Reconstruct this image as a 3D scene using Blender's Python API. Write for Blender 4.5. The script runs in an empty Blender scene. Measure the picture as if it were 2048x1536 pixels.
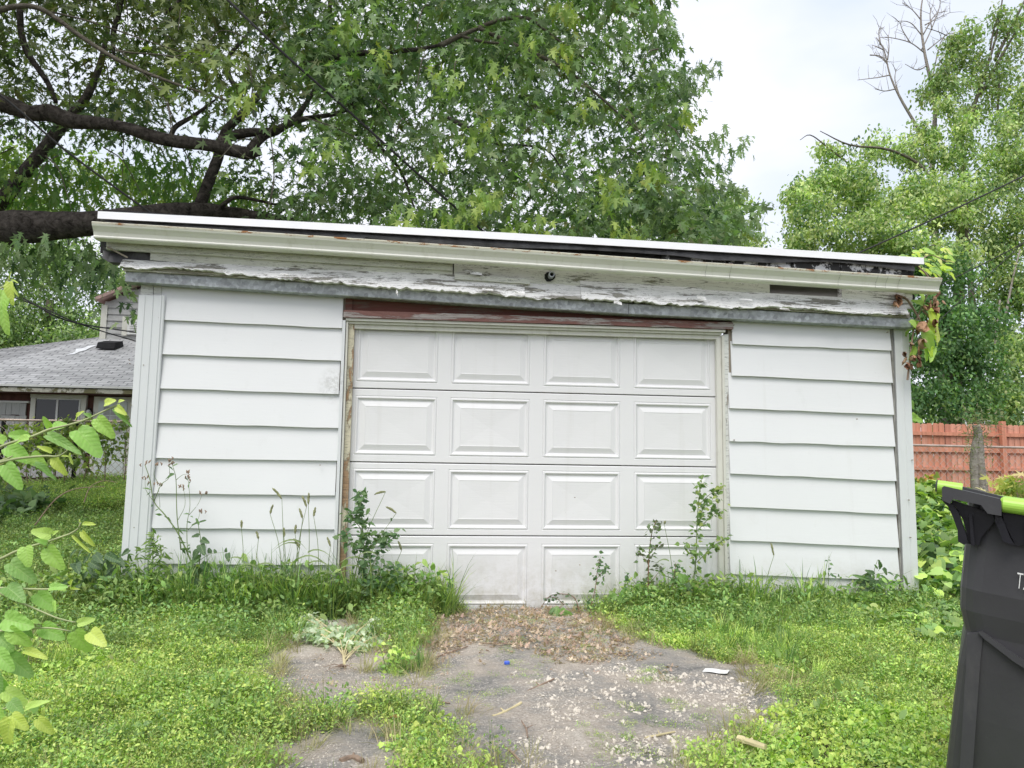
import bpy, math, random
import numpy as np
from mathutils import Matrix, Vector
rng = np.random.default_rng(7)
random.seed(7)
scene = bpy.context.scene
COL = scene.collection
PI = math.pi

# ------------------------------------------------------------------ camera
F = 1500.0
CENTRE = np.array([-0.7836, -5.508, 1.0713])
ROT = np.array([[0.99434954, -0.0255525, -0.10303428],
                [-0.10510459, -0.10074229, -0.98934525],
                [0.01490034, 0.99458437, -0.10285873]])
cam_data = bpy.data.cameras.new("camera")
cam_data.sensor_width = 36.0
cam_data.lens = 36.0 * F / 2048.0
cam_data.clip_start = 0.05
cam_data.clip_end = 2000.0
cam = bpy.data.objects.new("camera", cam_data)
COL.objects.link(cam)
M4 = Matrix.Identity(4)
for i in range(3):
    for j in range(3):
        M4[i][j] = ROT[i, j]
    M4[i][3] = CENTRE[i]
cam.matrix_world = M4
scene.camera = cam

# ------------------------------------------------------------------ light
SUN_EL, SUN_AZ = 58.0, 205.0            # azimuth of the sun, clockwise from +Y
world = bpy.data.worlds.new("World")
scene.world = world
world.use_nodes = True
wt = world.node_tree
wt.nodes.clear()
w_out = wt.nodes.new("ShaderNodeOutputWorld")
sky = wt.nodes.new("ShaderNodeTexSky")
sky.sky_type = 'NISHITA'
sky.sun_disc = False
sky.sun_elevation = math.radians(SUN_EL)
sky.sun_rotation = math.radians(SUN_AZ)
bg1 = wt.nodes.new("ShaderNodeBackground")
bg1.inputs[1].default_value = 0.10
wt.links.new(sky.outputs[0], bg1.inputs[0])
tc = wt.nodes.new("ShaderNodeTexCoord")
mp = wt.nodes.new("ShaderNodeMapping")
mp.inputs['Scale'].default_value = (1.0, 1.0, 2.2)
wt.links.new(tc.outputs['Generated'], mp.inputs[0])
nz = wt.nodes.new("ShaderNodeTexNoise")
nz.inputs['Scale'].default_value = 2.3
nz.inputs['Detail'].default_value = 5.0
nz.inputs['Roughness'].default_value = 0.5
wt.links.new(mp.outputs[0], nz.inputs['Vector'])
cr = wt.nodes.new("ShaderNodeValToRGB")
cr.color_ramp.elements[0].position = 0.36
cr.color_ramp.elements[0].color = (0.55, 0.60, 0.68, 1)
cr.color_ramp.elements[1].position = 0.60
cr.color_ramp.elements[1].color = (0.75, 0.745, 0.80, 1)
wt.links.new(nz.outputs[0], cr.inputs[0])
bg2 = wt.nodes.new("ShaderNodeBackground")
bg2.inputs[1].default_value = 0.81
wt.links.new(cr.outputs[0], bg2.inputs[0])
mxs = wt.nodes.new("ShaderNodeMixShader")
mxs.inputs[0].default_value = 0.90
wt.links.new(bg1.outputs[0], mxs.inputs[1])
wt.links.new(bg2.outputs[0], mxs.inputs[2])
wt.links.new(mxs.outputs[0], w_out.inputs[0])

sun_data = bpy.data.lights.new("sun", 'SUN')
sun_data.energy = 1.5
sun_data.angle = math.radians(35)
sun_data.color = (1.0, 0.96, 0.90)
sun = bpy.data.objects.new("sun", sun_data)
COL.objects.link(sun)
az, el = math.radians(SUN_AZ), math.radians(SUN_EL)
sdir = Vector((math.sin(az) * math.cos(el), math.cos(az) * math.cos(el), math.sin(el)))
sun.rotation_euler = sdir.to_track_quat('Z', 'Y').to_euler()
sun.location = (0, -10, 20)

vs = scene.view_settings
vs.view_transform = 'Standard'
vs.look = 'None'
vs.exposure = 0.99
vs.gamma = 1.0
vs.use_curve_mapping = False
scene.cycles.max_bounces = 8
scene.cycles.transparent_max_bounces = 8
scene.cycles.caustics_reflective = False
scene.cycles.caustics_refractive = False

# ------------------------------------------------------------------ maths helpers
def P(u, v, Y=0.0):
    """point on the upright plane y = Y seen at photograph pixel (u, v)"""
    r = ROT @ np.array([u - 1024.0, -(v - 768.0), -F])
    return CENTRE + r * (Y - CENTRE[1]) / r[1]

def G(u, v, z=0.0):
    r = ROT @ np.array([u - 1024.0, -(v - 768.0), -F])
    return CENTRE + r * (z - CENTRE[2]) / r[2]

def PV(u, v, Y):
    """vectorised P"""
    d = np.stack([u - 1024.0, -(v - 768.0), np.full(len(u), -F)], 1) @ ROT.T
    return CENTRE + d * ((Y - CENTRE[1]) / d[:, 1])[:, None]

def ground_z(x, y):
    y = np.asarray(y, float); x = np.asarray(x, float)
    s = np.clip((-x + 1.0) / 8.0, 0, 1)
    return np.where(y > 0.5, (y - 0.5) * (0.03 + 0.022 * s), 0.0) * np.where(y > 30, 30 / np.maximum(y, 1), 1)

_tab = rng.random((32, 32, 32))
def vnoise(p):
    """smooth value noise, p (N,3) -> (N,) in 0..1"""
    p = np.asarray(p, float)
    i = np.floor(p).astype(int); f = p - i
    f = f * f * (3 - 2 * f)
    out = 0
    for dx in (0, 1):
        for dy in (0, 1):
            for dz in (0, 1):
                w = (f[:, 0] if dx else 1 - f[:, 0]) * (f[:, 1] if dy else 1 - f[:, 1]) * (f[:, 2] if dz else 1 - f[:, 2])
                out = out + w * _tab[(i[:, 0] + dx) % 32, (i[:, 1] + dy) % 32, (i[:, 2] + dz) % 32]
    return out

def n1(x, seed=0.0):
    return vnoise(np.array([[x, seed, seed * 1.7]]))[0] - 0.5

def inside(poly, x, y):
    poly = np.asarray(poly); n = len(poly)
    res = np.zeros(len(x), bool); j = n - 1
    for i in range(n):
        xi, yi = poly[i]; xj, yj = poly[j]
        c = ((yi > y) != (yj > y)) & (x < (xj - xi) * (y - yi) / (yj - yi + 1e-12) + xi)
        res ^= c; j = i
    return res

def gpoly(px):
    return [tuple(G(u, v)[:2]) for u, v in px]

def norm(a):
    return a / np.maximum(np.linalg.norm(a, axis=-1, keepdims=True), 1e-9)

def smooth_path(pts, rad, n=6):
    pts = [np.asarray(p, float) for p in pts]
    if len(pts) < 3:
        return pts, list(rad)
    q = [2 * pts[0] - pts[1]] + pts + [2 * pts[-1] - pts[-2]]
    op, orr = [], []
    for i in range(1, len(q) - 2):
        for k in range(n):
            t = k / n
            op.append(0.5 * ((2 * q[i]) + (-q[i - 1] + q[i + 1]) * t + (2 * q[i - 1] - 5 * q[i] + 4 * q[i + 1] - q[i + 2]) * t * t
                             + (-q[i - 1] + 3 * q[i] - 3 * q[i + 1] + q[i + 2]) * t ** 3))
            orr.append(rad[i - 1] * (1 - t) + rad[i] * t)
    op.append(pts[-1]); orr.append(rad[-1])
    return op, orr

# ------------------------------------------------------------------ object helpers
BASE = {}
def thing(name, label, cat, loc=(0, 0, 0), group=None):
    o = bpy.data.objects.new(name, None)
    COL.objects.link(o)
    o.location = tuple(float(c) for c in loc)
    o.empty_display_size = 0.1
    o['label'] = label; o['category'] = cat
    if group: o['group'] = group
    BASE[o.name] = np.array(loc, float)
    return o

def base_of(parent):
    return BASE.get(parent.name, np.zeros(3)) if parent else np.zeros(3)

def link(name, me, parent=None, label=None, kind=None):
    o = bpy.data.objects.new(name, me)
    COL.objects.link(o)
    if parent:
        o.parent = parent
        BASE[o.name] = base_of(parent)
    if label: o['label'] = label
    if kind: o['kind'] = kind
    return o

class MB:
    def __init__(s): s.v = []; s.f = []
    def add(s, vs, fs):
        n = len(s.v)
        s.v += [tuple(map(float, p)) for p in vs]
        s.f += [tuple(i + n for i in f) for f in fs]
    def hexa(s, p):
        s.add(p, [(0, 3, 2, 1), (4, 5, 6, 7), (0, 1, 5, 4), (1, 2, 6, 5), (2, 3, 7, 6), (3, 0, 4, 7)])
    def box(s, x0, x1, y0, y1, z0, z1):
        s.hexa([(x0, y0, z0), (x1, y0, z0), (x1, y1, z0), (x0, y1, z0), (x0, y0, z1), (x1, y0, z1), (x1, y1, z1), (x0, y1, z1)])
    def tube(s, pts, rad, n=8, cap=True, smooth=0, wob=0.0):
        if smooth: pts, rad = smooth_path(pts, rad, smooth)
        pts = [np.asarray(p, float) for p in pts]
        b = len(s.v); ref = np.array([0.3, 0.2, 0.93]); vs = []
        for i, p in enumerate(pts):
            t = pts[min(i + 1, len(pts) - 1)] - pts[max(i - 1, 0)]
            t = t / (np.linalg.norm(t) + 1e-9)
            if abs(t @ ref) > 0.95: ref = np.array([0.95, 0.1, 0.1])
            a = np.cross(t, ref); a /= np.linalg.norm(a); c = np.cross(t, a)
            for k in range(n):
                an = 2 * PI * k / n
                r = rad[i] * (1 + wob * (random.random() - 0.5))
                vs.append(p + r * (math.cos(an) * a + math.sin(an) * c))
        fs = []
        for i in range(len(pts) - 1):
            for k in range(n):
                fs.append((i * n + k, i * n + (k + 1) % n, (i + 1) * n + (k + 1) % n, (i + 1) * n + k))
        if cap:
            fs.append(tuple(range(n - 1, -1, -1))); fs.append(tuple((len(pts) - 1) * n + k for k in range(n)))
        s.add(vs, fs)
    def loft(s, rows, closed=False):
        """rows of equal length point lists"""
        n = len(rows[0]); vs = [p for r in rows for p in r]; fs = []
        for i in range(len(rows) - 1):
            for k in range(n if closed else n - 1):
                fs.append((i * n + k, i * n + (k + 1) % n, (i + 1) * n + (k + 1) % n, (i + 1) * n + k))
        s.add(vs, fs)
    def build(s, name, mat, parent=None, label=None, kind=None, smooth=False):
        b = base_of(parent)
        me = bpy.data.meshes.new(name)
        me.from_pydata([(x - b[0], y - b[1], z - b[2]) for x, y, z in s.v], [], s.f)
        me.materials.append(mat)
        if smooth: me.polygons.foreach_set('use_smooth', [True] * len(me.polygons))
        me.update()
        return link(name, me, parent, label, kind)

def fast_mesh(name, verts, tris, cols, mat):
    me = bpy.data.meshes.new(name)
    nt = len(tris)
    me.vertices.add(len(verts)); me.vertices.foreach_set('co', verts.astype(np.float32).ravel())
    me.loops.add(nt * 3); me.loops.foreach_set('vertex_index', tris.astype(np.int32).ravel())
    me.polygons.add(nt); me.polygons.foreach_set('loop_start', np.arange(0, nt * 3, 3, dtype=np.int32))
    me.materials.append(mat)
    if cols is not None:
        a = me.color_attributes.new('tint', 'FLOAT_COLOR', 'POINT')
        c = np.ones((len(verts), 4), np.float32); c[:, :3] = cols
        a.data.foreach_set('color', c.ravel())
    me.update(calc_edges=True)
    return me

def tmpl(outline, centre, fold=0.15, curl=0.15):
    """fan leaf: outline list of (x,y), y along the blade"""
    v = [(centre[0], centre[1], -0.0)] + [(x, y, abs(x) * fold - curl * y * y) for x, y in outline]
    n = len(outline)
    return np.array(v, float), np.array([(0, 1 + i, 1 + (i + 1) % n) for i in range(n)])

def mirror(h):
    return h + [(-x, y) for x, y in h[::-1] if abs(x) > 1e-6]
MAPLE = tmpl(mirror([(0, 0.0), (0.08, 0.10), (0.38, 0.06), (0.14, 0.26), (0.52, 0.66), (0.11, 0.44), (0.15, 0.76), (0, 1.02)]), (0, 0.3))
OVAL = tmpl([(0, 0), (0.24, 0.3), (0.2, 0.65), (0, 1), (-0.2, 0.65), (-0.24, 0.3)], (0, 0.45))
RHOMB = (np.array([(0, 0, 0), (0.26, 0.5, 0.06), (0, 1, -0.12), (-0.26, 0.5, 0.06)], float), np.array([(0, 1, 2), (0, 2, 3)]))
HEART = tmpl([(0, 0.06), (0.2, -0.06), (0.42, 0.08), (0.46, 0.34), (0.3, 0.66), (0, 1.0), (-0.3, 0.66), (-0.46, 0.34), (-0.42, 0.08), (-0.2, -0.06)], (0, 0.35), 0.2, 0.22)
GOOSE = tmpl([(0, 0), (0.3, 0.28), (0.24, 0.45), (0.27, 0.52), (0.14, 0.68), (0, 1), (-0.14, 0.68), (-0.27, 0.52), (-0.24, 0.45), (-0.3, 0.28)], (0, 0.4))

def leaves(p, tip, nrm, size, col, T):
    tv, tf = T
    t = norm(tip); n = nrm - (nrm * t).sum(1, keepdims=True) * t
    n = norm(n); s = np.cross(t, n)
    V = p[:, None, :] + size[:, None, None] * (tv[None, :, 0:1] * s[:, None, :] + tv[None, :, 1:2] * t[:, None, :] + tv[None, :, 2:3] * n[:, None, :])
    nv = len(tv)
    Fs = tf[None] + (np.arange(len(p)) * nv)[:, None, None]
    C = np.repeat(col, nv, axis=0)
    return V.reshape(-1, 3), Fs.reshape(-1, 3), C

def join(parts):
    vs, fs, cs = [], [], []; o = 0
    for v, f, c in parts:
        vs.append(v); fs.append(f + o); cs.append(c); o += len(v)
    return np.concatenate(vs), np.concatenate(fs), np.concatenate(cs)

def leaf_object(name, data, mat, parent=None, label=None, kind=None):
    v, f, c = data
    me = fast_mesh(name, v - base_of(parent), f, c, mat)
    return link(name, me, parent, label, kind)

def scatter(name, protos, pts, rot, scl, kind='stuff', label=None, cat=None):
    n = len(pts)
    me = bpy.data.meshes.new(name)
    me.vertices.add(n); me.vertices.foreach_set('co', np.asarray(pts, np.float32).ravel())
    a = me.attributes.new('rot', 'FLOAT_VECTOR', 'POINT'); a.data.foreach_set('vector', np.asarray(rot, np.float32).ravel())
    a = me.attributes.new('scl', 'FLOAT', 'POINT'); a.data.foreach_set('value', np.asarray(scl, np.float32))
    a = me.attributes.new('idx', 'INT', 'POINT'); a.data.foreach_set('value', rng.integers(0, len(protos), n).astype(np.int32))
    me.update()
    c = bpy.data.collections.new(name + "_source")
    for pm in protos:
        c.objects.link(bpy.data.objects.new(name + "_piece", pm))
    ng = bpy.data.node_groups.new(name, 'GeometryNodeTree')
    ng.interface.new_socket('Geometry', in_out='INPUT', socket_type='NodeSocketGeometry')
    ng.interface.new_socket('Geometry', in_out='OUTPUT', socket_type='NodeSocketGeometry')
    N = ng.nodes; L = ng.links
    gi, go = N.new('NodeGroupInput'), N.new('NodeGroupOutput')
    ip = N.new('GeometryNodeInstanceOnPoints'); ci = N.new('GeometryNodeCollectionInfo')
    ci.inputs['Collection'].default_value = c
    ci.inputs['Separate Children'].default_value = True
    ci.inputs['Reset Children'].default_value = True
    ip.inputs['Pick Instance'].default_value = True
    def attr(nm, ty):
        x = N.new('GeometryNodeInputNamedAttribute'); x.data_type = ty; x.inputs['Name'].default_value = nm
        return x.outputs['Attribute']
    L.new(gi.outputs[0], ip.inputs['Points']); L.new(ci.outputs[0], ip.inputs['Instance'])
    L.new(attr('idx', 'INT'), ip.inputs['Instance Index'])
    e2r = N.new('FunctionNodeEulerToRotation')
    L.new(attr('rot', 'FLOAT_VECTOR'), e2r.inputs[0]); L.new(e2r.outputs[0], ip.inputs['Rotation'])
    L.new(attr('scl', 'FLOAT'), ip.inputs['Scale']); L.new(ip.outputs[0], go.inputs[0])
    o = link(name, me, None, label, kind)
    if cat: o['category'] = cat
    md = o.modifiers.new('scatter', 'NODES'); md.node_group = ng
    return o

# ------------------------------------------------------------------ materials
def mat_new(name):
    m = bpy.data.materials.new(name); m.use_nodes = True
    nt = m.node_tree; nt.nodes.clear()
    out = nt.nodes.new('ShaderNodeOutputMaterial')
    b = nt.nodes.new('ShaderNodeBsdfPrincipled')
    nt.links.new(b.outputs[0], out.inputs[0])
    return m, nt, b, out

def nnoise(nt, scale, detail=4, rough=0.55, vec=None, stretch=None, coord='Object', dist=0.0):
    n = nt.nodes.new('ShaderNodeTexNoise')
    n.inputs['Scale'].default_value = scale; n.inputs['Detail'].default_value = detail
    n.inputs['Roughness'].default_value = rough; n.inputs['Distortion'].default_value = dist
    t = nt.nodes.new('ShaderNodeTexCoord')
    src = t.outputs[coord] if vec is None else vec
    if stretch:
        mp = nt.nodes.new('ShaderNodeMapping'); mp.inputs['Scale'].default_value = stretch
        nt.links.new(src, mp.inputs[0]); src = mp.outputs[0]
    nt.links.new(src, n.inputs['Vector'])
    return n.outputs[0]

def ramp(nt, fac, stops):
    r = nt.nodes.new('ShaderNodeValToRGB')
    e = r.color_ramp.elements
    while len(e) < len(stops): e.new(0.5)
    for i, (p, c) in enumerate(stops):
        e[i].position = p
        e[i].color = (c, c, c, 1) if isinstance(c, (int, float)) else (*c, 1)
    nt.links.new(fac, r.inputs[0])
    return r.outputs[0]

def mix(nt, fac, a, b, mode='MIX'):
    m = nt.nodes.new('ShaderNodeMix'); m.data_type = 'RGBA'; m.blend_type = mode
    for sock, val in ((m.inputs[0], fac), (m.inputs[6], a), (m.inputs[7], b)):
        if hasattr(val, 'links'): nt.links.new(val, sock)
        elif isinstance(val, (int, float)): sock.default_value = val
        else: sock.default_value = (*val, 1)
    return m.outputs[2]

def bump(nt, b, h, strength=0.3, dist=0.01):
    n = nt.nodes.new('ShaderNodeBump')
    n.inputs['Strength'].default_value = strength; n.inputs['Distance'].default_value = dist
    nt.links.new(h, n.inputs['Height']); nt.links.new(n.outputs[0], b.inputs['Normal'])

def simple(name, col, rough=0.6, metal=0.0, var=0.15, scale=6, bumps=0.15, stretch=None, spec=0.4):
    m, nt, b, o = mat_new(name)
    n = nnoise(nt, scale, 5, stretch=stretch)
    lo = tuple(max(0, c * (1 - var)) for c in col); hi = tuple(min(1, c * (1 + var)) for c in col)
    nt.links.new(ramp(nt, n, [(0.3, lo), (0.7, hi)]), b.inputs['Base Color'])
    b.inputs['Roughness'].default_value = rough; b.inputs['Metallic'].default_value = metal
    b.inputs['Specular IOR Level'].default_value = spec
    if bumps: bump(nt, b, nnoise(nt, scale * 8, 3, stretch=stretch), bumps, 0.004)
    return m

def painted(name, col, dirt=(0.42, 0.40, 0.34), dirt_amt=0.35, lo=0.56, stretch=(1, 1, 0.25), scale=4.0, bumpst=None, grain=0.05, rough=0.55, splash=False):
    """old paint with soiled patches, faint streaks and fine relief"""
    m, nt, b, o = mat_new(name)
    big = nnoise(nt, scale * 0.35, 3)
    c = ramp(nt, big, [(0.3, tuple(x * 0.965 for x in col)), (0.7, col)])
    st = nnoise(nt, scale * 2.6, 6, 0.65, stretch=stretch)
    msk = ramp(nt, st, [(lo, 0.0), (lo + 0.22, dirt_amt)])
    c = mix(nt, msk, c, dirt)
    sp = nnoise(nt, scale * 26, 3, 0.6)
    c = mix(nt, ramp(nt, sp, [(0.70, 0.0), (0.76, 0.35)]), c, tuple(x * 0.5 for x in dirt))
    if splash:
        tcc = nt.nodes.new('ShaderNodeTexCoord'); sp_ = nt.nodes.new('ShaderNodeSeparateXYZ'); nt.links.new(tcc.outputs['Object'], sp_.inputs[0])
        mr = nt.nodes.new('ShaderNodeMapRange'); mr.inputs[1].default_value = 0.42; mr.inputs[2].default_value = 0.0; mr.inputs[3].default_value = 0.0; mr.inputs[4].default_value = 0.75
        nt.links.new(sp_.outputs[2], mr.inputs[0])
        pn = ramp(nt, nnoise(nt, 9, 7, 0.75), [(0.40, 0.0), (0.66, 1.0)])
        c = mix(nt, mix(nt, 1.0, pn, mr.outputs[0], 'MULTIPLY'), c, (0.36, 0.34, 0.24))
        vm = nt.nodes.new('ShaderNodeVectorMath'); vm.operation = 'DISTANCE'; vm.inputs[1].default_value = (-1.49, 0.0, 1.60); nt.links.new(tcc.outputs['Object'], vm.inputs[0])
        sm = nt.nodes.new('ShaderNodeMapRange'); sm.inputs[1].default_value = 0.0; sm.inputs[2].default_value = 0.15; sm.inputs[3].default_value = 0.8; sm.inputs[4].default_value = 0.0; nt.links.new(vm.outputs['Value'], sm.inputs[0])
        c = mix(nt, mix(nt, 1.0, ramp(nt, nnoise(nt, 22, 6, 0.75), [(0.42, 0.0), (0.62, 1.0)]), sm.outputs[0], 'MULTIPLY'), c, (0.30, 0.30, 0.28))
        rs = nnoise(nt, 2.4, 5, 0.6, stretch=(3.2, 1, 0.16))
        c = mix(nt, ramp(nt, rs, [(0.62, 0.0), (0.76, 0.14)]), c, (0.40, 0.38, 0.32))
    nt.links.new(c, b.inputs['Base Color'])
    b.inputs['Roughness'].default_value = rough
    b.inputs['Specular IOR Level'].default_value = 0.3
    bump(nt, b, nnoise(nt, 30, 4, 0.6, stretch=bumpst or (1, 1, 1)), grain * 4, 0.004)
    return m

def peeling(name, paint, wood, amount=0.5, scale=7.0, stretch=(0.35, 1, 1.6), edge=0.02, dark=(0.05, 0.045, 0.04)):
    """paint flaking off bare grey timber"""
    m, nt, b, o = mat_new(name)
    n = nnoise(nt, scale, 8, 0.72, stretch=stretch, dist=0.3)
    msk = ramp(nt, n, [(amount, 1.0), (amount + edge, 0.0)])
    rim = ramp(nt, n, [(amount - 0.01, 0.0), (amount + edge * 0.5, 1.0), (amount + edge * 2.0, 0.0)])
    g = nnoise(nt, 14, 6, 0.7, stretch=(0.25, 2, 9))
    wcol = ramp(nt, g, [(0.3, tuple(x * 0.45 for x in wood)), (0.65, wood)])
    pn = nnoise(nt, 3.5, 5)
    pcol = ramp(nt, pn, [(0.3, tuple(x * 0.86 for x in paint)), (0.65, paint)])
    c = mix(nt, msk, pcol, wcol)
    c = mix(nt, ramp(nt, rim, [(0.0, 0.0), (1.0, 0.55)]), c, dark)
    cr_ = nnoise(nt, 22, 5, 0.6, stretch=(0.18, 1, 2.4), dist=0.6)
    c = mix(nt, ramp(nt, cr_, [(0.480, 0.0), (0.494, 0.85), (0.508, 0.0)]), c, dark)
    nt.links.new(c, b.inputs['Base Color'])
    b.inputs['Roughness'].default_value = 0.7
    b.inputs['Specular IOR Level'].default_value = 0.2
    bump(nt, b, msk, -0.8, 0.003)
    return m

def leaf_mat(name, trans=0.35, gloss=0.5, inst=False, veins=False):
    m = bpy.data.materials.new(name); m.use_nodes = True
    nt = m.node_tree; nt.nodes.clear()
    out = nt.nodes.new('ShaderNodeOutputMaterial')
    b = nt.nodes.new('ShaderNodeBsdfPrincipled'); tr = nt.nodes.new('ShaderNodeBsdfTranslucent'); mx = nt.nodes.new('ShaderNodeMixShader')
    at = nt.nodes.new('ShaderNodeVertexColor'); at.layer_name = 'tint'
    c = at.outputs[0]
    if inst:
        oi = nt.nodes.new('ShaderNodeObjectInfo')
        hs = nt.nodes.new('ShaderNodeHueSaturation')
        r1 = nt.nodes.new('ShaderNodeMapRange'); r1.inputs[3].default_value = 0.478; r1.inputs[4].default_value = 0.515
        r2 = nt.nodes.new('ShaderNodeMapRange'); r2.inputs[3].default_value = 0.72; r2.inputs[4].default_value = 1.22
        mul = nt.nodes.new('ShaderNodeMath'); mul.operation = 'FRACT'
        m7 = nt.nodes.new('ShaderNodeMath'); m7.operation = 'MULTIPLY'; m7.inputs[1].default_value = 7.31
        nt.links.new(oi.outputs['Random'], r1.inputs[0]); nt.links.new(oi.outputs['Random'], m7.inputs[0])
        nt.links.new(m7.outputs[0], mul.inputs[0]); nt.links.new(mul.outputs[0], r2.inputs[0])
        nt.links.new(r1.outputs[0], hs.inputs['Hue']); nt.links.new(r2.outputs[0], hs.inputs['Value'])
        nt.links.new(c, hs.inputs['Color']); c = hs.outputs[0]
    if veins:
        uv = nt.nodes.new('ShaderNodeUVMap')
        sx = nt.nodes.new('ShaderNodeSeparateXYZ'); nt.links.new(uv.outputs[0], sx.inputs[0])
        def mth(op, a, bb=None):
            x = nt.nodes.new('ShaderNodeMath'); x.operation = op
            for i, q in enumerate((a, bb)):
                if q is None: continue
                if hasattr(q, 'links'): nt.links.new(q, x.inputs[i])
                else: x.inputs[i].default_value = q
            return x.outputs[0]
        ax = mth('ABSOLUTE', sx.outputs[0])
        w = mth('SUBTRACT', sx.outputs[1], mth('MULTIPLY', ax, 0.75))
        fr = mth('ABSOLUTE', mth('SUBTRACT', mth('FRACT', mth('MULTIPLY', w, 7.5)), 0.5))
        v1 = mth('LESS_THAN', fr, 0.05); v2 = mth('LESS_THAN', ax, 0.012)
        v = mth('MAXIMUM', v1, v2)
        c = mix(nt, mth('MULTIPLY', v, 0.40), c, (0.42, 0.55, 0.22))
        bp = nt.nodes.new('ShaderNodeBump'); bp.inputs['Strength'].default_value = 0.32; bp.inputs['Distance'].default_value = 0.0015
        nt.links.new(mth('MULTIPLY', fr, 2.0), bp.inputs['Height']); nt.links.new(bp.outputs[0], b.inputs['Normal'])
    nt.links.new(c, b.inputs['Base Color'])
    b.inputs['Roughness'].default_value = gloss
    b.inputs['Specular IOR Level'].default_value = 0.35
    tcol = mix(nt, 1.0, c, (1.10, 1.35, 0.50), 'MULTIPLY')
    nt.links.new(tcol, tr.inputs[0])
    mx.inputs[0].default_value = trans
    nt.links.new(b.outputs[0], mx.inputs[1]); nt.links.new(tr.outputs[0], mx.inputs[2]); nt.links.new(mx.outputs[0], out.inputs[0])
    return m

M = {}
M['leaf'] = leaf_mat('tree_leaf', 0.38)
M['weed'] = leaf_mat('weed_leaf', 0.30, inst=True)
M['bigleaf'] = leaf_mat('broad_leaf', 0.30, 0.42, veins=True)
M['siding'] = painted('siding_paint', (0.74, 0.75, 0.765), dirt=(0.50, 0.50, 0.47), dirt_amt=0.22, lo=0.60, stretch=(0.7, 1, 0.5), bumpst=(0.3, 1, 2.5), grain=0.04, splash=True)
M['door'] = painted('door_paint', (0.745, 0.745, 0.755), dirt=(0.55, 0.55, 0.50), dirt_amt=0.14, lo=0.60, stretch=(1.5, 1, 0.3), bumpst=(0.35, 1, 3.5), grain=0.05, rough=0.45, splash=True)
M['trim'] = painted('corner_metal_paint', (0.66, 0.68, 0.69), dirt=(0.40, 0.41, 0.38), dirt_amt=0.3, lo=0.58, stretch=(2, 1, 0.25), rough=0.4, splash=True)
M['jamb'] = painted('jamb_paint', (0.66, 0.655, 0.60), dirt=(0.38, 0.37, 0.29), dirt_amt=0.35, lo=0.50, stretch=(2, 1, 0.6))
M['jambwood'] = peeling('jamb_bare_wood', (0.62, 0.58, 0.44), (0.45, 0.30, 0.18), 0.50, 6, (1, 1, 0.25))
M['cornerwood'] = peeling('corner_board_paint', (0.70, 0.71, 0.68), (0.50, 0.42, 0.36), 0.40, 8, (1, 1, 0.2))
M['gutter'] = painted('gutter_paint', (0.79, 0.79, 0.725), dirt=(0.42, 0.42, 0.28), dirt_amt=0.35, lo=0.54, stretch=(1.5, 1, 0.5), grain=0.03, rough=0.45)
M['rustlip'] = peeling('gutter_lip_rust', (0.72, 0.70, 0.58), (0.50, 0.24, 0.10), 0.42, 22, (0.5, 1, 1), dark=(0.25, 0.13, 0.07))
M['fascia'] = peeling('fascia_paint', (0.68, 0.69, 0.63), (0.30, 0.30, 0.22), 0.37, 6, (0.35, 1, 2.0))
M['frieze'] = peeling('frieze_paint', (0.86, 0.86, 0.855), (0.36, 0.35, 0.31), 0.425, 9, (0.3, 1, 2.6))
M['ledge'] = peeling('ledge_wood', (0.66, 0.65, 0.58), (0.36, 0.34, 0.28), 0.50, 12, (0.25, 1, 2.5))
M['drip'] = simple('drip_edge_metal', (0.86, 0.87, 0.89), 0.35, var=0.03, bumps=0.05)
M['felt'] = simple('roofing_felt', (0.085, 0.085, 0.09), 0.75, var=0.5, scale=9, bumps=0.5)
M['tar'] = peeling('tarred_board', (0.66, 0.67, 0.68), (0.05, 0.05, 0.05), 0.50, 9, (0.8, 1, 0.9), dark=(0.02, 0.02, 0.02))
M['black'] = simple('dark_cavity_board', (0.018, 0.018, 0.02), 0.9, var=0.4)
M['redwood'] = peeling('red_stained_wood', (0.150, 0.062, 0.048), (0.15, 0.105, 0.085), 0.44, 5, (0.3, 1, 2.2), edge=0.12, dark=(0.10, 0.03, 0.02))
M['redledge'] = peeling('red_ledge_wood', (0.25, 0.13, 0.115), (0.45, 0.41, 0.39), 0.47, 8, (0.25, 1, 3.0), edge=0.05, dark=(0.12, 0.05, 0.04))
M['plainwood'] = simple('weathered_wood', (0.30, 0.26, 0.21), 0.85, var=0.35, scale=5, stretch=(1, 1, 0.2))
M['darkgrey'] = simple('old_grey_board', (0.24, 0.235, 0.22), 0.9, var=0.4, scale=5, stretch=(0.4, 1, 2))
M['concrete'] = simple('concrete', (0.42, 0.41, 0.38), 0.9, var=0.2, scale=8)
m, nt, b, o = mat_new('galvanised_steel')
vo = nt.nodes.new('ShaderNodeTexVoronoi'); vo.inputs['Scale'].default_value = 38
t = nt.nodes.new('ShaderNodeTexCoord'); nt.links.new(t.outputs['Object'], vo.inputs['Vector'])
c = mix(nt, 0.55, ramp(nt, nnoise(nt, 16, 6, 0.7, stretch=(0.6, 1, 1)), [(0.35, (0.30, 0.31, 0.32)), (0.65, (0.44, 0.46, 0.47))]), vo.outputs['Color'], 'SOFT_LIGHT')
c = mix(nt, ramp(nt, nnoise(nt, 40, 4, 0.7), [(0.6, 0.0), (0.72, 0.5)]), c, (0.62, 0.65, 0.66))
bw = nt.nodes.new('ShaderNodeRGBToBW'); nt.links.new(c, bw.inputs[0])
c = bw.outputs[0]
nt.links.new(mix(nt, 1.0, c, (0.95, 1.0, 1.04), 'MULTIPLY'), b.inputs['Base Color'])
b.inputs['Metallic'].default_value = 0.35; b.inputs['Roughness'].default_value = 0.5
M['galv'] = m
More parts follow.
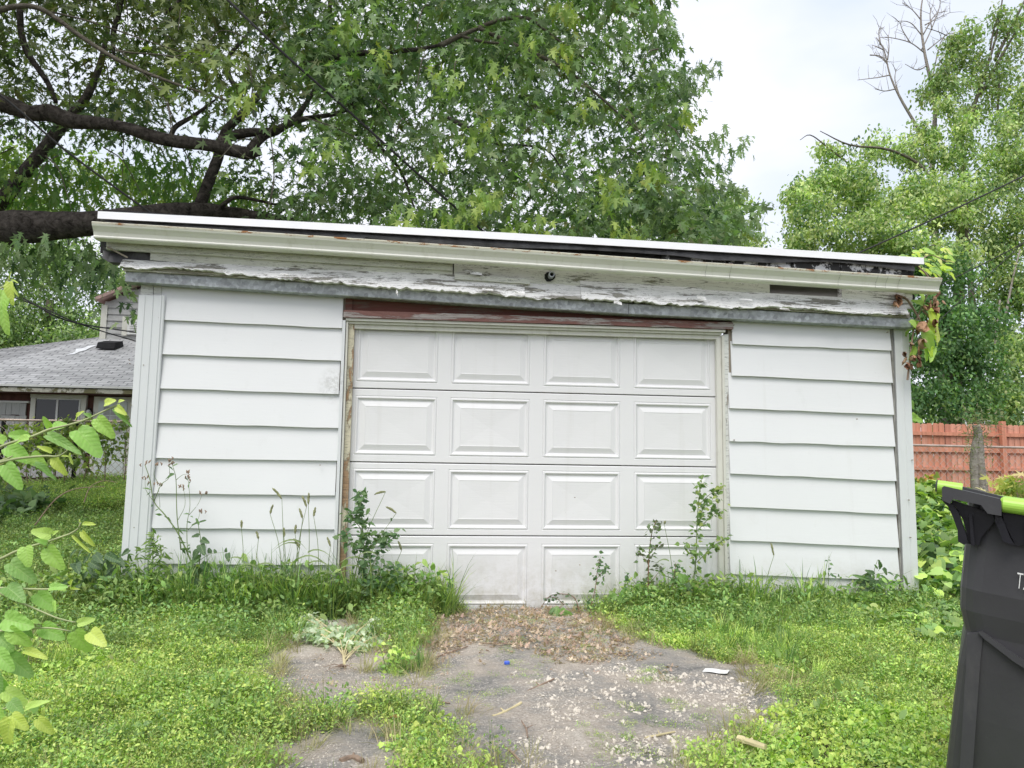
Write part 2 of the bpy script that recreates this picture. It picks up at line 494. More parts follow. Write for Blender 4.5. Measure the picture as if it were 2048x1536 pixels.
# bark
def bark(name, lo, hi, sc=14):
    m, nt, b, o = mat_new(name)
    n = nnoise(nt, sc, 8, 0.75, stretch=(1.0, 1.0, 1.0), dist=0.5)
    nt.links.new(ramp(nt, n, [(0.35, lo), (0.65, hi)]), b.inputs['Base Color'])
    b.inputs['Roughness'].default_value = 0.95; b.inputs['Specular IOR Level'].default_value = 0.15
    bump(nt, b, nnoise(nt, sc * 1.5, 7, 0.8, stretch=(0.35, 1, 1.6), dist=0.4), 1.0, 0.04)
    return m
M['bark'] = bark('maple_bark', (0.016, 0.013, 0.011), (0.15, 0.132, 0.118))
M['bark2'] = bark('branch_bark', (0.10, 0.09, 0.07), (0.22, 0.20, 0.16))
M['bark3'] = bark('pale_dead_bark', (0.25, 0.22, 0.19), (0.48, 0.44, 0.40))
M['stem'] = simple('green_stem', (0.16, 0.22, 0.08), 0.6, var=0.25, scale=12)
M['stem2'] = simple('pale_green_twig', (0.36, 0.40, 0.20), 0.55, var=0.2, scale=12)
M['stemred'] = simple('reddish_stem', (0.22, 0.12, 0.08), 0.6, var=0.25, scale=12)
M['seed'] = simple('seed_head', (0.26, 0.27, 0.14), 0.9, var=0.3, scale=40, bumps=0.8)
M['straw'] = simple('straw', (0.55, 0.48, 0.28), 0.8, var=0.25, scale=12)
M['twig'] = simple('dead_twig', (0.26, 0.19, 0.14), 0.9, var=0.35, scale=20)
M['cable'] = simple('black_cable', (0.02, 0.02, 0.02), 0.6, var=0.2)

# ground
m, nt, b, o = mat_new('dark_soil')
nt.links.new(ramp(nt, nnoise(nt, 9, 6, 0.7), [(0.35, (0.045, 0.036, 0.026)), (0.65, (0.13, 0.10, 0.07))]), b.inputs['Base Color'])
b.inputs['Roughness'].default_value = 0.95; b.inputs['Specular IOR Level'].default_value = 0.1
bump(nt, b, nnoise(nt, 40, 6, 0.75), 0.8, 0.02); M['soil'] = m
m, nt, b, o = mat_new('worn_driveway')
base = ramp(nt, nnoise(nt, 2.3, 9, 0.72, dist=0.4), [(0.36, (0.17, 0.17, 0.165)), (0.46, (0.30, 0.285, 0.26)), (0.56, (0.41, 0.36, 0.305)), (0.68, (0.53, 0.485, 0.42))])
grit = ramp(nt, nnoise(nt, 70, 4, 0.75), [(0.52, 0.0), (0.60, 1.0)])
gmask = ramp(nt, nnoise(nt, 2.6, 5, 0.65), [(0.38, 0.25), (0.60, 0.95)])
gm = mix(nt, 1.0, grit, gmask, 'MULTIPLY')
c = mix(nt, gm, base, (0.62, 0.57, 0.51))
c = mix(nt, ramp(nt, nnoise(nt, 130, 3, 0.6), [(0.60, 0.0), (0.68, 0.7)]), c, (0.06, 0.05, 0.045))
nt.links.new(c, b.inputs['Base Color'])
b.inputs['Roughness'].default_value = 0.95; b.inputs['Specular IOR Level'].default_value = 0.2
bump(nt, b, nnoise(nt, 45, 8, 0.75), 0.9, 0.02)
M['driveway'] = m
M['stone'] = simple('pale_stone', (0.64, 0.59, 0.51), 0.85, var=0.25, scale=30, bumps=0.4)

# ------------------------------------------------------------------ ground sheet
gx = np.concatenate([[-400, -120, -50, -25], np.linspace(-14, 14, 113), [25, 50, 120, 400]])
gy = np.concatenate([[-300, -60, -20], np.linspace(-8, 14, 89), [18, 24, 30, 45, 80, 200, 600]])
XX, YY = np.meshgrid(gx, gy)
zz = ground_z(XX, YY) - 0.012 + 0.012 * (vnoise(np.stack([XX.ravel() * 2.1, YY.ravel() * 2.1, 0 * YY.ravel()], 1)).reshape(XX.shape) - 0.5) * (np.abs(XX) < 14)
V = np.stack([XX.ravel(), YY.ravel(), zz.ravel()], 1)
nx = len(gx); fs = []
for j in range(len(gy) - 1):
    for i in range(nx - 1):
        a = j * nx + i
        fs.append((a, a + 1, a + nx + 1, a + nx))
me = bpy.data.meshes.new('ground'); me.from_pydata(V.tolist(), [], fs); me.materials.append(M['soil'])
me.polygons.foreach_set('use_smooth', [True] * len(me.polygons))
link('ground', me, kind='structure')

# ------------------------------------------------------------------ garage
gar = thing('garage', 'low white garage with peeling eaves, lap siding and a panelled overhead door', 'garage', (0, 0, 0))
# shell
mb = MB()
mb.box(-2.86, -1.44, 0.002, 0.10, -0.1, 2.52); mb.box(1.46, 2.90, 0.002, 0.10, -0.1, 2.52)
mb.box(-1.44, 1.46, 0.07, 0.10, 2.15, 2.52)
mb.build('front_wall', M['plainwood'], gar)
mb = MB(); mb.box(-2.86, -2.76, 0.102, 6.0, -0.1, 2.6); mb.build('side_wall', M['siding'], gar)
mb = MB(); mb.box(2.80, 2.90, 0.102, 6.0, -0.1, 2.5); mb.build('side_wall', M['siding'], gar)
mb = MB(); mb.box(-2.86, 2.90, 6.002, 6.10, -0.1, 2.7); mb.build('back_wall', M['siding'], gar)
mb = MB(); mb.box(-2.75, 2.79, 0.2, 5.99, -0.02, 0.015); mb.build('floor_slab', M['concrete'], gar)

def board(xl, xr, btm, top, name, mat, parent, yb=-0.030, yt=-0.006, seg=16, jag=0.0015, label=None, seed=0):
    """lapped board; btm/top = (z left, z right)"""
    mb = MB(); rows = []
    for k in range(seg + 1):
        t = k / seg; x = xl + (xr - xl) * t
        if k in (0, seg): x += 0.004 * n1(btm[0] * 9 + k, seed + 3)
        zb = btm[0] + (btm[1] - btm[0]) * t + jag * 4 * n1(x * 6, seed + btm[0] * 7)
        zt = top[0] + (top[1] - top[0]) * t
        w = 0.003 * n1(x * 2.0, seed + 9 + btm[0])
        rows.append([(x, yt + w, zt), (x, yb + w, zb), (x, yb + w + 0.007, zb - 0.0015), (x, yb + w + 0.016, zb + 0.001), (x, yt + 0.006, zt)])
    mb.loft(rows, closed=True)
    n = len(rows[0]); tot = len(rows) * n
    mb.f.append(tuple(range(n))); mb.f.append(tuple(tot - 1 - i for i in range(n)))
    return mb.build(name, mat, parent, label)

LB = [(2.035, 2.016), (1.790, 1.778), (1.548, 1.537), (1.303, 1.291), (1.058, 1.058), (0.816, 0.813), (0.581, 0.574), (0.337, 0.328), (0.085, 0.080)]
RB = [(1.994, 1.983), (1.750, 1.727), (1.501, 1.476), (1.250, 1.228), (1.008, 0.966), (0.760, 0.715), (0.513, 0.462), (0.264, 0.215), (-0.005, -0.045)]
for i, bt in enumerate(LB):
    tp = (2.42, 2.40) if i == 0 else (LB[i - 1][0] + 0.025, LB[i - 1][1] + 0.025)
    board(-2.735, -1.462 + 0.004 * math.sin(i * 2.3), bt, tp, 'siding_board', M['siding'], gar, seed=i)
for i, bt in enumerate(RB):
    tp = (2.32, 2.27) if i == 0 else (RB[i - 1][0] + 0.025, RB[i - 1][1] + 0.025)
    xl = 1.484 if i == 0 else (1.474, 1.474, 1.452, 1.448, 1.450, 1.447, 1.445, 1.440, 1.440)[i]
    board(xl, 2.776, bt, tp, 'siding_board', M['siding'], gar, seed=20 + i, jag=0.002)
# left corner: bare board at the top, ridged metal cover below
mb = MB(); mb.box(-2.873, -2.79, -0.030, 0.0, 0.02, 2.40); mb.box(-2.786, -2.735, -0.026, 0.0, 0.02, 2.40)
mb.build('corner_board', M['cornerwood'], gar)
prof = [(-2.880, 0.06), (-2.880, -0.040), (-2.838, -0.043), (-2.835, -0.048), (-2.831, -0.043), (-2.782, -0.043), (-2.779, -0.049), (-2.775, -0.043), (-2.735, -0.042), (-2.732, -0.052), (-2.722, -0.052), (-2.718, -0.045), (-2.706, -0.044), (-2.700, -0.036)]
rows = []
for z in np.linspace(0.0, 2.205, 14):
    rows.append([(x + 0.002 * n1(z * 2, 4), y + 0.004 * n1(z * 1.3 + x * 3, 7), z + (x + 2.88) * 0.01) for x, y in prof])
mb = MB(); mb.loft(rows); mb.build('corner_cover', M['trim'], gar)
# right corner board with an uneven crack beside the siding
rows = []
for z in np.linspace(-0.05, 2.24, 30):
    j = 0.010 * n1(z * 3, 2) - 0.004 * (z > 2.1)
    rows.append([(2.806 + j, 0.0, z), (2.806 + j, -0.024, z), (2.862, -0.026, z), (2.866, -0.031, z), (2.870, -0.026, z), (2.926, -0.026, z), (2.926, 0.08, z)])
mb = MB(); mb.loft(rows); mb.build('corner_board', M['trim'], gar)
mb = MB(); mb.tube([(2.790, -0.012, -0.03), (2.792, -0.014, 0.6), (2.788, -0.012, 1.3), (2.792, -0.012, 2.2)], [0.008] * 4, 6, smooth=4, wob=0.5)
mb.build('corner_strip', M['darkgrey'], gar)

# door opening trim
def frame_bar(x0, x1, y0, y1, z0, z1, name, mat, label=None):
    mb = MB(); mb.box(x0, x1, y0, y1, z0, z1); return mb.build(name, mat, gar, label)
frame_bar(-1.458, -1.437, -0.036, 0.07, -0.03, 2.075, 'door_casing', M['trim'])
frame_bar(-1.433, -1.419, -0.020, 0.07, -0.03, 2.070, 'door_casing', M['jamb'])
frame_bar(-1.417, -1.376, 0.008, 0.045, -0.03, 2.055, 'door_jamb', M['jambwood'])
frame_bar(1.368, 1.404, 0.006, 0.045, -0.03, 2.045, 'door_jamb', M['jamb'])
frame_bar(1.406, 1.424, -0.012, 0.070, -0.03, 2.060, 'door_casing', M['jamb'])
frame_bar(1.427, 1.460, -0.004, 0.070, -0.03, 2.072, 'door_casing', M['cornerwood'])
# head of the opening
def slab(pl, pr, hl, hr, y0, y1, name, mat, seg=1, label=None, jag=0, jtop=0, seed=0, curve=None, parent=None, tilt=0.0):
    """board across the front: pl/pr = 3D points (x,z) of the bottom corners, hl/hr heights, between depths y0 (front) and y1"""
    rows = []
    for k in range(seg + 1):
        t = k / seg
        x = pl[0] + (pr[0] - pl[0]) * t
        zb = pl[1] + (pr[1] - pl[1]) * t
        h = hl + (hr - hl) * t
        if curve: zb += curve(t)
        a = b2 = 0
        if jag: a = jag * (n1(x * 5, seed) + 0.7 * n1(x * 17, seed + 1) + 0.5 * n1(x * 47, seed + 2))
        if jtop: b2 = jtop * (n1(x * 4, seed + 5) + 0.6 * n1(x * 15, seed + 6))
        rows.append([(x, y0 + tilt, zb + h + b2), (x, y0, zb + a), (x, y1, zb + a * 0.5), (x, y1, zb + h + b2)])
    mb = MB(); mb.loft(rows, closed=True)
    mb.f.append((0, 1, 2, 3)); q = len(rows) * 4; mb.f.append((q - 1, q - 2, q - 3, q - 4))
    return mb.build(name, mat, parent or gar, label)
def xz(u, v, Y):
    p = P(u, v, Y); return (p[0], p[2])
a, b_ = xz(690, 636, -0.01), xz(1463, 660, -0.01)
slab((a[0], a[1] + 0.045), (b_[0], b_[1] + 0.045), 0.30, 0.24, -0.008, 0.05, 'header_beam', M['redwood'], 12)
slab((a[0], a[1] + 0.055), (a[0] + 0.05, a[1] + 0.055), 0.30, 0.30, -0.020, -0.0085, 'header_cleat', M['redwood'])
slab((b_[0] - 0.055, b_[1] + 0.055), (b_[0], b_[1] + 0.055), 0.26, 0.26, -0.020, -0.0085, 'header_cleat', M['redwood'])
slab((a[0] - 0.008, a[1]), (b_[0], b_[1]), 0.052, 0.052, -0.045, -0.0, 'header_ledge', M['redledge'], 40, jag=0.004, jtop=0.003, seed=3)
c0, c1 = (-1.436, a[1] - 0.021), (1.426, b_[1] - 0.022)
slab(c0, c1, 0.018, 0.018, -0.030, 0.03, 'head_stop', M['jamb'], 8)
slab((-1.418, c0[1] - 0.018), (1.405, c1[1] - 0.018), 0.016, 0.016, -0.008, 0.044, 'head_stop', M['jamb'], 8)
slab((-1.418, c0[1] - 0.050), (1.405, c1[1] - 0.050), 0.030, 0.030, 0.012, 0.046, 'head_stop', M['jamb'], 8)

# overhead door
DY = 0.05
door = MB(); door.box(-1.405, 1.405, DY + 0.05, DY + 0.052, 0.0, 2.13)
door = door.build('garage_door', M['door'], gar)
px_cols = [(-1.357, -0.756), (-0.664, -0.067), (0.030, 0.627), (0.727, 1.337)]
sec_z = [(0.0, 0.525), (0.531, 1.049), (1.055, 1.586), (1.592, 2.125)]
pan_z = [(0.030, 0.472), (0.570, 1.008), (1.102, 1.538), (1.637, 2.072)]
for si, ((z0, z1), (q0, q1)) in enumerate(zip(sec_z, pan_z)):
    mb = MB()
    xs = [-1.405] + [c for ab in px_cols for c in ab] + [1.405]
    def cell(x0, x1, a0, a1):
        mb.add([(x0, DY, a0), (x1, DY, a0), (x1, DY, a1), (x0, DY, a1)], [(0, 1, 2, 3)])
    for k in range(len(xs) - 1):
        cell(xs[k], xs[k + 1], z0 + 0.004, q0); cell(xs[k], xs[k + 1], q1, z1 - 0.006)
        if k % 2 == 0: cell(xs[k], xs[k + 1], q0, q1)
    # rolled edges between the sections
    mb.loft([[(x, DY, z1 - 0.006), (x, DY + 0.004, z1 - 0.001), (x, DY + 0.03, z1)] for x in (-1.405, 1.405)])
    mb.loft([[(x, DY + 0.03, z0 + 0.0005), (x, DY + 0.004, z0 + 0.001), (x, DY, z0 + 0.004)] for x in (-1.405, 1.405)])
    mb.build('door_section', M['door'], door)
    for (x0, x1) in px_cols:
        offs = [(0, 0.0), (0.005, 0.0035), (0.011, -0.003), (0.019, -0.003), (0.027, 0.009), (0.038, 0.011), (0.046, 0.0085), (0.079, -0.001), (0.083, 0.0005)]
        mb = MB(); rows = []
        for of, dy in offs:
            rows.append([(x0 + of, DY + dy, q0 + of), (x1 - of, DY + dy, q0 + of), (x1 - of, DY + dy, q1 - of), (x0 + of, DY + dy, q1 - of)])
        mb.loft(rows, closed=True)
        n0 = (len(offs) - 1) * 4
        # slightly dished field
        cx_, cz_ = (x0 + x1) / 2, (q0 + q1) / 2
        mb.v.append((cx_ + 0.05 * (random.random() - 0.5), DY + 0.0022 + 0.003 * random.random(), cz_))
        ci = len(mb.v) - 1
        for k in range(4): mb.f.append((n0 + k, n0 + (k + 1) % 4, ci))
        mb.build('raised_panel', M['door'], door)
mb = MB(); mb.box(-1.40, 1.40, DY - 0.004, DY + 0.03, -0.022, -0.001); mb.build('bottom_seal', M['felt'], door)

# eaves, bottom to top (each piece laid along the pixels of its own depth)
YF = -0.10
l, r = xz(250, 563, YF), xz(1257, 628, YF)
l2, r2 = xz(1258, 628, YF - 0.004), xz(1828, 656, YF - 0.004)
for (p, q, y) in ((l, r, YF), (l2, r2, YF - 0.004)):
    rows = []
    for k in range(13):
        t = k / 12; x = p[0] + (q[0] - p[0]) * t; z = p[1] + (q[1] - p[1]) * t + 0.004 * n1(x * 3, 5)
        rows.append([(x, y + 0.10, z - 0.002), (x, y + 0.004, z), (x, y, z + 0.004), (x, y - 0.002, z + 0.075), (x, y + 0.010, z + 0.083), (x, y + 0.09, z + 0.085)])
    mb = MB(); mb.loft(rows); mb.f.append(tuple(range(6))); n = len(mb.v); mb.f.append(tuple(n - 1 - i for i in range(6)))
    mb.build('galvanised_flashing', M['galv'], gar)
# grey under-strip, then the bright peeling frieze with ragged lower edge
l, r = xz(246, 541, -0.125), xz(1820, 636, -0.125)
slab(l, r, 0.045, 0.045, -0.125, -0.03, 'under_strip', M['ledge'], 90, jag=0.003, jtop=0.006, seed=11)
pieces = [((238, 529), (792, 575), 34, 0), ((792, 576), (1050, 589), 37, 1), ((1050, 592), (1165, 598), 40, 2), ((1163, 596), (1408, 609), 40, 3), ((1400, 609), (1818, 631), 36, 4)]
for (p0, p1, hpx, sd) in pieces:
    Yb = -0.165 if sd != 2 else -0.150
    l, r = xz(p0[0], p0[1], Yb), xz(p1[0], p1[1], Yb)
    hh = hpx / F * 5.35
    slab(l, r, (0.052 if sd == 0 else hh), hh, Yb, -0.060, 'frieze_board', M['frieze'], 160, jag=0.032, jtop=0.006, seed=30 + sd * 5, tilt=0.055)
# loose splinters and curled paint flakes
for (u, v, w, h) in [(792, 583, 4, 12), (1228, 604, 16, 9), (1205, 596, 20, 5), (965, 578, 22, 6), (1030, 583, 20, 6), (1560, 617, 20, 6), (640, 560, 24, 5), (560, 548, 18, 5), (1480, 598, 26, 4), (1395, 594, 18, 10), (1660, 620, 26, 5), (940, 545, 24, 7), (925, 540, 18, 5)]:
    p = P(u, v, -0.178); s = 5.33 / F
    rows = []
    for k in range(7):
        t = k / 6
        rows.append([(p[0] + w * s * t, -0.172 - 0.012 * math.sin(t * 2.5), p[2] + h * s * (1 - t) * 0.4), (p[0] + w * s * t, -0.176 - 0.02 * t, p[2] - h * s * (0.3 + 0.5 * t))])
    mb = MB(); mb.loft(rows); mb.build('paint_flake', M['frieze'], gar)
# thin batten nailed on the fascia
l, r = xz(909, 559, -0.135), xz(1060, 569, -0.135)
slab(l, r, 0.038, 0.034, -0.150, -0.118, 'batten', M['fascia'], 20, jag=0.003, seed=8)
# fascia boards behind the gutter
Yf = -0.110
for (p0, p1, hpx, mt, dy) in [((300, 520), (905, 570), 46, 'fascia', 0.0), ((907, 568), (1540, 604), 52, 'fascia', 0.003), ((1685, 606), (1826, 618), 44, 'frieze', -0.004)]:
    l, r = xz(p0[0], p0[1], Yf + dy), xz(p1[0], p1[1], Yf + dy)
    slab(l, r, hpx / F * 5.4, hpx / F * 5.4, Yf + dy, -0.03, 'fascia_board', M[mt], 30, seed=2)
l, r = xz(212, 498, Yf - 0.03), xz(905, 541, Yf - 0.03)
slab(l, r, 0.085, 0.085, Yf - 0.03, -0.112, 'upper_fascia_board', M['fascia'], 60, jag=0.003, seed=17)
l, r = xz(1520, 606, -0.04), xz(1700, 614, -0.04)
slab(l, r, 0.16, 0.16, -0.04, -0.02, 'recessed_board', M['darkgrey'], 4)
l, r = xz(200, 505, -0.02), xz(1830, 600, -0.02)
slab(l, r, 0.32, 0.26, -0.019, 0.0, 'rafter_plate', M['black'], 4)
# dark torn wrap hanging from the left end of the eave
rows = []
for k in range(9):
    t = k / 8
    u = 203 + 95 * t; v = 521 + 4 * math.sin(t * PI) - 6 * (t < 0.1)
    top = P(201 + 100 * t, 480, -0.10); bot = P(u, v, -0.10)
    mid = (top + bot) / 2
    rows.append([(top[0], -0.10, top[2]), (mid[0], -0.065 + 0.03 * math.sin(t * 6), mid[2]), (bot[0], -0.09, bot[2]), (bot[0], 0.0, bot[2])])
mb = MB(); mb.loft(rows); mb.build('torn_wrap', M['felt'], gar)
mb = MB(); mb.tube([P(215, 494, -0.15), P(255, 515, -0.15)], [0.006, 0.006], 6); mb.build('gutter_strap', M['plainwood'], gar)

# gutter, K profile
gl_t, gr_t = xz(184, 443, -0.30), xz(1884, 556, -0.30)
prof = [(-0.170, 0.0), (-0.170, -0.100), (-0.215, -0.104), (-0.262, -0.100), (-0.266, -0.092), (-0.262, -0.082), (-0.270, -0.060), (-0.285, -0.040), (-0.298, -0.026), (-0.303, -0.014)]
lip = [(-0.303, -0.0145), (-0.306, -0.003), (-0.300, 0.001), (-0.285, 0.0), (-0.284, -0.006)]
def gz(x):
    t = (x - gl_t[0]) / (gr_t[0] - gl_t[0])
    return gl_t[1] + (gr_t[1] - gl_t[1]) * t + 0.006 * math.sin(t * 5) * (1 - t)
xs = np.linspace(gl_t[0], gr_t[0], 60)
mb = MB(); rows = []
for x in xs:
    w = 0.003 * n1(x * 1.7, 6)
    sh = -0.022 * max(0.0, (x - 3.02) / 0.17) if x > 3.02 else 0
    rows.append([(x + (0.03 * p[1] / 0.1 if x > 3.1 else 0), p[0] + w, gz(x) + p[1]) for p in prof])
mb.loft(rows); n = len(prof)
mb.f.append(tuple(range(n)))
mb.build('gutter', M['gutter'], gar, smooth=False)
mb = MB(); mb.loft([[(x, p[0], gz(x) + p[1] + 0.0015 * n1(x * 21, 2)) for p in lip] for x in np.linspace(gl_t[0], gr_t[0], 140)])
mb.build('gutter_lip', M['rustlip'], gar)
for (u, v) in [(1225, 530), (1413, 545), (1462, 548), (1680, 560), (1755, 565), (1775, 566), (1800, 568)]:
    x = P(u, v, -0.30)[0]; mb = MB()
    mb.loft([[(x + d, p[0] - 0.0035, gz(x) + p[1]) for p in prof[3:]] for d in (0.0, 0.006)])
    mb.build('gutter_seam', M['fascia'], gar)
for u in (1228, 1247):
    x = P(u, 530, -0.30)[0]
mb = MB(); x = P(1236, 530, -0.30)[0]
mb.loft([[(x + d, p[0] - 0.005, gz(x) + p[1] - 0.002) for p in prof[2:]] for d in (-0.045, 0.04)])
mb.build('gutter_connector', M['gutter'], gar)

# roof edge: black void, wavy felt, tarred boards, drip edge, deck
dl, dr = xz(195, 437, -0.19), xz(1848, 529, -0.19)
def dz(x):
    t = (x - dl[0]) / (dr[0] - dl[0])
    return dl[1] + (dr[1] - dl[1]) * t + 0.012 * math.sin(t * 3.0)
slab((dl[0] + 0.02, dl[1] - 0.17), (dr[0] - 0.05, dr[1] - 0.17), 0.17, 0.17, -0.100, -0.0195, 'roof_edge_void', M['black'], 4)  # near-black sheet stands in for the unlit gap behind the felt
rows = []
for k in range(121):
    t = k / 120; x = dl[0] + 0.03 + (dr[0] - 0.09 - dl[0]) * t
    hang = 0.028 + 0.020 * (math.sin(t * 19) * 0.5 + 0.5) * (0.3 < t) + 0.012 * n1(x * 4, 3) + 0.03 * n1(x * 1.3, 8)
    if t < 0.3: hang = 0.036 + 0.02 * (t / 0.3) + 0.006 * n1(x * 30, 1)
    z = dz(x)
    rows.append([(x, -0.150, z - 0.002), (x, -0.164 - 0.012 * n1(x * 5, 2), z - hang * 0.5), (x, -0.160 - 0.03 * n1(x * 3, 5), z - hang), (x, -0.150, z - hang + 0.001)])
mb = MB(); mb.loft(rows); mb.build('roofing_felt', M['felt'], gar)
for (u0, u1, mt) in [(1325, 1452, 'tar'), (1455, 1583, 'tar'), (1586, 1680, 'tar'), (1682, 1730, 'tar'), (1732, 1815, 'tar'), (250, 560, 'felt'), (563, 760, 'felt')]:
    x0, x1 = P(u0, 520, -0.13)[0], P(u1, 520, -0.13)[0]
    hgt = 0.115 if mt == 'tar' else 0.06
    slab((x0, dz(x0) - hgt), (x1, dz(x1) - hgt), hgt, hgt, -0.128, -0.101, 'edge_board', M[mt], 4)
rows = []
for k in range(41):
    x = dl[0] + (dr[0] - dl[0]) * k / 40; z = dz(x)
    rows.append([(x, -0.188, z), (x, -0.192, z), (x, -0.192, z + 0.052), (x, -0.150, z + 0.056), (x, 0.15, z + 0.075)])
mb = MB(); mb.loft(rows); mb.build('drip_edge', M['drip'], gar)
rows = []
for k in range(11):
    x = dl[0] + (dr[0] - dl[0]) * k / 10; z = dz(x)
    rows.append([(x, -0.145, z + 0.002), (x, -0.145, z + 0.048), (x, 6.4, z + 0.40), (x, 6.4, z + 0.33)])
mb = MB(); mb.loft(rows, closed=True); mb.f.append((0, 1, 2, 3)); n = len(mb.v); mb.f.append((n - 1, n - 2, n - 3, n - 4))
mb.build('roof_deck', M['felt'], gar)
# pipe stub through the fascia
p = P(1102, 551, -0.15)
mb = MB(); mb.tube([(p[0], -0.10, p[2]), (p[0], -0.19, p[2])], [0.022, 0.022], 16, cap=False)
mb.tube([(p[0], -0.19, p[2]), (p[0], -0.10, p[2])], [0.015, 0.015], 16, cap=False)
mb.loft([[(p[0] + rr * math.cos(a), -0.19, p[2] + rr * math.sin(a)) for a in np.linspace(0, 2 * PI, 17)] for rr in (0.022, 0.015)])
mb.build('pipe_stub', M['galv'], gar)
mb = MB(); mb.tube([(p[0], -0.11, p[2]), (p[0], -0.125, p[2])], [0.036, 0.034], 10, wob=0.5); mb.build('pipe_collar', M['black'], gar)
# nail heads on the siding and trim
mb = MB()
for (u, v) in [(318, 635), (258, 720), (259, 727), (262, 810), (287, 730), (1468, 650), (1776, 664), (1469, 880), (1150, 995), (1160, 1130), (1112, 1142), (1822, 1075), (1826, 920), (1819, 1000), (268, 1055), (1715, 838), (1462, 1157), (640, 930)]:
    p = P(u, v, -0.045)
    mb.tube([(p[0], -0.030, p[2]), (p[0], -0.046, p[2])], [0.004, 0.004], 6)
o = mb.build('nail_heads', M['plainwood'], gar); o['kind'] = 'stuff'

# ------------------------------------------------------------------ helpers for plants
def rand_unit(n):
    return norm(rng.normal(size=(n, 3)))

def crown_from_sprays(c, n_per, spread, size, cols, T, droop=0.8, jitter=0.5, flat=False):
    """c (S,3) spray centres -> leaf arrays; cols (S,3)"""
    S = len(c); N = S * n_per
    sid = np.repeat(np.arange(S), n_per)
    d = rand_unit(S); d[:, 2] = -np.abs(d[:, 2]) * 0.5 - 0.15; d = norm(d)
    t = rng.random(N)
    p = c[sid] + d[sid] * (t * spread * 1.3 - spread * 0.5)[:, None] + rng.normal(size=(N, 3)) * spread * 0.28
    tip = rand_unit(N) * jitter + np.array([0, 0, -droop]) + d[sid] * 0.4
    if flat:
        off = rng.normal(size=(N, 3)) * spread * np.array([0.55, 0.55, 0.20]); off[:, 2] -= 0.35 * (off[:, 0] ** 2 + off[:, 1] ** 2) / spread
        p = c[sid] + off; tip = norm(off * np.array([1, 1, 0.3])) * 0.9 + rand_unit(N) * 0.55 + np.array([0, 0, -0.55])
    nr = rand_unit(N) * 0.8 + np.array([0, -0.25, 0.75])
    sz = size * rng.uniform(0.6, 1.2, N)
    col = cols[sid] * rng.uniform(0.82, 1.18, (N, 1)) * (1 + rng.normal(size=(N, 3)) * 0.04)
    return leaves(p, tip, nr, sz, np.clip(col, 0, 1), T)

def palette(n, stops, w=None):
    stops = np.array(stops); idx = rng.choice(len(stops), n, p=w)
    return stops[idx] * rng.uniform(0.85, 1.15, (n, 1))

def limb_path(px, Y, rpx):
    """pixels and pixel radii at depth Y (number or list) -> 3D points and radii"""
    Ys = Y if hasattr(Y, '__len__') else [Y] * len(px)
    pts = [P(u, v, y) for (u, v), y in zip(px, Ys)]
    return pts, [r / F * (y - CENTRE[1]) for r, y in zip(rpx, Ys)]

# ------------------------------------------------------------------ the big maple behind the garage
tb = np.array([-8.2, 4.6, 0.2])
maple = thing('maple_tree', 'large dark leafy maple whose thick limbs spread over the garage roof', 'tree', tb)
mb = MB()
mb.tube([tb + (0, 0, -0.3), tb + (0.05, 0, 0.4), tb + (0.1, -0.1, 1.6), tb + (0.3, -0.2, 2.6)], [0.62, 0.50, 0.44, 0.40], 18, smooth=5, wob=0.08)
mb.tube([tb + (0.3, -0.2, 2.5), tb + (-0.3, 0.4, 5.0), tb + (-0.2, 0.9, 8.0)], [0.38, 0.26, 0.10], 14, smooth=5, wob=0.08)
mb.build('trunk', M['bark'], maple, smooth=True)
def limb(px, Y, rpx, root=None, n=12, mat='bark', parent=maple, name='limb', smooth=6, wob=0.10):
    pts, rad = limb_path(px, Y, rpx)
    if root is not None:
        pts = [np.asarray(root[0], float)] + pts; rad = [root[1]] + rad
    mb = MB(); mb.tube(pts, rad, n, smooth=smooth, wob=wob)
    return mb.build(name, M[mat], parent, smooth=True)
limb([(-160, 500), (0, 460), (95, 452), (190, 446), (300, 430), (380, 422), (440, 424), (560, 440), (700, 470)], [3.2, 3.0, 3.0, 2.9, 2.9, 3.0, 3.1, 3.3, 3.6], [38, 36, 28, 23, 20, 17, 14, 9, 5], root=(tb + (0.35, -0.2, 2.4), 0.34), n=16)
limb([(-150, 175), (0, 206), (60, 226), (100, 226), (145, 242), (230, 250), (330, 279), (415, 290), (490, 306), (522, 305)], [2.6, 2.5, 2.5, 2.5, 2.5, 2.4, 2.4, 2.4, 2.4, 2.4], [20, 17, 14, 17, 15, 11, 13, 12, 13, 6], root=(tb + (0.2, -0.1, 3.0), 0.26), n=16)
limb([(500, 302), (512, 286), (530, 270), (560, 258), (600, 225), (640, 160)], [2.4, 2.5, 2.6, 2.7, 3.0, 3.5], [10, 10, 9, 8, 6, 3])
limb([(440, 292), (450, 277), (490, 266), (545, 262), (600, 240), (680, 225), (760, 190)], [2.4, 2.5, 2.5, 2.6, 2.8, 3.2, 3.5], [9, 11, 9, 8, 6, 4, 2])
limb([(400, 412), (415, 370), (437, 312), (452, 262), (500, 212), (535, 170), (570, 150)], [3.2, 3.3, 3.5, 3.6, 3.7, 3.8, 4.0], [12, 11, 10, 9, 8, 6, 4])
limb([(500, 212), (470, 175), (455, 120), (500, 60), (520, -20)], [3.7, 3.9, 4.0, 4.2, 4.3], [5, 5, 4, 3, 2])
limb([(-60, 450), (0, 405), (35, 362), (75, 315), (130, 245), (170, 198), (200, 130), (215, 60)], [5.5, 5.5, 5.4, 5.4, 5.5, 5.5, 5.6, 5.7], [16, 15, 13, 12, 11, 8, 6, 4], root=(tb + (0.3, 0.3, 2.6), 0.24))
limb([(340, 285), (350, 255), (390, 230), (430, 200)], [2.4, 2.7, 2.9, 3.1], [5, 5, 4, 2])
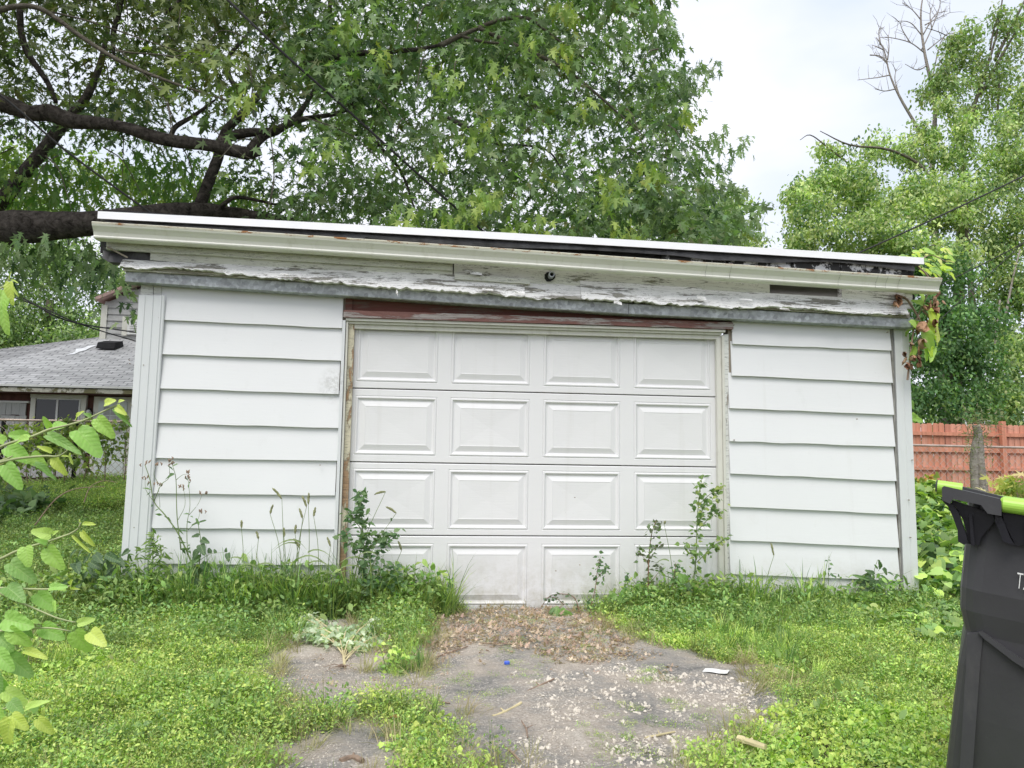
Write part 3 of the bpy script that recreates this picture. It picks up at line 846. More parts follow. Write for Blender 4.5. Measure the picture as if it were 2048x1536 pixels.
limb([(-20, 25), (40, 12), (90, 22), (165, 75), (240, 122), (330, 160), (420, 190), (490, 212)], 1.6, [6, 5, 5, 4.5, 4.5, 3, 2, 1], mat='bark2', n=8, name='branch')
limb([(60, 15), (170, 40), (290, 80), (380, 110)], 1.7, [2, 1.8, 1.3, 0.8], mat='bark2', n=6, name='branch')
limb([(232, 100), (260, 105), (340, 112), (400, 130)], 1.6, [2, 1.6, 1.2, 0.8], mat='bark2', n=6, name='branch')
limb([(245, -30), (236, 30), (226, 70), (228, 112)], 3.2, [7, 6, 5, 3], name='branch')
limb([(40, 20), (42, 60), (55, 105), (95, 165), (112, 205)], 3.0, [6, 6, 6, 5, 4], name='branch')
limb([(385, -20), (350, 10), (330, 28)], 2.4, [3, 4, 2], name='branch')
limb([(225, 90), (270, 130), (330, 200), (345, 280)], 1.6, [1.5, 1.3, 1.2, 0.9], mat='bark2', n=5, name='branch')
limb([(400, 130), (410, 95), (440, 62), (480, 70), (530, 100)], 1.5, [1.4, 1.2, 1.1, 1, .8], mat='bark2', n=5, name='branch')
limb([(880, 92), (920, 72), (1000, 40), (1055, 37), (1090, 60), (1140, 98), (1190, 130)], 2.2, [6, 5, 4, 3.5, 3, 2, 1.5], mat='bark2', n=8, name='branch')
limb([(955, 55), (1020, 85), (1100, 122), (1160, 160), (1235, 225), (1290, 275)], 2.1, [4.5, 4.5, 4, 3.2, 2, 1], mat='bark2', n=8, name='branch')
limb([(925, 73), (970, 84), (1025, 88)], 2.2, [3.5, 3, 2], mat='bark2', n=8, name='branch')
limb([(715, 107), (760, 104), (840, 98), (900, 85)], 2.4, [6, 6, 4, 3], name='branch')
limb([(600, 130), (640, 120), (715, 107)], 2.6, [6, 6, 6], name='branch')
limb([(875, 232), (910, 243), (985, 285), (1060, 292), (1100, 305), (1130, 350)], 2.4, [5, 5, 3, 2.5, 2, 1.5], name='branch')
limb([(660, -30), (660, 30), (665, 75)], 2.8, [5, 4, 3], name='branch')
limb([(700, 200), (740, 270), (800, 340), (830, 420)], 3.2, [4, 3.5, 3, 2], name='branch')
limb([(1170, 400), (1250, 400), (1330, 405), (1400, 412)], 3.4, [2, 2, 2, 1], name='branch')
limb([(440, 415), (470, 395), (520, 402), (560, 412)], 3.0, [5, 4, 3, 2], name='branch')
# hanging twigs
tw = MB()
for k in range(90):
    u, v = rng.uniform(0, 1350), rng.uniform(-20, 330); y = rng.uniform(1.4, 4.5)
    a = P(u, v, y); d = np.array([rng.normal() * 0.35, rng.normal() * 0.2, 0.0])
    L = rng.uniform(0.4, 1.1)
    tw.tube([a, a + d * 0.5 * L + (0, 0, -0.15 * L), a + d * L + (0, 0, -0.55 * L)], [0.008, 0.006, 0.003], 4, smooth=3)
for (u0, v0, u1, v1, u2, v2) in [(335, 200, 345, 250, 338, 275), (540, 260, 548, 350, 535, 420), (545, 300, 548, 360, 540, 410), (420, 250, 470, 300, 530, 330), (760, 170, 752, 190, 750, 205)]:
    tw.tube([P(u0, v0, 1.6), P(u1, v1, 1.6), P(u2, v2, 1.6)], [0.006, 0.005, 0.003], 4, smooth=4)
tw.build('twigs', M['bark2'], maple, kind='stuff')
# crown
poly_main = [(-500, -700), (1300, -700), (1325, 0), (1310, 70), (1330, 110), (1385, 150), (1360, 190), (1385, 210), (1375, 300), (1385, 340), (1400, 330), (1440, 370), (1490, 400), (1500, 440), (1450, 500), (1200, 510), (700, 510), (560, 460), (480, 405), (420, 330), (300, 300), (120, 270), (-500, 260)]
def sample_poly(poly, n, Y0, Y1, power=1.0):
    poly = np.array(poly, float); u0, v0 = poly.min(0); u1, v1 = poly.max(0)
    us, vs_ = [], []
    while len(us) < n:
        u = rng.uniform(u0, u1, n); v = rng.uniform(v0, v1, n); k = inside(poly, u, v)
        us += list(u[k]); vs_ += list(v[k])
    u = np.array(us[:n]); v = np.array(vs_[:n])
    return u, v, Y0 + (Y1 - Y0) * rng.random(n) ** power
gaps = [(225, 300, 34), (230, 60, 26), (672, 40, 22), (55, 55, 22), (640, 215, 30), (690, 40, 18), (330, 235, 18), (585, 55, 14), (430, 155, 16), (1040, 395, 30), (925, 310, 20), (1250, 445, 16), (710, 375, 16), (260, 145, 14)]
def thin(u, v, Y, strength, f=90.0, thr=0.36):
    k = vnoise(np.stack([u / f, v / f, Y * 0.25], 1)) * 0.65 + vnoise(np.stack([u / 37, v / 37, Y * 0.4 + 5], 1)) * 0.35
    keep = (k > thr) | (rng.random(len(u)) > strength)
    for (a, b2, r_) in gaps:
        keep &= ((u - a) ** 2 + (v - b2) ** 2) > (r_ * (0.75 + 0.6 * rng.random(len(u)))) ** 2
    keep &= ~((u < 600) & (v > 60) & (k < 0.50) & (rng.random(len(u)) < 0.75))
    return keep
LIMBLINES = [[(-100, 200), (0, 208), (60, 224), (130, 237), (230, 256), (330, 276), (420, 292), (522, 306)], [(450, 280), (545, 262), (640, 215), (680, 225)], [(-20, 25), (40, 12), (90, 22), (165, 75), (240, 122), (330, 160), (490, 212)],
             [(880, 92), (1000, 40), (1055, 37)], [(955, 55), (1100, 122), (1235, 225)], [(-60, 450), (0, 405), (75, 315), (130, 245)], [(400, 412), (437, 312), (452, 262)], [(0, 460), (190, 446)]]
def clear_limbs(u, v, Y):
    keep = np.ones(len(u), bool)
    for ln, w, yl in zip(LIMBLINES + [[(430, -25), (560, 100), (700, 225), (885, 392)], [(0, 190), (130, 300), (300, 425)]], (20, 14, 10, 9, 9, 16, 16, 40, 4, 4), (2.8, 3.0, 1.9, 2.2, 2.2, 5.4, 3.4, 3.2, 1.8, 2.0)):
        for (x0, y0), (x1, y1) in zip(ln[:-1], ln[1:]):
            dx, dy = x1 - x0, y1 - y0; t = np.clip(((u - x0) * dx + (v - y0) * dy) / (dx * dx + dy * dy), 0, 1)
            d = np.hypot(u - x0 - t * dx, v - y0 - t * dy)
            keep &= ~((d < w + 14) & (Y < yl) & (rng.random(len(u)) < 0.85))
    return keep
GREENS = [(0.150, 0.235, 0.110), (0.205, 0.305, 0.145), (0.265, 0.370, 0.175), (0.070, 0.130, 0.056), (0.26, 0.40, 0.11), (0.17, 0.20, 0.07)]
def clustered(n, m, Y0, Y1, ru, rv, ry, strength, thr, pw=1.1):
    """m clusters of sprays, each cluster with its own tone"""
    cu, cv2, cY = sample_poly(poly_main, m, Y0, Y1, pw)
    tone = rng.uniform(0.72, 1.28, m); i = rng.integers(0, m, n)
    sc = 8.5 / (cY[i] - CENTRE[1])
    u = cu[i] + rng.normal(size=n) * ru * sc; v = cv2[i] + rng.normal(size=n) * rv * sc; Y = np.maximum(cY[i] + rng.normal(size=n) * ry, 1.25)
    k = inside(poly_main, u, v) & clear_limbs(u, v, Y) & thin(u, v, Y, strength, 120.0, thr) & ((v > -260) | (rng.random(n) < 0.5))
    return u[k], v[k], Y[k], tone[i[k]]
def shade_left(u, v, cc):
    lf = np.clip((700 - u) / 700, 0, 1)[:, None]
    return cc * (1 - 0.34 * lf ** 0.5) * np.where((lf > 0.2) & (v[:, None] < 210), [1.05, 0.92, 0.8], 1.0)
W6 = [0.25, 0.29, 0.24, 0.12, 0.06, 0.04]
u, v, Y, tn = clustered(9500, 1250, 1.5, 7.0, 44, 17, 0.30, 0.72, 0.36)
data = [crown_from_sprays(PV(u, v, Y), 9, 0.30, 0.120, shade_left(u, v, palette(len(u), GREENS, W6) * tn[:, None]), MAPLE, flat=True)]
u, v, Y, tn = clustered(8000, 900, 7.0, 13.0, 55, 22, 0.5, 0.75, 0.38)
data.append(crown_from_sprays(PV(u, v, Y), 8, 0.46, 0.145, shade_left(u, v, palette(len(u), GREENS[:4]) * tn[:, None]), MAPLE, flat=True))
# lower-left backlit part
poly_ll = [(-400, 240), (120, 270), (420, 320), (560, 440), (600, 480), (250, 430), (-400, 430)]
u, v, Y = sample_poly(poly_ll, 420, 3.2, 8.0)
k = thin(u, v, Y, 0.85, thr=0.47); u, v, Y = u[k], v[k], Y[k]
data.append(crown_from_sprays(PV(u, v, Y), 8, 0.36, 0.14, palette(len(u), [(0.10, 0.20, 0.05), (0.13, 0.25, 0.05), (0.18, 0.28, 0.06)]), MAPLE))
# drooping sprays low on the left, outlying sprays on the right
lows = [(20, 500, 40), (80, 520, 30), (140, 510, 45), (190, 540, 40), (230, 550, 26), (258, 575, 14), (215, 520, 34), (150, 575, 18), (60, 560, 20), (262, 625, 9), (20, 540, 30), (110, 490, 40), (40, 490, 40)]
us, vs_ = [], []
for (a, b2, r_) in lows:
    n = max(2, int(r_ * r_ / 190)); us += list(a + rng.normal(size=n) * r_ * 0.45); vs_ += list(b2 + rng.normal(size=n) * r_ * 0.4)
u, v = np.array(us), np.array(vs_); Y = rng.uniform(2.2, 4.5, len(u))
data.append(crown_from_sprays(PV(u, v, Y), 7, 0.22, 0.12, palette(len(u), GREENS[:4]), MAPLE))
outl = [(1340, 70, 1300, 60), (1430, 130, 1350, 150), (1350, 75, 1300, 100), (1440, 265, 1370, 350), (1495, 290, 1390, 370), (1400, 175, 1340, 190), (1530, 410, 1440, 430), (1480, 380, 1400, 380), (1510, 440, 1430, 470), (1365, 230, 1330, 250), (1330, 30, 1290, 20)]
us, vs_ = [], []
for (a, b2, c2, d2) in outl:
    for t in np.linspace(0, 1, 9):
        us.append(a + (c2 - a) * t + rng.normal() * 9 * (0.3 + t)); vs_.append(b2 + (d2 - b2) * t + rng.normal() * 9 * (0.3 + t))
u, v = np.array(us), np.array(vs_); Y = rng.uniform(2.4, 3.4, len(u))
data.append(crown_from_sprays(PV(u, v, Y), 9, 0.16, 0.11, palette(len(u), GREENS[:3]), MAPLE, droop=0.7))
# fresh pale tips
tips = [(955, 395), (935, 420), (990, 400), (900, 440), (1050, 460), (1020, 455), (1240, 480), (1265, 470), (965, 255), (950, 275), (905, 160), (870, 150), (1150, 30), (1130, 15), (1230, 390), (1215, 360), (1310, 350), (820, 440), (800, 430), (960, 385), (1060, 80), (1120, 100), (690, 50), (990, 130), (475, 185), (490, 200), (1290, 330), (1080, 470), (880, 320), (660, 300), (620, 330), (760, 120), (1170, 205), (1370, 230)]
u = np.array([a for a, _ in tips], float); v = np.array([b2 for _, b2 in tips], float)
u = np.concatenate([u, u + rng.normal(size=len(u)) * 14]); v = np.concatenate([v, v + rng.normal(size=len(v)) * 8]); Y = np.full(len(u), 1.1) + rng.random(len(u)) * 0.3
data.append(crown_from_sprays(PV(u, v, Y), 7, 0.14, 0.11, palette(len(u), [(0.26, 0.38, 0.08), (0.33, 0.42, 0.08), (0.22, 0.34, 0.09)]), MAPLE))
leaf_object('crown', join(data), M['leaf'], maple, kind='stuff')
# the nearest leaves one by one
tl = []
for c3 in [(0.26, 0.38, 0.10), (0.36, 0.46, 0.11), (0.17, 0.28, 0.09)]:
    tv, tf = MAPLE; tl.append(fast_mesh('leaf', tv, tf, np.tile(np.array(c3), (len(tv), 1)), M['leaf']))
def leaf_part(parent, me, p, tip, nr, L):
    t_ = np.asarray(tip, float); t_ = t_ / np.linalg.norm(t_); n_ = np.asarray(nr, float); n_ = n_ - (n_ @ t_) * t_; n_ /= np.linalg.norm(n_); s_ = np.cross(t_, n_)
    o = bpy.data.objects.new('leaf', me); COL.objects.link(o); o.parent = parent; q = p - BASE[parent.name]; mt = Matrix.Identity(4)
    for i in range(3): mt[i][0] = s_[i] * L; mt[i][1] = t_[i] * L; mt[i][2] = n_[i] * L; mt[i][3] = q[i]
    o.matrix_basis = mt
for i in range(300):
    a_, b_ = tips[i % len(tips)]
    uu, vv = a_ + rng.normal() * 13, b_ + rng.normal() * 8
    if i % 3 == 2: uu, vv = rng.uniform(380, 1420), rng.uniform(30, 470)
    if vv > 418 + (uu - 195) * 0.055: vv -= 40
    if uu > 1380 and vv < 300: uu -= 120
    leaf_part(maple, tl[(0, 1, 2)[i % 3]], P(uu, vv, 1.0 + rng.random() * 0.3), rand_unit(1)[0] * 0.5 + (0, 0, -0.8), rand_unit(1)[0] * 0.7 + (0, -0.5, 0.6), rng.uniform(0.09, 0.13))

# ------------------------------------------------------------------ blob trees farther off
def sub_blobs(blobs, m=9, f=0.44):
    out = []
    for (u, v, ru, rv, Y) in blobs:
        s_ = (Y - CENTRE[1]) / F
        for k in range(m):
            d = rand_unit(1)[0] * rng.uniform(0.55, 0.85); q = f * rng.uniform(0.7, 1.25)
            out.append((u + d[0] * ru, v + d[1] * rv, ru * q, rv * q * 0.8, Y + d[2] * ru * s_))
        out.append((u, v, ru * 0.6, rv * 0.6, Y))
    return out
def blob_tree(label, cat, root, blobs, n, size, cols, w, trunk, group=None, branches=(), T=RHOMB, name='tree', spread=0.34, shell=0.80, per=9, wood='bark2'):
    """blobs: (u, v, ru, rv, Y) pixel ellipses of the crown's lobes, each given a real depth"""
    t = thing(name, label, cat, root, group)
    blobs = sub_blobs(blobs); tot = sum(b[2] * b[3] for b in blobs); dat = []
    for (u, v, ru, rv, Y) in blobs:
        tone = rng.uniform(0.78, 1.2)
        s = (Y - CENTRE[1]) / F; c = P(u, v, Y); S = max(6, int(n * ru * rv / tot))
        d = rand_unit(S); rr = (shell + (1 - shell) * rng.random(S)) * (0.82 + 0.36 * vnoise(d * 2.2 + u))
        inner = rng.random(S) < 0.28; rr = np.where(inner, rr * rng.random(S) ** 0.5, rr)
        rad = np.array([ru * s, (ru + rv) / 2 * s, rv * s])
        p = c + d * rad * rr[:, None]
        p[:, 2] = np.maximum(p[:, 2], ground_z(p[:, 0], p[:, 1]) + 0.15)
        cl = palette(S, cols, w) * tone
        dat.append(crown_from_sprays(p, per, spread, size, cl, T, droop=0.45, jitter=0.8))
    leaf_object('crown', join(dat), M['leaf'], t, kind='stuff')
    mb = MB(); pts, rad = trunk; mb.tube(pts, rad, 10, smooth=5, wob=0.1)
    mb.build('trunk', M[wood], t, smooth=True)
    for (px, Y, rp) in branches:
        pts, rad = limb_path(px, Y, rp); mb = MB(); mb.tube(pts, rad, 6, smooth=4, wob=0.05)
        mb.build('branch', M[wood], t, smooth=True)
    return t
def gtrunk(u, v, Y, r0, r1, u0=None):
    top = P(u, v, Y); x0 = top[0] if u0 is None else P(u0, 900, Y)[0]
    g = np.array([x0, Y, float(ground_z(x0, Y)) - 0.2])
    return ([g, g * 0.6 + top * 0.4 + (0.1, 0, 0), top], [r0, (r0 + r1) * 0.55, r1]), g
YG = [(0.38, 0.49, 0.22), (0.52, 0.62, 0.29), (0.64, 0.71, 0.33), (0.23, 0.35, 0.14), (0.15, 0.25, 0.11)]
# yellow-green tree at the right
tr, g = gtrunk(1930, 400, 15, 0.20, 0.05)
blobs = [(1640, 400, 75, 60, 15), (1700, 350, 80, 55, 15.5), (1600, 470, 50, 50, 15), (1780, 420, 95, 75, 14.5), (1880, 400, 95, 70, 15), (1980, 430, 110, 90, 15), (1720, 470, 110, 60, 14.5), (1850, 500, 120, 60, 14), (2080, 380, 90, 90, 15.5), (1760, 290, 55, 35, 16), (1840, 310, 60, 50, 16), (1930, 320, 50, 55, 16), (2010, 320, 70, 60, 16), (1590, 390, 30, 35, 15.2), (1660, 300, 30, 15, 15.6), (1850, 262, 30, 24, 16), (1930, 250, 38, 28, 16), (2010, 245, 38, 34, 16), (2060, 180, 34, 60, 16), (1890, 215, 20, 20, 16)]
blob_tree('yellow-green bushy tree right of the garage, wide crown under bare top twigs', 'tree', g, blobs, 5600, 0.13, YG, [0.25, 0.27, 0.2, 0.18, 0.10], tr,
          branches=[([(1700, 330), (1650, 290), (1620, 270), (1600, 280)], 15.3, [2, 1.6, 1.2, .6]), ([(1880, 420), (1850, 340), (1780, 300), (1700, 290), (1640, 262)], 15.3, [4, 3.5, 3, 2, .8])], name='tree', T=OVAL)
# slender tree with dark upper leaves and dead top
tr, g = gtrunk(1985, 0, 17, 0.28, 0.02, 1900)
tr = ([g, P(1925, 345, 17), P(1915, 300, 17), P(1945, 220, 17), P(1975, 130, 17), P(1995, 60, 17), P(2010, -40, 17)], [0.26, 0.11, 0.09, 0.07, 0.05, 0.03, 0.02])
blobs = [(1945, 110, 30, 45, 17), (1920, 170, 45, 45, 17), (1960, 150, 40, 40, 17), (1900, 120, 18, 30, 17), (2020, 130, 30, 60, 17), (1935, 60, 18, 28, 17), (1860, 190, 28, 25, 17), (2035, 60, 20, 45, 17), (1990, 200, 35, 35, 17), (1950, 235, 40, 30, 17), (2030, 230, 30, 30, 17), (2000, 40, 14, 40, 17), (1905, 90, 14, 14, 17), (1880, 160, 20, 20, 17)]
brs = [([(1990, 120), (2020, 60), (2060, -20)], 17, [4, 3, 2]), ([(1960, 190), (2010, 100), (2046, 40)], 17, [4, 3, 2]), ([(1915, 180), (1895, 145), (1880, 120)], 17, [3, 2, 1]),
       ([(2005, 260), (2025, 210), (2060, 160)], 17, [3, 2.5, 2]), ([(1995, 230), (1998, 170), (2000, 130)], 17, [2.5, 2, 1]), ([(1980, 100), (1990, 50), (2010, 10)], 17, [2, 2, 1]), ([(1920, 85), (1880, 65), (1850, 55)], 17, [1, 1, .6])]
blob_tree('tall sparse tree at the far right with tufts of dark leaves up its stem', 'tree', g, blobs, 560, 0.14, [(0.30, 0.42, 0.18), (0.22, 0.32, 0.14), (0.38, 0.44, 0.20)], None, tr, branches=brs, spread=0.45, T=OVAL, wood='bark2')
# bare dead tree top between
dead = thing('dead_tree', 'leafless dead tree whose pale forked twigs stand out against the sky', 'tree', P(1870, 300, 18) * (1, 1, 0) + (0, 0, 0.5))
gd = P(1870, 300, 18); gd = np.array([gd[0], 18, 0.4])
def dead_branch(px, rp, Y=18, name='branch'):
    pts, rad = limb_path(px, Y, rp); mb = MB(); mb.tube(pts, rad, 6, smooth=4); return mb.build(name, M['bark3'], dead, smooth=True)
mb = MB(); mb.tube([gd, P(1866, 400, 18), P(1868, 270, 18)], [0.25, 0.10, 0.06], 8, smooth=4); mb.build('trunk', M['bark3'], dead, smooth=True)
dead_branch([(1868, 270), (1870, 210), (1862, 165), (1850, 110), (1843, 60), (1842, 20), (1848, -20)], [5, 4.5, 4, 3, 2.4, 1.8, 1])
dead_branch([(1850, 282), (1826, 240), (1800, 195), (1780, 150), (1768, 100), (1752, 75)], [4, 3.5, 3, 2, 1.5, .8])
subs = [[(1848, 105), (1820, 85), (1780, 75), (1760, 75)], [(1843, 70), (1820, 45), (1790, 42)], [(1843, 100), (1862, 60), (1880, 10), (1876, -20)], [(1846, 70), (1870, 30), (1895, 22)], [(1842, 40), (1825, 20), (1805, 5)],
        [(1855, 130), (1835, 140), (1810, 128)], [(1780, 150), (1755, 155), (1715, 160)], [(1776, 130), (1765, 118), (1748, 110)], [(1775, 120), (1778, 95), (1776, 70)], [(1850, 50), (1868, 40), (1900, 25)], [(1790, 178), (1770, 182), (1750, 178)],
        [(1800, 195), (1790, 160), (1792, 140)], [(1855, 100), (1880, 80), (1905, 60)], [(1862, 165), (1890, 70), (1950, 85)], [(1820, 85), (1805, 60), (1800, 45)], [(1760, 90), (1758, 60), (1768, 55)], [(1768, 100), (1745, 90)], [(1864, 60), (1860, 30), (1866, 8)],
        [(1740, 110), (1760, 112), (1772, 122)]]
for s_ in subs:
    dead_branch(s_, list(np.linspace(1.5, 0.6, len(s_))))
tw = MB()
for s_ in subs:
    for k in range(7):
        t = rng.uniform(0.2, 1) * (len(s_) - 1); i = min(int(t), len(s_) - 2); f_ = t - i
        a = np.array(s_[i]) * (1 - f_) + np.array(s_[i + 1]) * f_; dr_ = rng.normal(size=2) * 14 + (0, -12)
        y = 18 + rng.normal() * 0.15
        tw.tube([P(*a, 18), P(*(a + dr_ * 0.5 + rng.normal(size=2) * 2), y), P(*(a + dr_), y)], [0.009, 0.007, 0.004], 4)
tw.build('twigs', M['bark3'], dead, kind='stuff')

# darker trees standing right behind the fence
DG = [(0.11, 0.22, 0.09), (0.15, 0.28, 0.11), (0.21, 0.36, 0.14), (0.08, 0.17, 0.07), (0.27, 0.42, 0.14)]
tr, g = gtrunk(1890, 620, 13, 0.2, 0.1)
blobs = [(1890, 560, 75, 60, 13), (1930, 640, 80, 70, 13), (1870, 700, 60, 70, 12.6), (1860, 790, 55, 60, 12.4), (1960, 740, 70, 70, 12.8), (1940, 810, 70, 45, 12.5), (1850, 610, 40, 40, 13), (1845, 540, 40, 30, 13), (1800, 560, 50, 60, 13.5), (1790, 680, 60, 80, 13.5)]
blob_tree('dense dark green tree just behind the red fence, beside the garage corner', 'tree', g, blobs, 2100, 0.125, DG, [0.28, 0.27, 0.2, 0.15, 0.10], tr, T=OVAL, spread=0.4)
tr, g = gtrunk(2060, 620, 14.5, 0.2, 0.1)
blobs = [(2050, 590, 60, 60, 14.5), (2040, 700, 55, 70, 14), (2030, 800, 55, 50, 13.5), (2010, 520, 50, 50, 15), (1990, 600, 45, 50, 15), (2000, 680, 40, 50, 15), (2110, 650, 70, 120, 14.5), (2000, 780, 40, 40, 13.4)]
blob_tree('loose mid-green tree behind the red fence at the right picture edge', 'tree', g, blobs, 2200, 0.13, YG, [0.2, 0.2, 0.1, 0.3, 0.2], tr, T=OVAL, spread=0.45,
          branches=[([(2010, 640), (2025, 560), (2040, 500)], 14, [3, 2, 1.5]), ([(1990, 700), (1995, 640), (2000, 600)], 14, [3, 2.5, 2])], wood='bark3')
# behind the garage on the right of the maple
tr, g = gtrunk(1500, 600, 20, 0.2, 0.1)
blobs = [(1420, 410, 70, 50, 20), (1450, 460, 60, 45, 20), (1350, 440, 80, 60, 20), (1500, 500, 50, 40, 20), (1250, 440, 100, 70, 20)]
blob_tree('pale green tree rising behind the garage roof, right of the large maple', 'tree', g, blobs, 1200, 0.14, YG, [0.2, 0.25, 0.2, 0.25, 0.1], tr, T=OVAL)
# left background trees behind the house
tr, g = gtrunk(100, 600, 27, 0.25, 0.15)
LG = [(0.30, 0.42, 0.18), (0.40, 0.52, 0.23), (0.21, 0.32, 0.13), (0.13, 0.21, 0.09)]
blobs = [(30, 620, 110, 90, 27), (150, 640, 90, 60, 27), (60, 480, 110, 90, 28), (220, 560, 60, 60, 28), (-80, 560, 110, 150, 27), (130, 690, 90, 40, 26), (20, 700, 60, 40, 26), (240, 660, 50, 50, 28), (120, 540, 70, 60, 28), (-60, 680, 90, 60, 26)]
blob_tree('broad pale leafy tree behind the grey shingled house roof', 'tree', g, blobs, 4200, 0.18, LG, [0.3, 0.25, 0.25, 0.2], tr, spread=0.6, T=RHOMB, per=8)
tr, g = gtrunk(-330, 250, 16, 0.22, 0.12)
blobs = [(40, 330, 70, 60, 16), (150, 350, 70, 50, 16), (260, 360, 60, 45, 16.5), (330, 380, 50, 35, 17), (40, 420, 50, 40, 16), (430, 380, 50, 35, 17), (500, 400, 40, 40, 17)]
blob_tree('light green tree seen through the maple limbs at the left', 'tree', g, blobs, 620, 0.16, [(0.26, 0.38, 0.09), (0.28, 0.36, 0.10), (0.16, 0.25, 0.06)], None, tr, spread=0.6, T=OVAL, per=7)
# wood closing the horizon
far = []
for (x0, x1, y, zt, n) in [(-70, 90, 46, 5.0, 2600)]:
    x = rng.uniform(x0, x1, n); yy = y + rng.uniform(-4, 6, n)
    hgt = 3.0 + 5.5 * vnoise(np.stack([x / 5, yy / 5, 0 * x], 1))
    z = rng.random(n) ** 0.7 * hgt + ground_z(x, yy)
    far.append(crown_from_sprays(np.stack([x, yy, z], 1), 9, 1.2, 0.55, palette(n, LG), RHOMB, droop=0.4))
leaf_object('distant_wood_foliage', join(far), M['leaf'], None, 'far belt of pale green woodland closing the horizon', 'stuff')

# ------------------------------------------------------------------ grey house at the left
HY = 11.5
M['roof_sh'] = None
m, nt, b, o = mat_new('roof_shingles')
t = nt.nodes.new('ShaderNodeTexCoord'); br = nt.nodes.new('ShaderNodeTexBrick')
br.inputs['Scale'].default_value = 1.0; br.inputs['Brick Width'].default_value = 0.32; br.inputs['Row Height'].default_value = 0.14
br.inputs['Mortar Size'].default_value = 0.012; br.offset = 0.37
br.inputs['Color1'].default_value = (0.44, 0.44, 0.45, 1); br.inputs['Color2'].default_value = (0.60, 0.60, 0.61, 1); br.inputs['Mortar'].default_value = (0.16, 0.16, 0.17, 1)
mp = nt.nodes.new('ShaderNodeMapping'); nt.links.new(t.outputs['UV'], mp.inputs[0]); nt.links.new(mp.outputs[0], br.inputs['Vector'])
c = mix(nt, 0.5, br.outputs[0], ramp(nt, nnoise(nt, 3, 6, 0.7), [(0.3, 0.55), (0.7, 1.3)]), 'MULTIPLY')
nt.links.new(c, b.inputs['Base Color']); b.inputs['Roughness'].default_value = 0.9
bump(nt, b, br.outputs[1], -0.5, 0.02)
M['roof_sh'] = m
M['shake'] = simple('grey_cedar_shake', (0.52, 0.52, 0.52), 0.9, var=0.25, scale=10, stretch=(3, 1, 0.3))
M['brownwall'] = simple('brown_red_boarding', (0.13, 0.055, 0.045), 0.85, var=0.35, scale=5, stretch=(2, 1, 0.5))
M['cream'] = painted('cream_trim_paint', (0.76, 0.75, 0.68), dirt=(0.36, 0.31, 0.22), dirt_amt=0.35, lo=0.52)
M['oldfascia'] = peeling('stained_fascia', (0.62, 0.60, 0.52), (0.26, 0.24, 0.13), 0.48, 3, (0.6, 1, 1))
M['greywall'] = simple('grey_lap_siding', (0.46, 0.46, 0.46), 0.85, var=0.15, scale=6)
M['rake'] = simple('faded_red_roof_edge', (0.48, 0.33, 0.30), 0.8, var=0.2)
M['doorwhite'] = simple('old_white_door', (0.74, 0.80, 0.78), 0.5, var=0.08)
M['white'] = simple('white_paint', (0.78, 0.78, 0.77), 0.5, var=0.06)
m, nt, b, o = mat_new('window_glass'); b.inputs['Base Color'].default_value = (0.03, 0.03, 0.035, 1); b.inputs['Roughness'].default_value = 0.08
bump(nt, b, nnoise(nt, 2, 2), 0.05, 0.01); M['glass'] = m

hb = P(130, 930, HY); house = thing('house', 'old grey house with shingled roof and white back door behind the left chain-link fence', 'house', (hb[0], HY, 0.4))
def hx(u, Y=HY): return P(u, 800, Y)[0]
def hz(v, Y=HY): return P(130, v, Y)[2]
gz_h = float(ground_z(hx(130), HY))
xL, xR = hx(-420), hx(420)
def hbox(x0, x1, y0, y1, z0, z1, name, mat, parent=house, label=None):
    mb = MB(); mb.box(x0, x1, y0, y1, z0, z1); return mb.build(name, M[mat], parent, label)
hbox(xL, xR, HY, HY + 7, 0.0, hz(777), 'wall', 'brownwall')
# cedar shakes below the sill line, each one a piece
sh_top = hz(808); wl, wr = hx(66), hx(176); dl_, dr_ = hx(190), hx(268)
meS = bpy.data.meshes.new('shake'); mbx = MB(); mbx.box(0, 1, 0, 1, 0, 1); meS.from_pydata(mbx.v, [], mbx.f); meS.materials.append(M['shake'])
rowh = 0.26; zrow = sh_top - rowh; ri = 0
while zrow > gz_h - 0.1:
    x = hx(-60)
    while x < hx(300):
        w = random.uniform(0.09, 0.17)
        if not (x + w > wl - 0.02 and x < wr + 0.02 and zrow + rowh > hz(870)) and not (x + w > dl_ - 0.02 and x < dr_ + 0.02):
            o = bpy.data.objects.new('shake', meS); COL.objects.link(o); o.parent = house
            b_ = BASE[house.name]; dzv = random.uniform(-0.02, 0.015)
            o.location = (x - b_[0], HY - 0.045 - random.random() * 0.008 - b_[1] - (0.006 if ri % 2 else 0), zrow + dzv - b_[2])
            o.scale = (w - 0.008, 0.035, rowh - 0.004)
        x += w
    zrow -= rowh; ri += 1
hbox(hx(-60), wl - 0.05, HY - 0.07, HY - 0.005, sh_top, sh_top + 0.04, 'sill_strip', 'white')
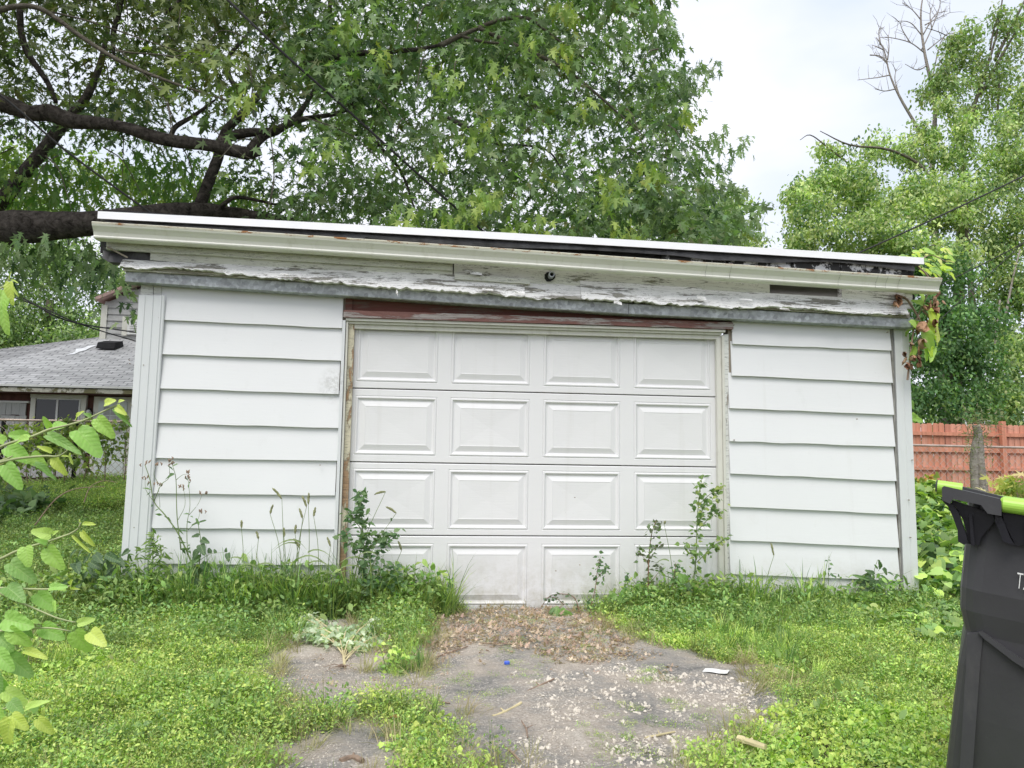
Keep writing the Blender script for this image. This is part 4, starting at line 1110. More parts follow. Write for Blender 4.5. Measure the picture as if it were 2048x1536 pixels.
# window
win = hbox(wl, wr, HY - 0.06, HY - 0.002, hz(868), hz(790), 'window', 'white')
hbox(wl + 0.10, wr - 0.10, HY - 0.066, HY - 0.061, hz(862), hz(800), 'glass_pane', 'glass', win)
hbox(hx(117), hx(121), HY - 0.085, HY - 0.067, hz(862), hz(800), 'mullion', 'white', win)
hbox(hx(162), hx(165), HY - 0.085, HY - 0.067, hz(862), hz(800), 'sash_edge', 'white', win)
hbox(wl - 0.01, wr + 0.01, HY - 0.10, HY - 0.061, hz(797), hz(790), 'window_head', 'cream', win)
hbox(wl + 0.0, wl + 0.10, HY - 0.09, HY - 0.061, hz(868), hz(797.5), 'window_frame', 'cream', win)
hbox(wr - 0.10, wr, HY - 0.09, HY - 0.061, hz(868), hz(797.5), 'window_frame', 'cream', win)
hbox(hx(73), hx(139), HY - 0.03, HY - 0.002, hz(788.5), hz(779), 'patch_board', 'cream')
# door
dtop = hz(792); dbot = gz_h
fr = hbox(dl_, dr_, HY - 0.05, HY - 0.002, dbot, dtop, 'door_frame', 'cream')
dd = hbox(dl_ + 0.11, dr_ - 0.11, HY - 0.075, HY - 0.051, dbot, dtop - 0.10, 'door', 'doorwhite')
for i in range(3):
    for j in range(3):
        x0 = hx(212) + i * 0.145; z1 = hz(812) - j * 0.20
        hbox(x0, x0 + 0.125, HY - 0.083, HY - 0.0755, z1 - 0.18, z1, 'door_pane', 'glass' if False else 'greywall', dd)
mb = MB(); mb.tube([(dl_ + 0.17, HY - 0.10, dbot + 0.95), (dl_ + 0.17, HY - 0.076, dbot + 0.95)], [0.03, 0.02], 8); mb.build('door_handle', M['galv'], dd)
# wall lamp
lx = hx(183)
mb = MB(); mb.box(lx - 0.06, lx + 0.06, HY - 0.12, HY - 0.002, hz(829), hz(824)); mb.tube([(lx, HY - 0.06, hz(824)), (lx, HY - 0.06, hz(815))], [0.05, 0.02], 8)
mb.build('wall_lamp', M['black'], house)
mb = MB(); mb.tube([(lx + 0.01, HY - 0.10, hz(826)), (lx + 0.01, HY - 0.16, hz(822))], [0.055, 0.04], 10); mb.build('lamp_glass', M['white'], house)
# eave and gutter
ez = P(130, 772, HY - 0.5)[2]
hbox(xL - 0.3, xR, HY - 0.50, HY - 0.44, ez - 0.14, ez - 0.035, 'fascia_board', 'oldfascia')
hbox(xL - 0.3, xR, HY - 0.53, HY - 0.43, ez - 0.030, ez + 0.01, 'gutter_edge', 'white')
hbox(xL - 0.3, xR, HY - 0.43, HY, ez - 0.15, ez - 0.13, 'soffit', 'brownwall')
# shingled roof plane: eave at HY-0.5, rising away at 24 degrees; hip line from pixels
sl = math.tan(math.radians(22))
def on_roof(u, v):
    r = ROT @ np.array([u - 1024.0, -(v - 768.0), -F]); y0 = HY - 0.5
    # z = ez + sl*(y-y0)
    k = (ez - sl * y0 + sl * CENTRE[1] - CENTRE[2]) / (r[2] - sl * r[1])
    return CENTRE + r * k
pts = [np.array([xL - 0.3, HY - 0.5, ez]), np.array([xR, HY - 0.5, ez]), None, None, None, None]
a_, b2, c2 = on_roof(-60, 740), on_roof(0, 723), on_roof(205, 674)
dirh = c2 - b2; end = b2 + dirh * 1.9
poly = [pts[0], pts[1], np.array([xR, end[1], end[2]]), end, c2, b2, b2 - dirh * 1.3]
mb = MB(); top = [p + (0, 0, 0.012) for p in poly]; bot = [p - (0, 0, 0.05) for p in poly]; n = len(poly)
mb.add(top + bot, [tuple(range(n)), tuple(range(2 * n - 1, n - 1, -1))] + [(i, n + i, n + (i + 1) % n, (i + 1) % n) for i in range(n)])
ro = mb.build('roof', M['roof_sh'], house)
uvl = ro.data.uv_layers.new(name='UVMap')
for lp in ro.data.loops:
    co = ro.data.vertices[lp.vertex_index].co; uvl.data[lp.index].uv = (co.x, co.y / math.cos(math.radians(22)))
# other slope, so the roof has a back
mb = MB(); back = [b2 - dirh * 1.3, b2, c2, end]; low = [np.array([p[0] + 2.5, p[1] + 3.5, p[2] - 1.2]) for p in back]
mb.loft([back, low]); mb.build('rear_roof', M['felt'], house)
# roof vent, patch
p = on_roof(217, 698)
mb = MB(); mb.hexa([p + (-0.22, -0.2, -0.02), p + (0.22, -0.2, -0.02), p + (0.26, 0.25, 0.1), p + (-0.18, 0.25, 0.1), p + (-0.20, -0.15, 0.14), p + (0.20, -0.15, 0.14), p + (0.24, 0.22, 0.24), p + (-0.16, 0.22, 0.24)])
mb.build('roof_vent', M['black'], house)
mb = MB(); q = [on_roof(u, v) + (0, 0, 0.03) for u, v in [(132, 712), (150, 706), (152, 700), (168, 698), (176, 694), (196, 692), (182, 697), (170, 703), (158, 706), (148, 711)]]
mb.add(q, [tuple(range(len(q)))]); mb.build('roof_patch', M['drip'], house)
# two-storey gable behind
GY = 15.0
gx0 = P(207, 640, GY)[0]; gz0 = P(207, 607, GY)[2]; pk = gx0 + 3.2; slope = 0.50
mb = MB(); pr = [(gx0, GY, 0.5), (pk + 3.2, GY, 0.5), (pk + 3.2, GY, gz0), (pk, GY, gz0 + 3.2 * slope), (gx0, GY, gz0)]
mb.add(pr + [(x, y + 6, z) for x, y, z in pr], [(0, 1, 2, 3, 4), (9, 8, 7, 6, 5)] + [(i, 5 + i, 5 + (i + 1) % 5, (i + 1) % 5) for i in range(5)])
mb.build('gable_wall', M['greywall'], house)
z = P(207, 680, GY)[2]
while z < gz0 + 1.3:
    xs_ = gx0 + max(0, (z + 0.09 - gz0) / slope) + 0.02
    mb = MB(); mb.hexa([(xs_, GY - 0.045, z), (pk + 0.5, GY - 0.045, z), (pk + 0.5, GY - 0.004, z), (xs_, GY - 0.004, z), (xs_, GY - 0.015, z + 0.168), (pk + 0.5, GY - 0.015, z + 0.168), (pk + 0.5, GY - 0.004, z + 0.168), (xs_, GY - 0.004, z + 0.168)])
    mb.build('lap_board', M['greywall'], house); z += 0.172
for s_ in (-1, 1):
    e = 3.2 + 0.14
    mb = MB(); x0, z0 = pk, gz0 + 3.2 * slope + 0.10; x1, z1 = pk + s_ * e, gz0 + 3.2 * slope - e * slope + 0.10
    mb.hexa([(x0, GY - 0.25, z0), (x1, GY - 0.25, z1), (x1, GY + 6.3, z1), (x0, GY + 6.3, z0), (x0, GY - 0.25, z0 + 0.09), (x1, GY - 0.25, z1 + 0.09), (x1, GY + 6.3, z1 + 0.12), (x0, GY + 6.3, z0 + 0.12)])
    mb.build('gable_roof', M['rake'], house)
hbox(gx0 - 0.05, gx0 + 0.10, GY - 0.06, GY - 0.046, z - 2.6, gz0 - 0.05, 'corner_trim', 'cream')
vx0, vx1 = P(258, 650, GY)[0], P(276, 650, GY)[0] + 0.5
lv = hbox(vx0, vx1, GY - 0.10, GY - 0.047, P(250, 670, GY)[2], P(250, 640, GY)[2], 'louvre_vent', 'white')
for i in range(7):
    z0 = P(250, 669 - i * 4.1, GY)[2]
    mb = MB(); mb.hexa([(vx0 + .05, GY - 0.13, z0), (vx1, GY - 0.13, z0), (vx1, GY - 0.101, z0 + 0.02), (vx0 + .05, GY - 0.101, z0 + 0.02), (vx0 + .05, GY - 0.128, z0 + 0.01), (vx1, GY - 0.128, z0 + 0.01), (vx1, GY - 0.101, z0 + 0.035), (vx0 + .05, GY - 0.101, z0 + 0.035)])
    mb.build('slat', M['white'], lv)
hbox(P(247, 650, GY)[0], vx0 - 0.01, GY - 0.09, GY - 0.047, P(250, 672, GY)[2], P(250, 634, GY)[2], 'peeling_trim', 'cream')

# ------------------------------------------------------------------ red picket fence
FY = 10.0
M['redfence'] = simple('red_brown_fence_stain', (0.58, 0.25, 0.165), 0.85, var=0.24, scale=4, stretch=(3, 1, 0.3), bumps=0.2)
fx0 = P(1700, 850, FY)[0]; fx1 = P(2300, 850, FY)[0]
fz = P(1930, 848, FY)[2]; gz_f = float(ground_z(5, FY))
fence = thing('wooden_fence', 'rust-red board fence with dog-eared pickets beyond the garage corner', 'fence', ((fx0 + fx1) / 2, FY, gz_f))
pw = 0.138
def picket_mesh(w, h):
    prof = [(0, 0), (w, 0), (w, h - 0.03), (w - 0.025, h), (0.025, h), (0, h - 0.03)]
    me = bpy.data.meshes.new('picket'); v = [(x, 0, z) for x, z in prof] + [(x, 0.018, z) for x, z in prof]
    f = [(0, 1, 2, 3, 4, 5), (11, 10, 9, 8, 7, 6)] + [(i, 6 + i, 6 + (i + 1) % 6, (i + 1) % 6) for i in range(6)]
    me.from_pydata(v, [], f); me.materials.append(M['redfence']); return me
pms = [picket_mesh(pw - 0.012, fz - gz_f - 0.03) for _ in range(3)]
for q_, c_ in zip(pms, [(0.58, 0.25, 0.165), (0.50, 0.215, 0.15), (0.64, 0.31, 0.22)]):
    q_.materials.clear(); q_.materials.append(simple('fence_stain', c_, 0.85, var=0.25, scale=4, stretch=(3, 1, 0.3), bumps=0.2))
x = fx0
while x < fx1:
    o = bpy.data.objects.new('picket', pms[random.choice((0, 0, 1, 2))]); COL.objects.link(o); o.parent = fence
    bb = BASE[fence.name]
    o.location = (x - bb[0], random.uniform(-0.004, 0.004), 0.03 + random.uniform(-0.012, 0.012)); o.rotation_euler = (0, random.uniform(-0.006, 0.006), 0)
    x += pw
for v0, v1 in ((865, 872), (895, 905), (935, 941)):
    za, zb = P(1930, v1, FY)[2], P(1930, v0, FY)[2]
    mb = MB(); mb.box(fx0, fx1, FY - 0.045, FY - 0.006, za, zb); mb.build('rail', M['redfence'], fence)
for uu in (1998, 1760, 2236):
    xx = P(uu, 850, FY)[0]; mb = MB(); mb.box(xx - 0.05, xx + 0.05, FY - 0.14, FY - 0.047, gz_f - 0.1, P(uu, 843, FY)[2]); mb.build('post', M['redfence'], fence)

# ------------------------------------------------------------------ chain-link fences
M['wire'] = simple('galvanised_wire', (0.52, 0.42, 0.36), 0.45, 0.5, var=0.2)
def chainlink(label, x0, x1, Y, ztop, zbot, posts, pr=0.028, pmat='wire', cell=0.12, loc=None):
    t = thing('chain_link_fence', label, 'fence', ((x0 + x1) / 2, Y, zbot))
    mb = MB(); mb.tube([(x0, Y, ztop), ((x0 + x1) / 2, Y, ztop - 0.01), (x1, Y, ztop)], [0.021] * 3, 8); mb.build('top_rail', M['wire'], t)
    mb = MB(); h = ztop - 0.02 - zbot; nxx = int((x1 - x0) / cell)
    for s_ in (1, -1):
        for i in range(-int(h / cell), nxx + int(h / cell)):
            xa = x0 + i * cell; xb = xa + s_ * h
            a = np.array([xa, Y + 0.003 * s_, zbot]); b3 = np.array([xb, Y + 0.003 * s_, ztop - 0.02])
            lo_t, hi_t = 0.0, 1.0
            if s_ > 0: lo_t = max(lo_t, (x0 - xa) / h); hi_t = min(hi_t, (x1 - xa) / h)
            else: lo_t = max(lo_t, (xa - x1) / h); hi_t = min(hi_t, (xa - x0) / h)
            if hi_t - lo_t < 0.02: continue
            mb.tube([a + (b3 - a) * lo_t, a + (b3 - a) * hi_t], [0.0032, 0.0032], 3, cap=False)
    mb.build('wire_mesh', M['wire'], t)
    for (xx, zt) in posts:
        mb = MB(); mb.tube([(xx, Y + 0.03, zbot - 0.1), (xx, Y + 0.03, zt)], [pr, pr], 10); mb.tube([(xx, Y + 0.03, zt), (xx, Y + 0.03, zt + 0.02)], [pr * 1.1, pr * 0.4], 10)
        mb.build('post', M[pmat], t)
    return t
CY = 6.5
chainlink('galvanised chain-link fence running in front of the red board fence', P(1800, 890, CY)[0], P(2300, 890, CY)[0], CY, P(1930, 892, CY)[2], float(ground_z(4, CY)), [(P(2200, 890, CY)[0], P(2200, 886, CY)[2])])
CL = 8.2
xa, xb = P(-250, 850, CL)[0], P(330, 850, CL)[0]
chainlink('vine-choked chain-link fence with black posts in front of the grey house', xa, xb, CL, P(130, 841, CL)[2], float(ground_z(-6, CL)) + 0.05,
          [(P(153, 850, CL)[0], P(153, 843, CL)[2]), (P(5, 850, CL)[0], P(5, 838, CL)[2]), (P(-160, 850, CL)[0], P(-160, 838, CL)[2])], 0.035, 'black')

# ------------------------------------------------------------------ cables
def cable(label, pts, r):
    pts = [np.asarray(p, float) for p in pts]
    mid = pts[len(pts) // 2]; mb = MB(); mb.tube(pts, [r] * len(pts), 6, smooth=5)
    o = mb.build('overhead_cable', M['cable']); o['label'] = label; o['category'] = 'cable'; o['group'] = 'overhead cables'
    return o
cable('thick black service cable slanting down through the maple to the roof centre', [P(200, -250, 0.6), P(430, -25, 0.9), P(560, 100, 1.0), (P(700, 225, 1.2)), P(885, 392, 1.5), P(1010, 500, 1.7)], 0.011)
cable('black cable crossing below the lower left maple limb down to the roof end', [P(-300, 0, 1.2), P(-20, 175, 1.4), P(130, 300, 1.6), P(300, 425, 1.8), P(380, 480, 1.9)], 0.010)
cable('black cable rising to the right in front of the yellow-green tree', [P(1600, 560, 7), P(1720, 505, 7), P(1880, 432, 7), P(2055, 348, 7), P(2300, 225, 7)], 0.015)
cable('thin cable ending behind the garage vine, upper of two at the right edge', [P(1800, 600, 8), P(1900, 560, 8), P(2055, 482, 8), P(2300, 350, 8)], 0.010)
cable('thin steep cable beside the dark tree, lower of two at the right edge', [P(1800, 710, 8), P(1890, 630, 8), P(2055, 478, 8), P(2250, 300, 8)], 0.009)
cable('upper thin cable running to the gable of the grey house', [P(-100, 560, 10), P(30, 590, 10), P(130, 640, 10), P(240, 660, 12), P(300, 668, 14)], 0.016)
cable('lower thin cable running past the gable of the grey house', [P(-100, 555, 10.5), P(60, 606, 10.5), P(160, 648, 10.5), P(280, 685, 12)], 0.014)
# ------------------------------------------------------------------ ground vegetation (stuff)
def tuft(name, n, R_, H_, size, T, cols, up=0.5, stemcol=None, stems=0, droop=0.3, flowers=0):
    r = R_ * np.sqrt(rng.random(n)); a = rng.random(n) * 2 * PI
    p = np.stack([r * np.cos(a), r * np.sin(a), H_ * (0.15 + 0.85 * rng.random(n)) * (1 - 0.4 * (r / R_) ** 2)], 1)
    out = np.stack([np.cos(a), np.sin(a), 0 * a], 1)
    tip = out * 0.5 + rand_unit(n) * 0.7 + np.array([0, 0, -droop + 0.3]); nr = rand_unit(n) * 0.55 + np.array([0, 0, up + 0.4])
    dat = [leaves(p, tip, nr, size * rng.uniform(0.6, 1.25, n), palette(n, cols), T)]
    if stems:
        a = rng.random(stems) * 2 * PI; l = rng.uniform(0.5, 1.1, stems)
        base = np.stack([np.cos(a), np.sin(a), 0 * a], 1) * R_ * 0.3; base[:, 2] = 0
        tip = np.stack([np.cos(a) * 0.7, np.sin(a) * 0.7, 1 + 0 * a], 1) + rand_unit(stems) * 0.2
        thin_t = (np.array([(-0.012, 0, 0), (0.012, 0, 0), (0, 1, 0)], float), np.array([(0, 1, 2)]))
        dat.append(leaves(base, tip, rand_unit(stems), H_ * 1.25 * l, palette(stems, [stemcol or (0.22, 0.28, 0.08)]), thin_t))
    if flowers:
        a = rng.random(flowers) * 2 * PI; r = R_ * rng.random(flowers)
        p = np.stack([r * np.cos(a), r * np.sin(a), H_ * rng.uniform(0.8, 1.2, flowers)], 1)
        dat.append(leaves(p, rand_unit(flowers), rand_unit(flowers), np.full(flowers, 0.006), palette(flowers, [(0.65, 0.62, 0.15), (0.6, 0.65, 0.3)]), RHOMB))
    v, f, c = join(dat); return fast_mesh(name, v, f, np.clip(c, 0, 1), M['weed'])

def blades(name, n, R_, L, width, cols, curve=0.5):
    """grass: each blade a bent three-segment strip"""
    segs = 4; V = []; Fc = []; C = []
    cs = palette(n, cols)
    for i in range(n):
        a = rng.random() * 2 * PI; r = R_ * rng.random(); l = L * rng.uniform(0.55, 1.1); w = width * rng.uniform(0.7, 1.2)
        b0 = np.array([r * math.cos(a), r * math.sin(a), 0]); an = a + rng.normal() * 0.6; dh = np.array([math.cos(an), math.sin(an), 0]); side = np.array([-dh[1], dh[0], 0])
        cv = curve * rng.uniform(0.4, 1.4); base_i = len(V)
        for k in range(segs + 1):
            t = k / segs; p = b0 + dh * (l * cv * t * t * 0.8) + np.array([0, 0, l * (t - 0.35 * cv * t ** 3)])
            ww = w * (1 - t) ** 0.7 * 0.5
            V += [p - side * ww, p + side * ww]; C += [cs[i]] * 2
            if k < segs:
                q = base_i + 2 * k; Fc += [(q, q + 1, q + 3), (q, q + 3, q + 2)]
    return fast_mesh(name, np.array(V), np.array(Fc), np.clip(np.array(C), 0, 1), M['weed'])

LIME = [(0.49, 0.67, 0.16), (0.60, 0.75, 0.20), (0.38, 0.58, 0.15), (0.72, 0.80, 0.28), (0.23, 0.40, 0.11)]
MID = [(0.23, 0.38, 0.13), (0.31, 0.47, 0.15), (0.14, 0.26, 0.09), (0.41, 0.55, 0.18)]
DARK = [(0.09, 0.16, 0.08), (0.12, 0.20, 0.09), (0.15, 0.24, 0.10)]
weeds = [tuft('weed_piece', 120, 0.085, 0.075, 0.0135, RHOMB, LIME, stems=18, flowers=8), tuft('weed_piece', 120, 0.08, 0.06, 0.0115, RHOMB, LIME, stems=8, flowers=6),
         tuft('weed_piece', 95, 0.08, 0.10, 0.015, OVAL, LIME[:3] + MID[1:2], stems=22), tuft('weed_piece', 150, 0.09, 0.085, 0.0095, RHOMB, LIME, stems=26, flowers=12)]
weeds += [tuft('weed_piece', 120, 0.085, 0.09, 0.0125, RHOMB, MID, stems=16), tuft('weed_piece', 110, 0.08, 0.07, 0.012, OVAL, MID[:3] + LIME[:1], stems=18)]
clov = [tuft('clover_piece', 55, 0.09, 0.08, 0.020, HEART, LIME[:3], stems=6, up=0.9), tuft('clover_piece', 65, 0.10, 0.09, 0.017, OVAL, LIME, stems=8, up=0.9)]
midw = [tuft('weed_piece', 90, 0.09, 0.14, 0.022, RHOMB, MID, stems=16), tuft('weed_piece', 80, 0.09, 0.17, 0.026, OVAL, MID, stems=14), tuft('weed_piece', 120, 0.09, 0.12, 0.015, RHOMB, MID + LIME[:1], stems=20)]
grs = [blades('grass_piece', 26, 0.05, 0.20, 0.006, MID + LIME), blades('grass_piece', 30, 0.05, 0.15, 0.005, LIME), blades('grass_piece', 22, 0.04, 0.26, 0.007, MID)]
tallg = [blades('tall_grass_piece', 20, 0.06, 0.42, 0.011, MID + LIME[:2], 0.7), blades('tall_grass_piece', 16, 0.05, 0.50, 0.010, MID, 0.6)]
dryg = [blades('dry_grass_piece', 30, 0.07, 0.13, 0.004, [(0.50, 0.44, 0.26), (0.40, 0.38, 0.20), (0.55, 0.50, 0.34)], 0.9)]
bind = [tuft('bindweed_piece', 16, 0.16, 0.16, 0.095, HEART, MID + LIME[:2], up=1.0), tuft('bindweed_piece', 14, 0.15, 0.20, 0.085, HEART, MID + DARK[:1], up=0.9), tuft('bindweed_piece', 22, 0.16, 0.15, 0.06, HEART, LIME[:3] + MID, up=1.0)]
darkb = [tuft('dark_leaf_piece', 16, 0.16, 0.16, 0.10, HEART, DARK, up=1.0), tuft('dark_leaf_piece', 18, 0.16, 0.14, 0.08, HEART, DARK + MID[:1], up=1.0)]

main_p = gpoly([(890, 1228), (1000, 1218), (1180, 1224), (1255, 1255), (1320, 1295), (1400, 1318), (1500, 1335), (1520, 1400), (1485, 1470), (1435, 1530), (1460, 1680), (930, 1680), (945, 1500), (930, 1440), (890, 1405), (850, 1440), (770, 1430), (775, 1360), (825, 1325), (810, 1295), (860, 1255)])
left_p = gpoly([(560, 1275), (590, 1235), (740, 1235), (775, 1290), (770, 1325), (750, 1430), (690, 1432), (640, 1425), (560, 1465), (505, 1465), (505, 1370)])
bl_p = gpoly([(430, 1620), (570, 1480), (690, 1450), (790, 1480), (850, 1620)])
straw_p = gpoly([(0, 1150), (60, 1110), (150, 1085), (150, 1130), (110, 1180), (120, 1330), (40, 1350), (-60, 1300)])
def edge_noise(x, y, amp=0.22):
    q = np.stack([x * 2.6, y * 2.6, 0 * x], 1); q2 = np.stack([x * 9, y * 9, 0 * x + 3], 1)
    return x + amp * (vnoise(q) - 0.5) + 0.12 * (vnoise(q2) - 0.5), y + amp * (vnoise(q + 11) - 0.5) + 0.12 * (vnoise(q2 + 5) - 0.5)
def bare(x, y):
    a, b2 = edge_noise(x, y)
    return inside(main_p, a, b2) | inside(left_p, a, b2) | inside(bl_p, a, b2)
def in_garage(x, y):
    return (x > -2.95) & (x < 3.0) & (y > -0.05) & (y < 6.2)
def rots(n, tilt=0.15):
    return np.stack([rng.normal(size=n) * tilt, rng.normal(size=n) * tilt, rng.random(n) * 2 * PI], 1)
def drop(x, y, dz=0.0):
    return np.stack([x, y, ground_z(x, y) + dz - 0.005], 1)
def region(n, x0, x1, y0, y1):
    return rng.uniform(x0, x1, n), rng.uniform(y0, y1, n)

# driveway remains: one worn sheet with a crumbling outline
dx_ = 0.035; gxs = np.arange(-2.8, 2.0, dx_); gys = np.arange(-4.6, 0.045, dx_)
AX, AY = np.meshgrid(gxs, gys); q = np.stack([AX.ravel(), AY.ravel(), 0 * AX.ravel()], 1)
AX = AX + 0.010 * (vnoise(q * 17).reshape(AX.shape) - 0.5); AY = AY + 0.010 * (vnoise(q * 17 + 7).reshape(AX.shape) - 0.5)
AZ = 0.010 + 0.012 * (vnoise(q * 2.2).reshape(AX.shape) - 0.5) + 0.008 * (vnoise(q * 8).reshape(AX.shape) - 0.5) + 0.004 * (vnoise(q * 21).reshape(AX.shape) - 0.5)
mk = np.zeros(AX.shape, bool)
for ox, oy in ((0, 0), (0.10, 0), (-0.10, 0), (0, 0.12), (0, -0.12)): mk |= bare(AX.ravel() + ox, AY.ravel() + oy).reshape(AX.shape)
mk |= inside(gpoly([(830, 1216), (1320, 1216), (1330, 1310), (800, 1310)]), AX.ravel(), AY.ravel()).reshape(AX.shape)
nn = len(gxs); fs = [(j * nn + i, j * nn + i + 1, (j + 1) * nn + i + 1, (j + 1) * nn + i) for j in range(len(gys) - 1) for i in range(nn - 1) if mk[j, i] and mk[j + 1, i] and mk[j, i + 1] and mk[j + 1, i + 1]]
me = bpy.data.meshes.new('driveway'); me.from_pydata(np.stack([AX.ravel(), AY.ravel(), AZ.ravel()], 1).tolist(), [], fs); me.materials.append(M['driveway'])
me.polygons.foreach_set('use_smooth', [True] * len(me.polygons)); link('driveway', me, kind='structure')

# near weed mat
x, y = region(24000, -4.6, 4.6, -4.2, 0.0)
nb = ~bare(x, y)
st = inside(straw_p, *edge_noise(x, y))
dens = vnoise(np.stack([x * 1.7, y * 1.7, 0 * x + 9], 1))
big = (x < -0.4) & (y < -0.9)
k = nb & ~(st & (rng.random(len(x)) < 0.8)) & (rng.random(len(x)) < 0.62 + 0.5 * dens)
xk, yk = x[k], y[k]
sel = rng.random(len(xk)); cl = vnoise(np.stack([xk * 1.2, yk * 1.2, 0 * xk + 4], 1))
wall = np.clip((yk + 0.75) / 0.6, 0, 1)
a = (cl > 0.62) & (sel < 0.5)
lump = vnoise(np.stack([xk * 3.1, yk * 3.1, 0 * xk + 14], 1)); lump = 0.55 + 1.0 * lump ** 1.5
scatter('weed_mat', weeds, drop(xk[~a], yk[~a]), rots((~a).sum(), 0.25), rng.uniform(0.7, 1.3, (~a).sum()) * (1 + 0.25 * wall[~a]) * lump[~a], label='low lime-green weed mat covering the yard in front of the garage')
scatter('clover_mat', clov, drop(xk[a], yk[a]), rots(a.sum()), rng.uniform(0.6, 1.05, a.sum()), label='clover patches within the weed mat')
x, y = region(420, -4.4, 4.2, -3.6, -0.3); k = ~bare(x, y) & (vnoise(np.stack([x * 1.4, y * 1.4, 0 * x + 21], 1)) > 0.5)
scatter('broad_weeds', [tuft('broad_weed_piece', 14, 0.09, 0.12, 0.05, OVAL, LIME[:3] + MID[:2], stems=5, up=0.7), tuft('broad_weed_piece', 18, 0.08, 0.10, 0.04, GOOSE, MID, stems=6, up=0.6)], drop(x[k], y[k]), rots(k.sum(), 0.3), rng.uniform(0.6, 1.1, k.sum()), label='broader-leaved weeds poking out of the weed mat')
# sparse bits growing through the bare patches
x, y = region(3000, -2.6, 1.5, -3.6, -0.2); k = bare(x, y) & (vnoise(np.stack([x * 3, y * 3, 0 * x], 1)) > 0.58)
scatter('stray_weeds', weeds, drop(x[k], y[k]), rots(k.sum()), rng.uniform(0.25, 0.5, k.sum()), label='stray small weeds on the broken pavement')
# dry grass at edges and strewn
x, y = region(5200, -4.5, 3.0, -3.8, 0.4); bb_ = bare(x, y); x2, y2 = edge_noise(x, y, 0.5)
k = ((rng.random(len(x)) < 0.05) & ~bb_) | (inside(straw_p, x, y)) | ((bare(x + 0.12, y) != bb_) | (bare(x - 0.12, y + 0.05) != bb_)) & (rng.random(len(x)) < 0.8)
scatter('dry_grass', dryg, drop(x[k], y[k]), rots(k.sum(), 0.5), rng.uniform(0.5, 1.1, k.sum()), label='dry straw-coloured grass at the pavement edges')
# grass tufts
x, y = region(5200, -4.5, 4.5, -4.0, 0.0); k = ~bare(x, y) & (vnoise(np.stack([x * 2.2, y * 2.2, 0 * x + 7], 1)) > 0.44)
k &= (y > -1.6) | (rng.random(len(x)) < 0.55)
scatter('grass', grs, drop(x[k], y[k]), rots(k.sum(), 0.3), rng.uniform(0.45, 1.0, k.sum()) * np.clip(1.0 + (y[k] + 1.2) * 0.28, 0.5, 1.0), label='green grass tufts scattered among the weeds')
# taller band along the wall
bx, by = [], []
for (x0, x1, y0, y1, n) in [(-3.2, -0.6, -1.1, -0.5, 240), (0.6, 3.0, -0.9, -0.4, 160), (-2.9, -0.9, -0.55, -0.04, 700), (-1.0, -0.70, -0.45, -0.06, 90), (0.55, 1.5, -0.55, -0.05, 230), (1.3, 2.95, -0.35, -0.04, 160), (-4.4, -2.6, -0.6, 0.5, 260)]:
    x, y = region(n, x0, x1, y0, y1); bx.append(x); by.append(y)
x, y = np.concatenate(bx), np.concatenate(by); k = ~bare(x, y); x, y = x[k], y[k]
scatter('wall_weeds', midw, drop(x, y), rots(len(x)), rng.uniform(0.6, 1.2, len(x)) * (1 + (0.60 + 0.55 * (x < -0.8) + 0.25 * ((x > 0.6) & (x < 1.5))) * np.clip((y + 0.45) / 0.3, 0, 1) * (rng.random(len(x)) < 0.6)), label='taller weeds along the foot of the garage wall')
bx, by = [], []
for (u, v, n, w) in [(420, 1180, 10, 0.2), (480, 1180, 26, 0.22), (540, 1180, 30, 0.2), (600, 1175, 38, 0.2), (650, 1170, 40, 0.15), (760, 1190, 8, 0.1), (740, 1185, 8, 0.1), (1440, 1200, 8, .1), (880, 1215, 10, 0.10), (1530, 1195, 10, 0.12), (700, 1190, 10, 0.15), (440, 1190, 6, 0.15), (300, 1190, 6, .2)]:
    g_ = G(u, v); bx.append(g_[0] + rng.normal(size=n) * w * 0.6); by.append(np.minimum(np.full(n, -0.20) + rng.normal(size=n) * 0.08, -0.06))
x, y = np.concatenate(bx), np.concatenate(by)
scatter('tall_grass', tallg, drop(x, y), rots(len(x), 0.1), rng.uniform(0.5, 1.15, len(x)), label='tall bent grass against the left siding')
# bindweed heap on the right of the garage
x, y = region(1500, 3.0, 6.4, -0.4, 6.3)
hh = 0.10 + 0.55 * np.clip((y + 0.2) / 3, 0, 1) * vnoise(np.stack([x * 1.3, y * 1.3, 0 * x], 1)) + 0.12 * rng.random(len(x))
scatter('bindweed_cover', bind, drop(x, y) + np.stack([0 * x, 0 * x, hh], 1), rots(len(x), 0.4), rng.uniform(0.7, 1.2, len(x)), label='heaped bindweed leaves filling the gap right of the garage')
x, y = region(260, 2.0, 3.4, -1.3, -0.1)
scatter('creeping_bindweed', bind, drop(x, y, 0.01), rots(len(x), 0.3), rng.uniform(0.35, 0.7, len(x)), label='creeping bindweed leaves at the right garage corner')
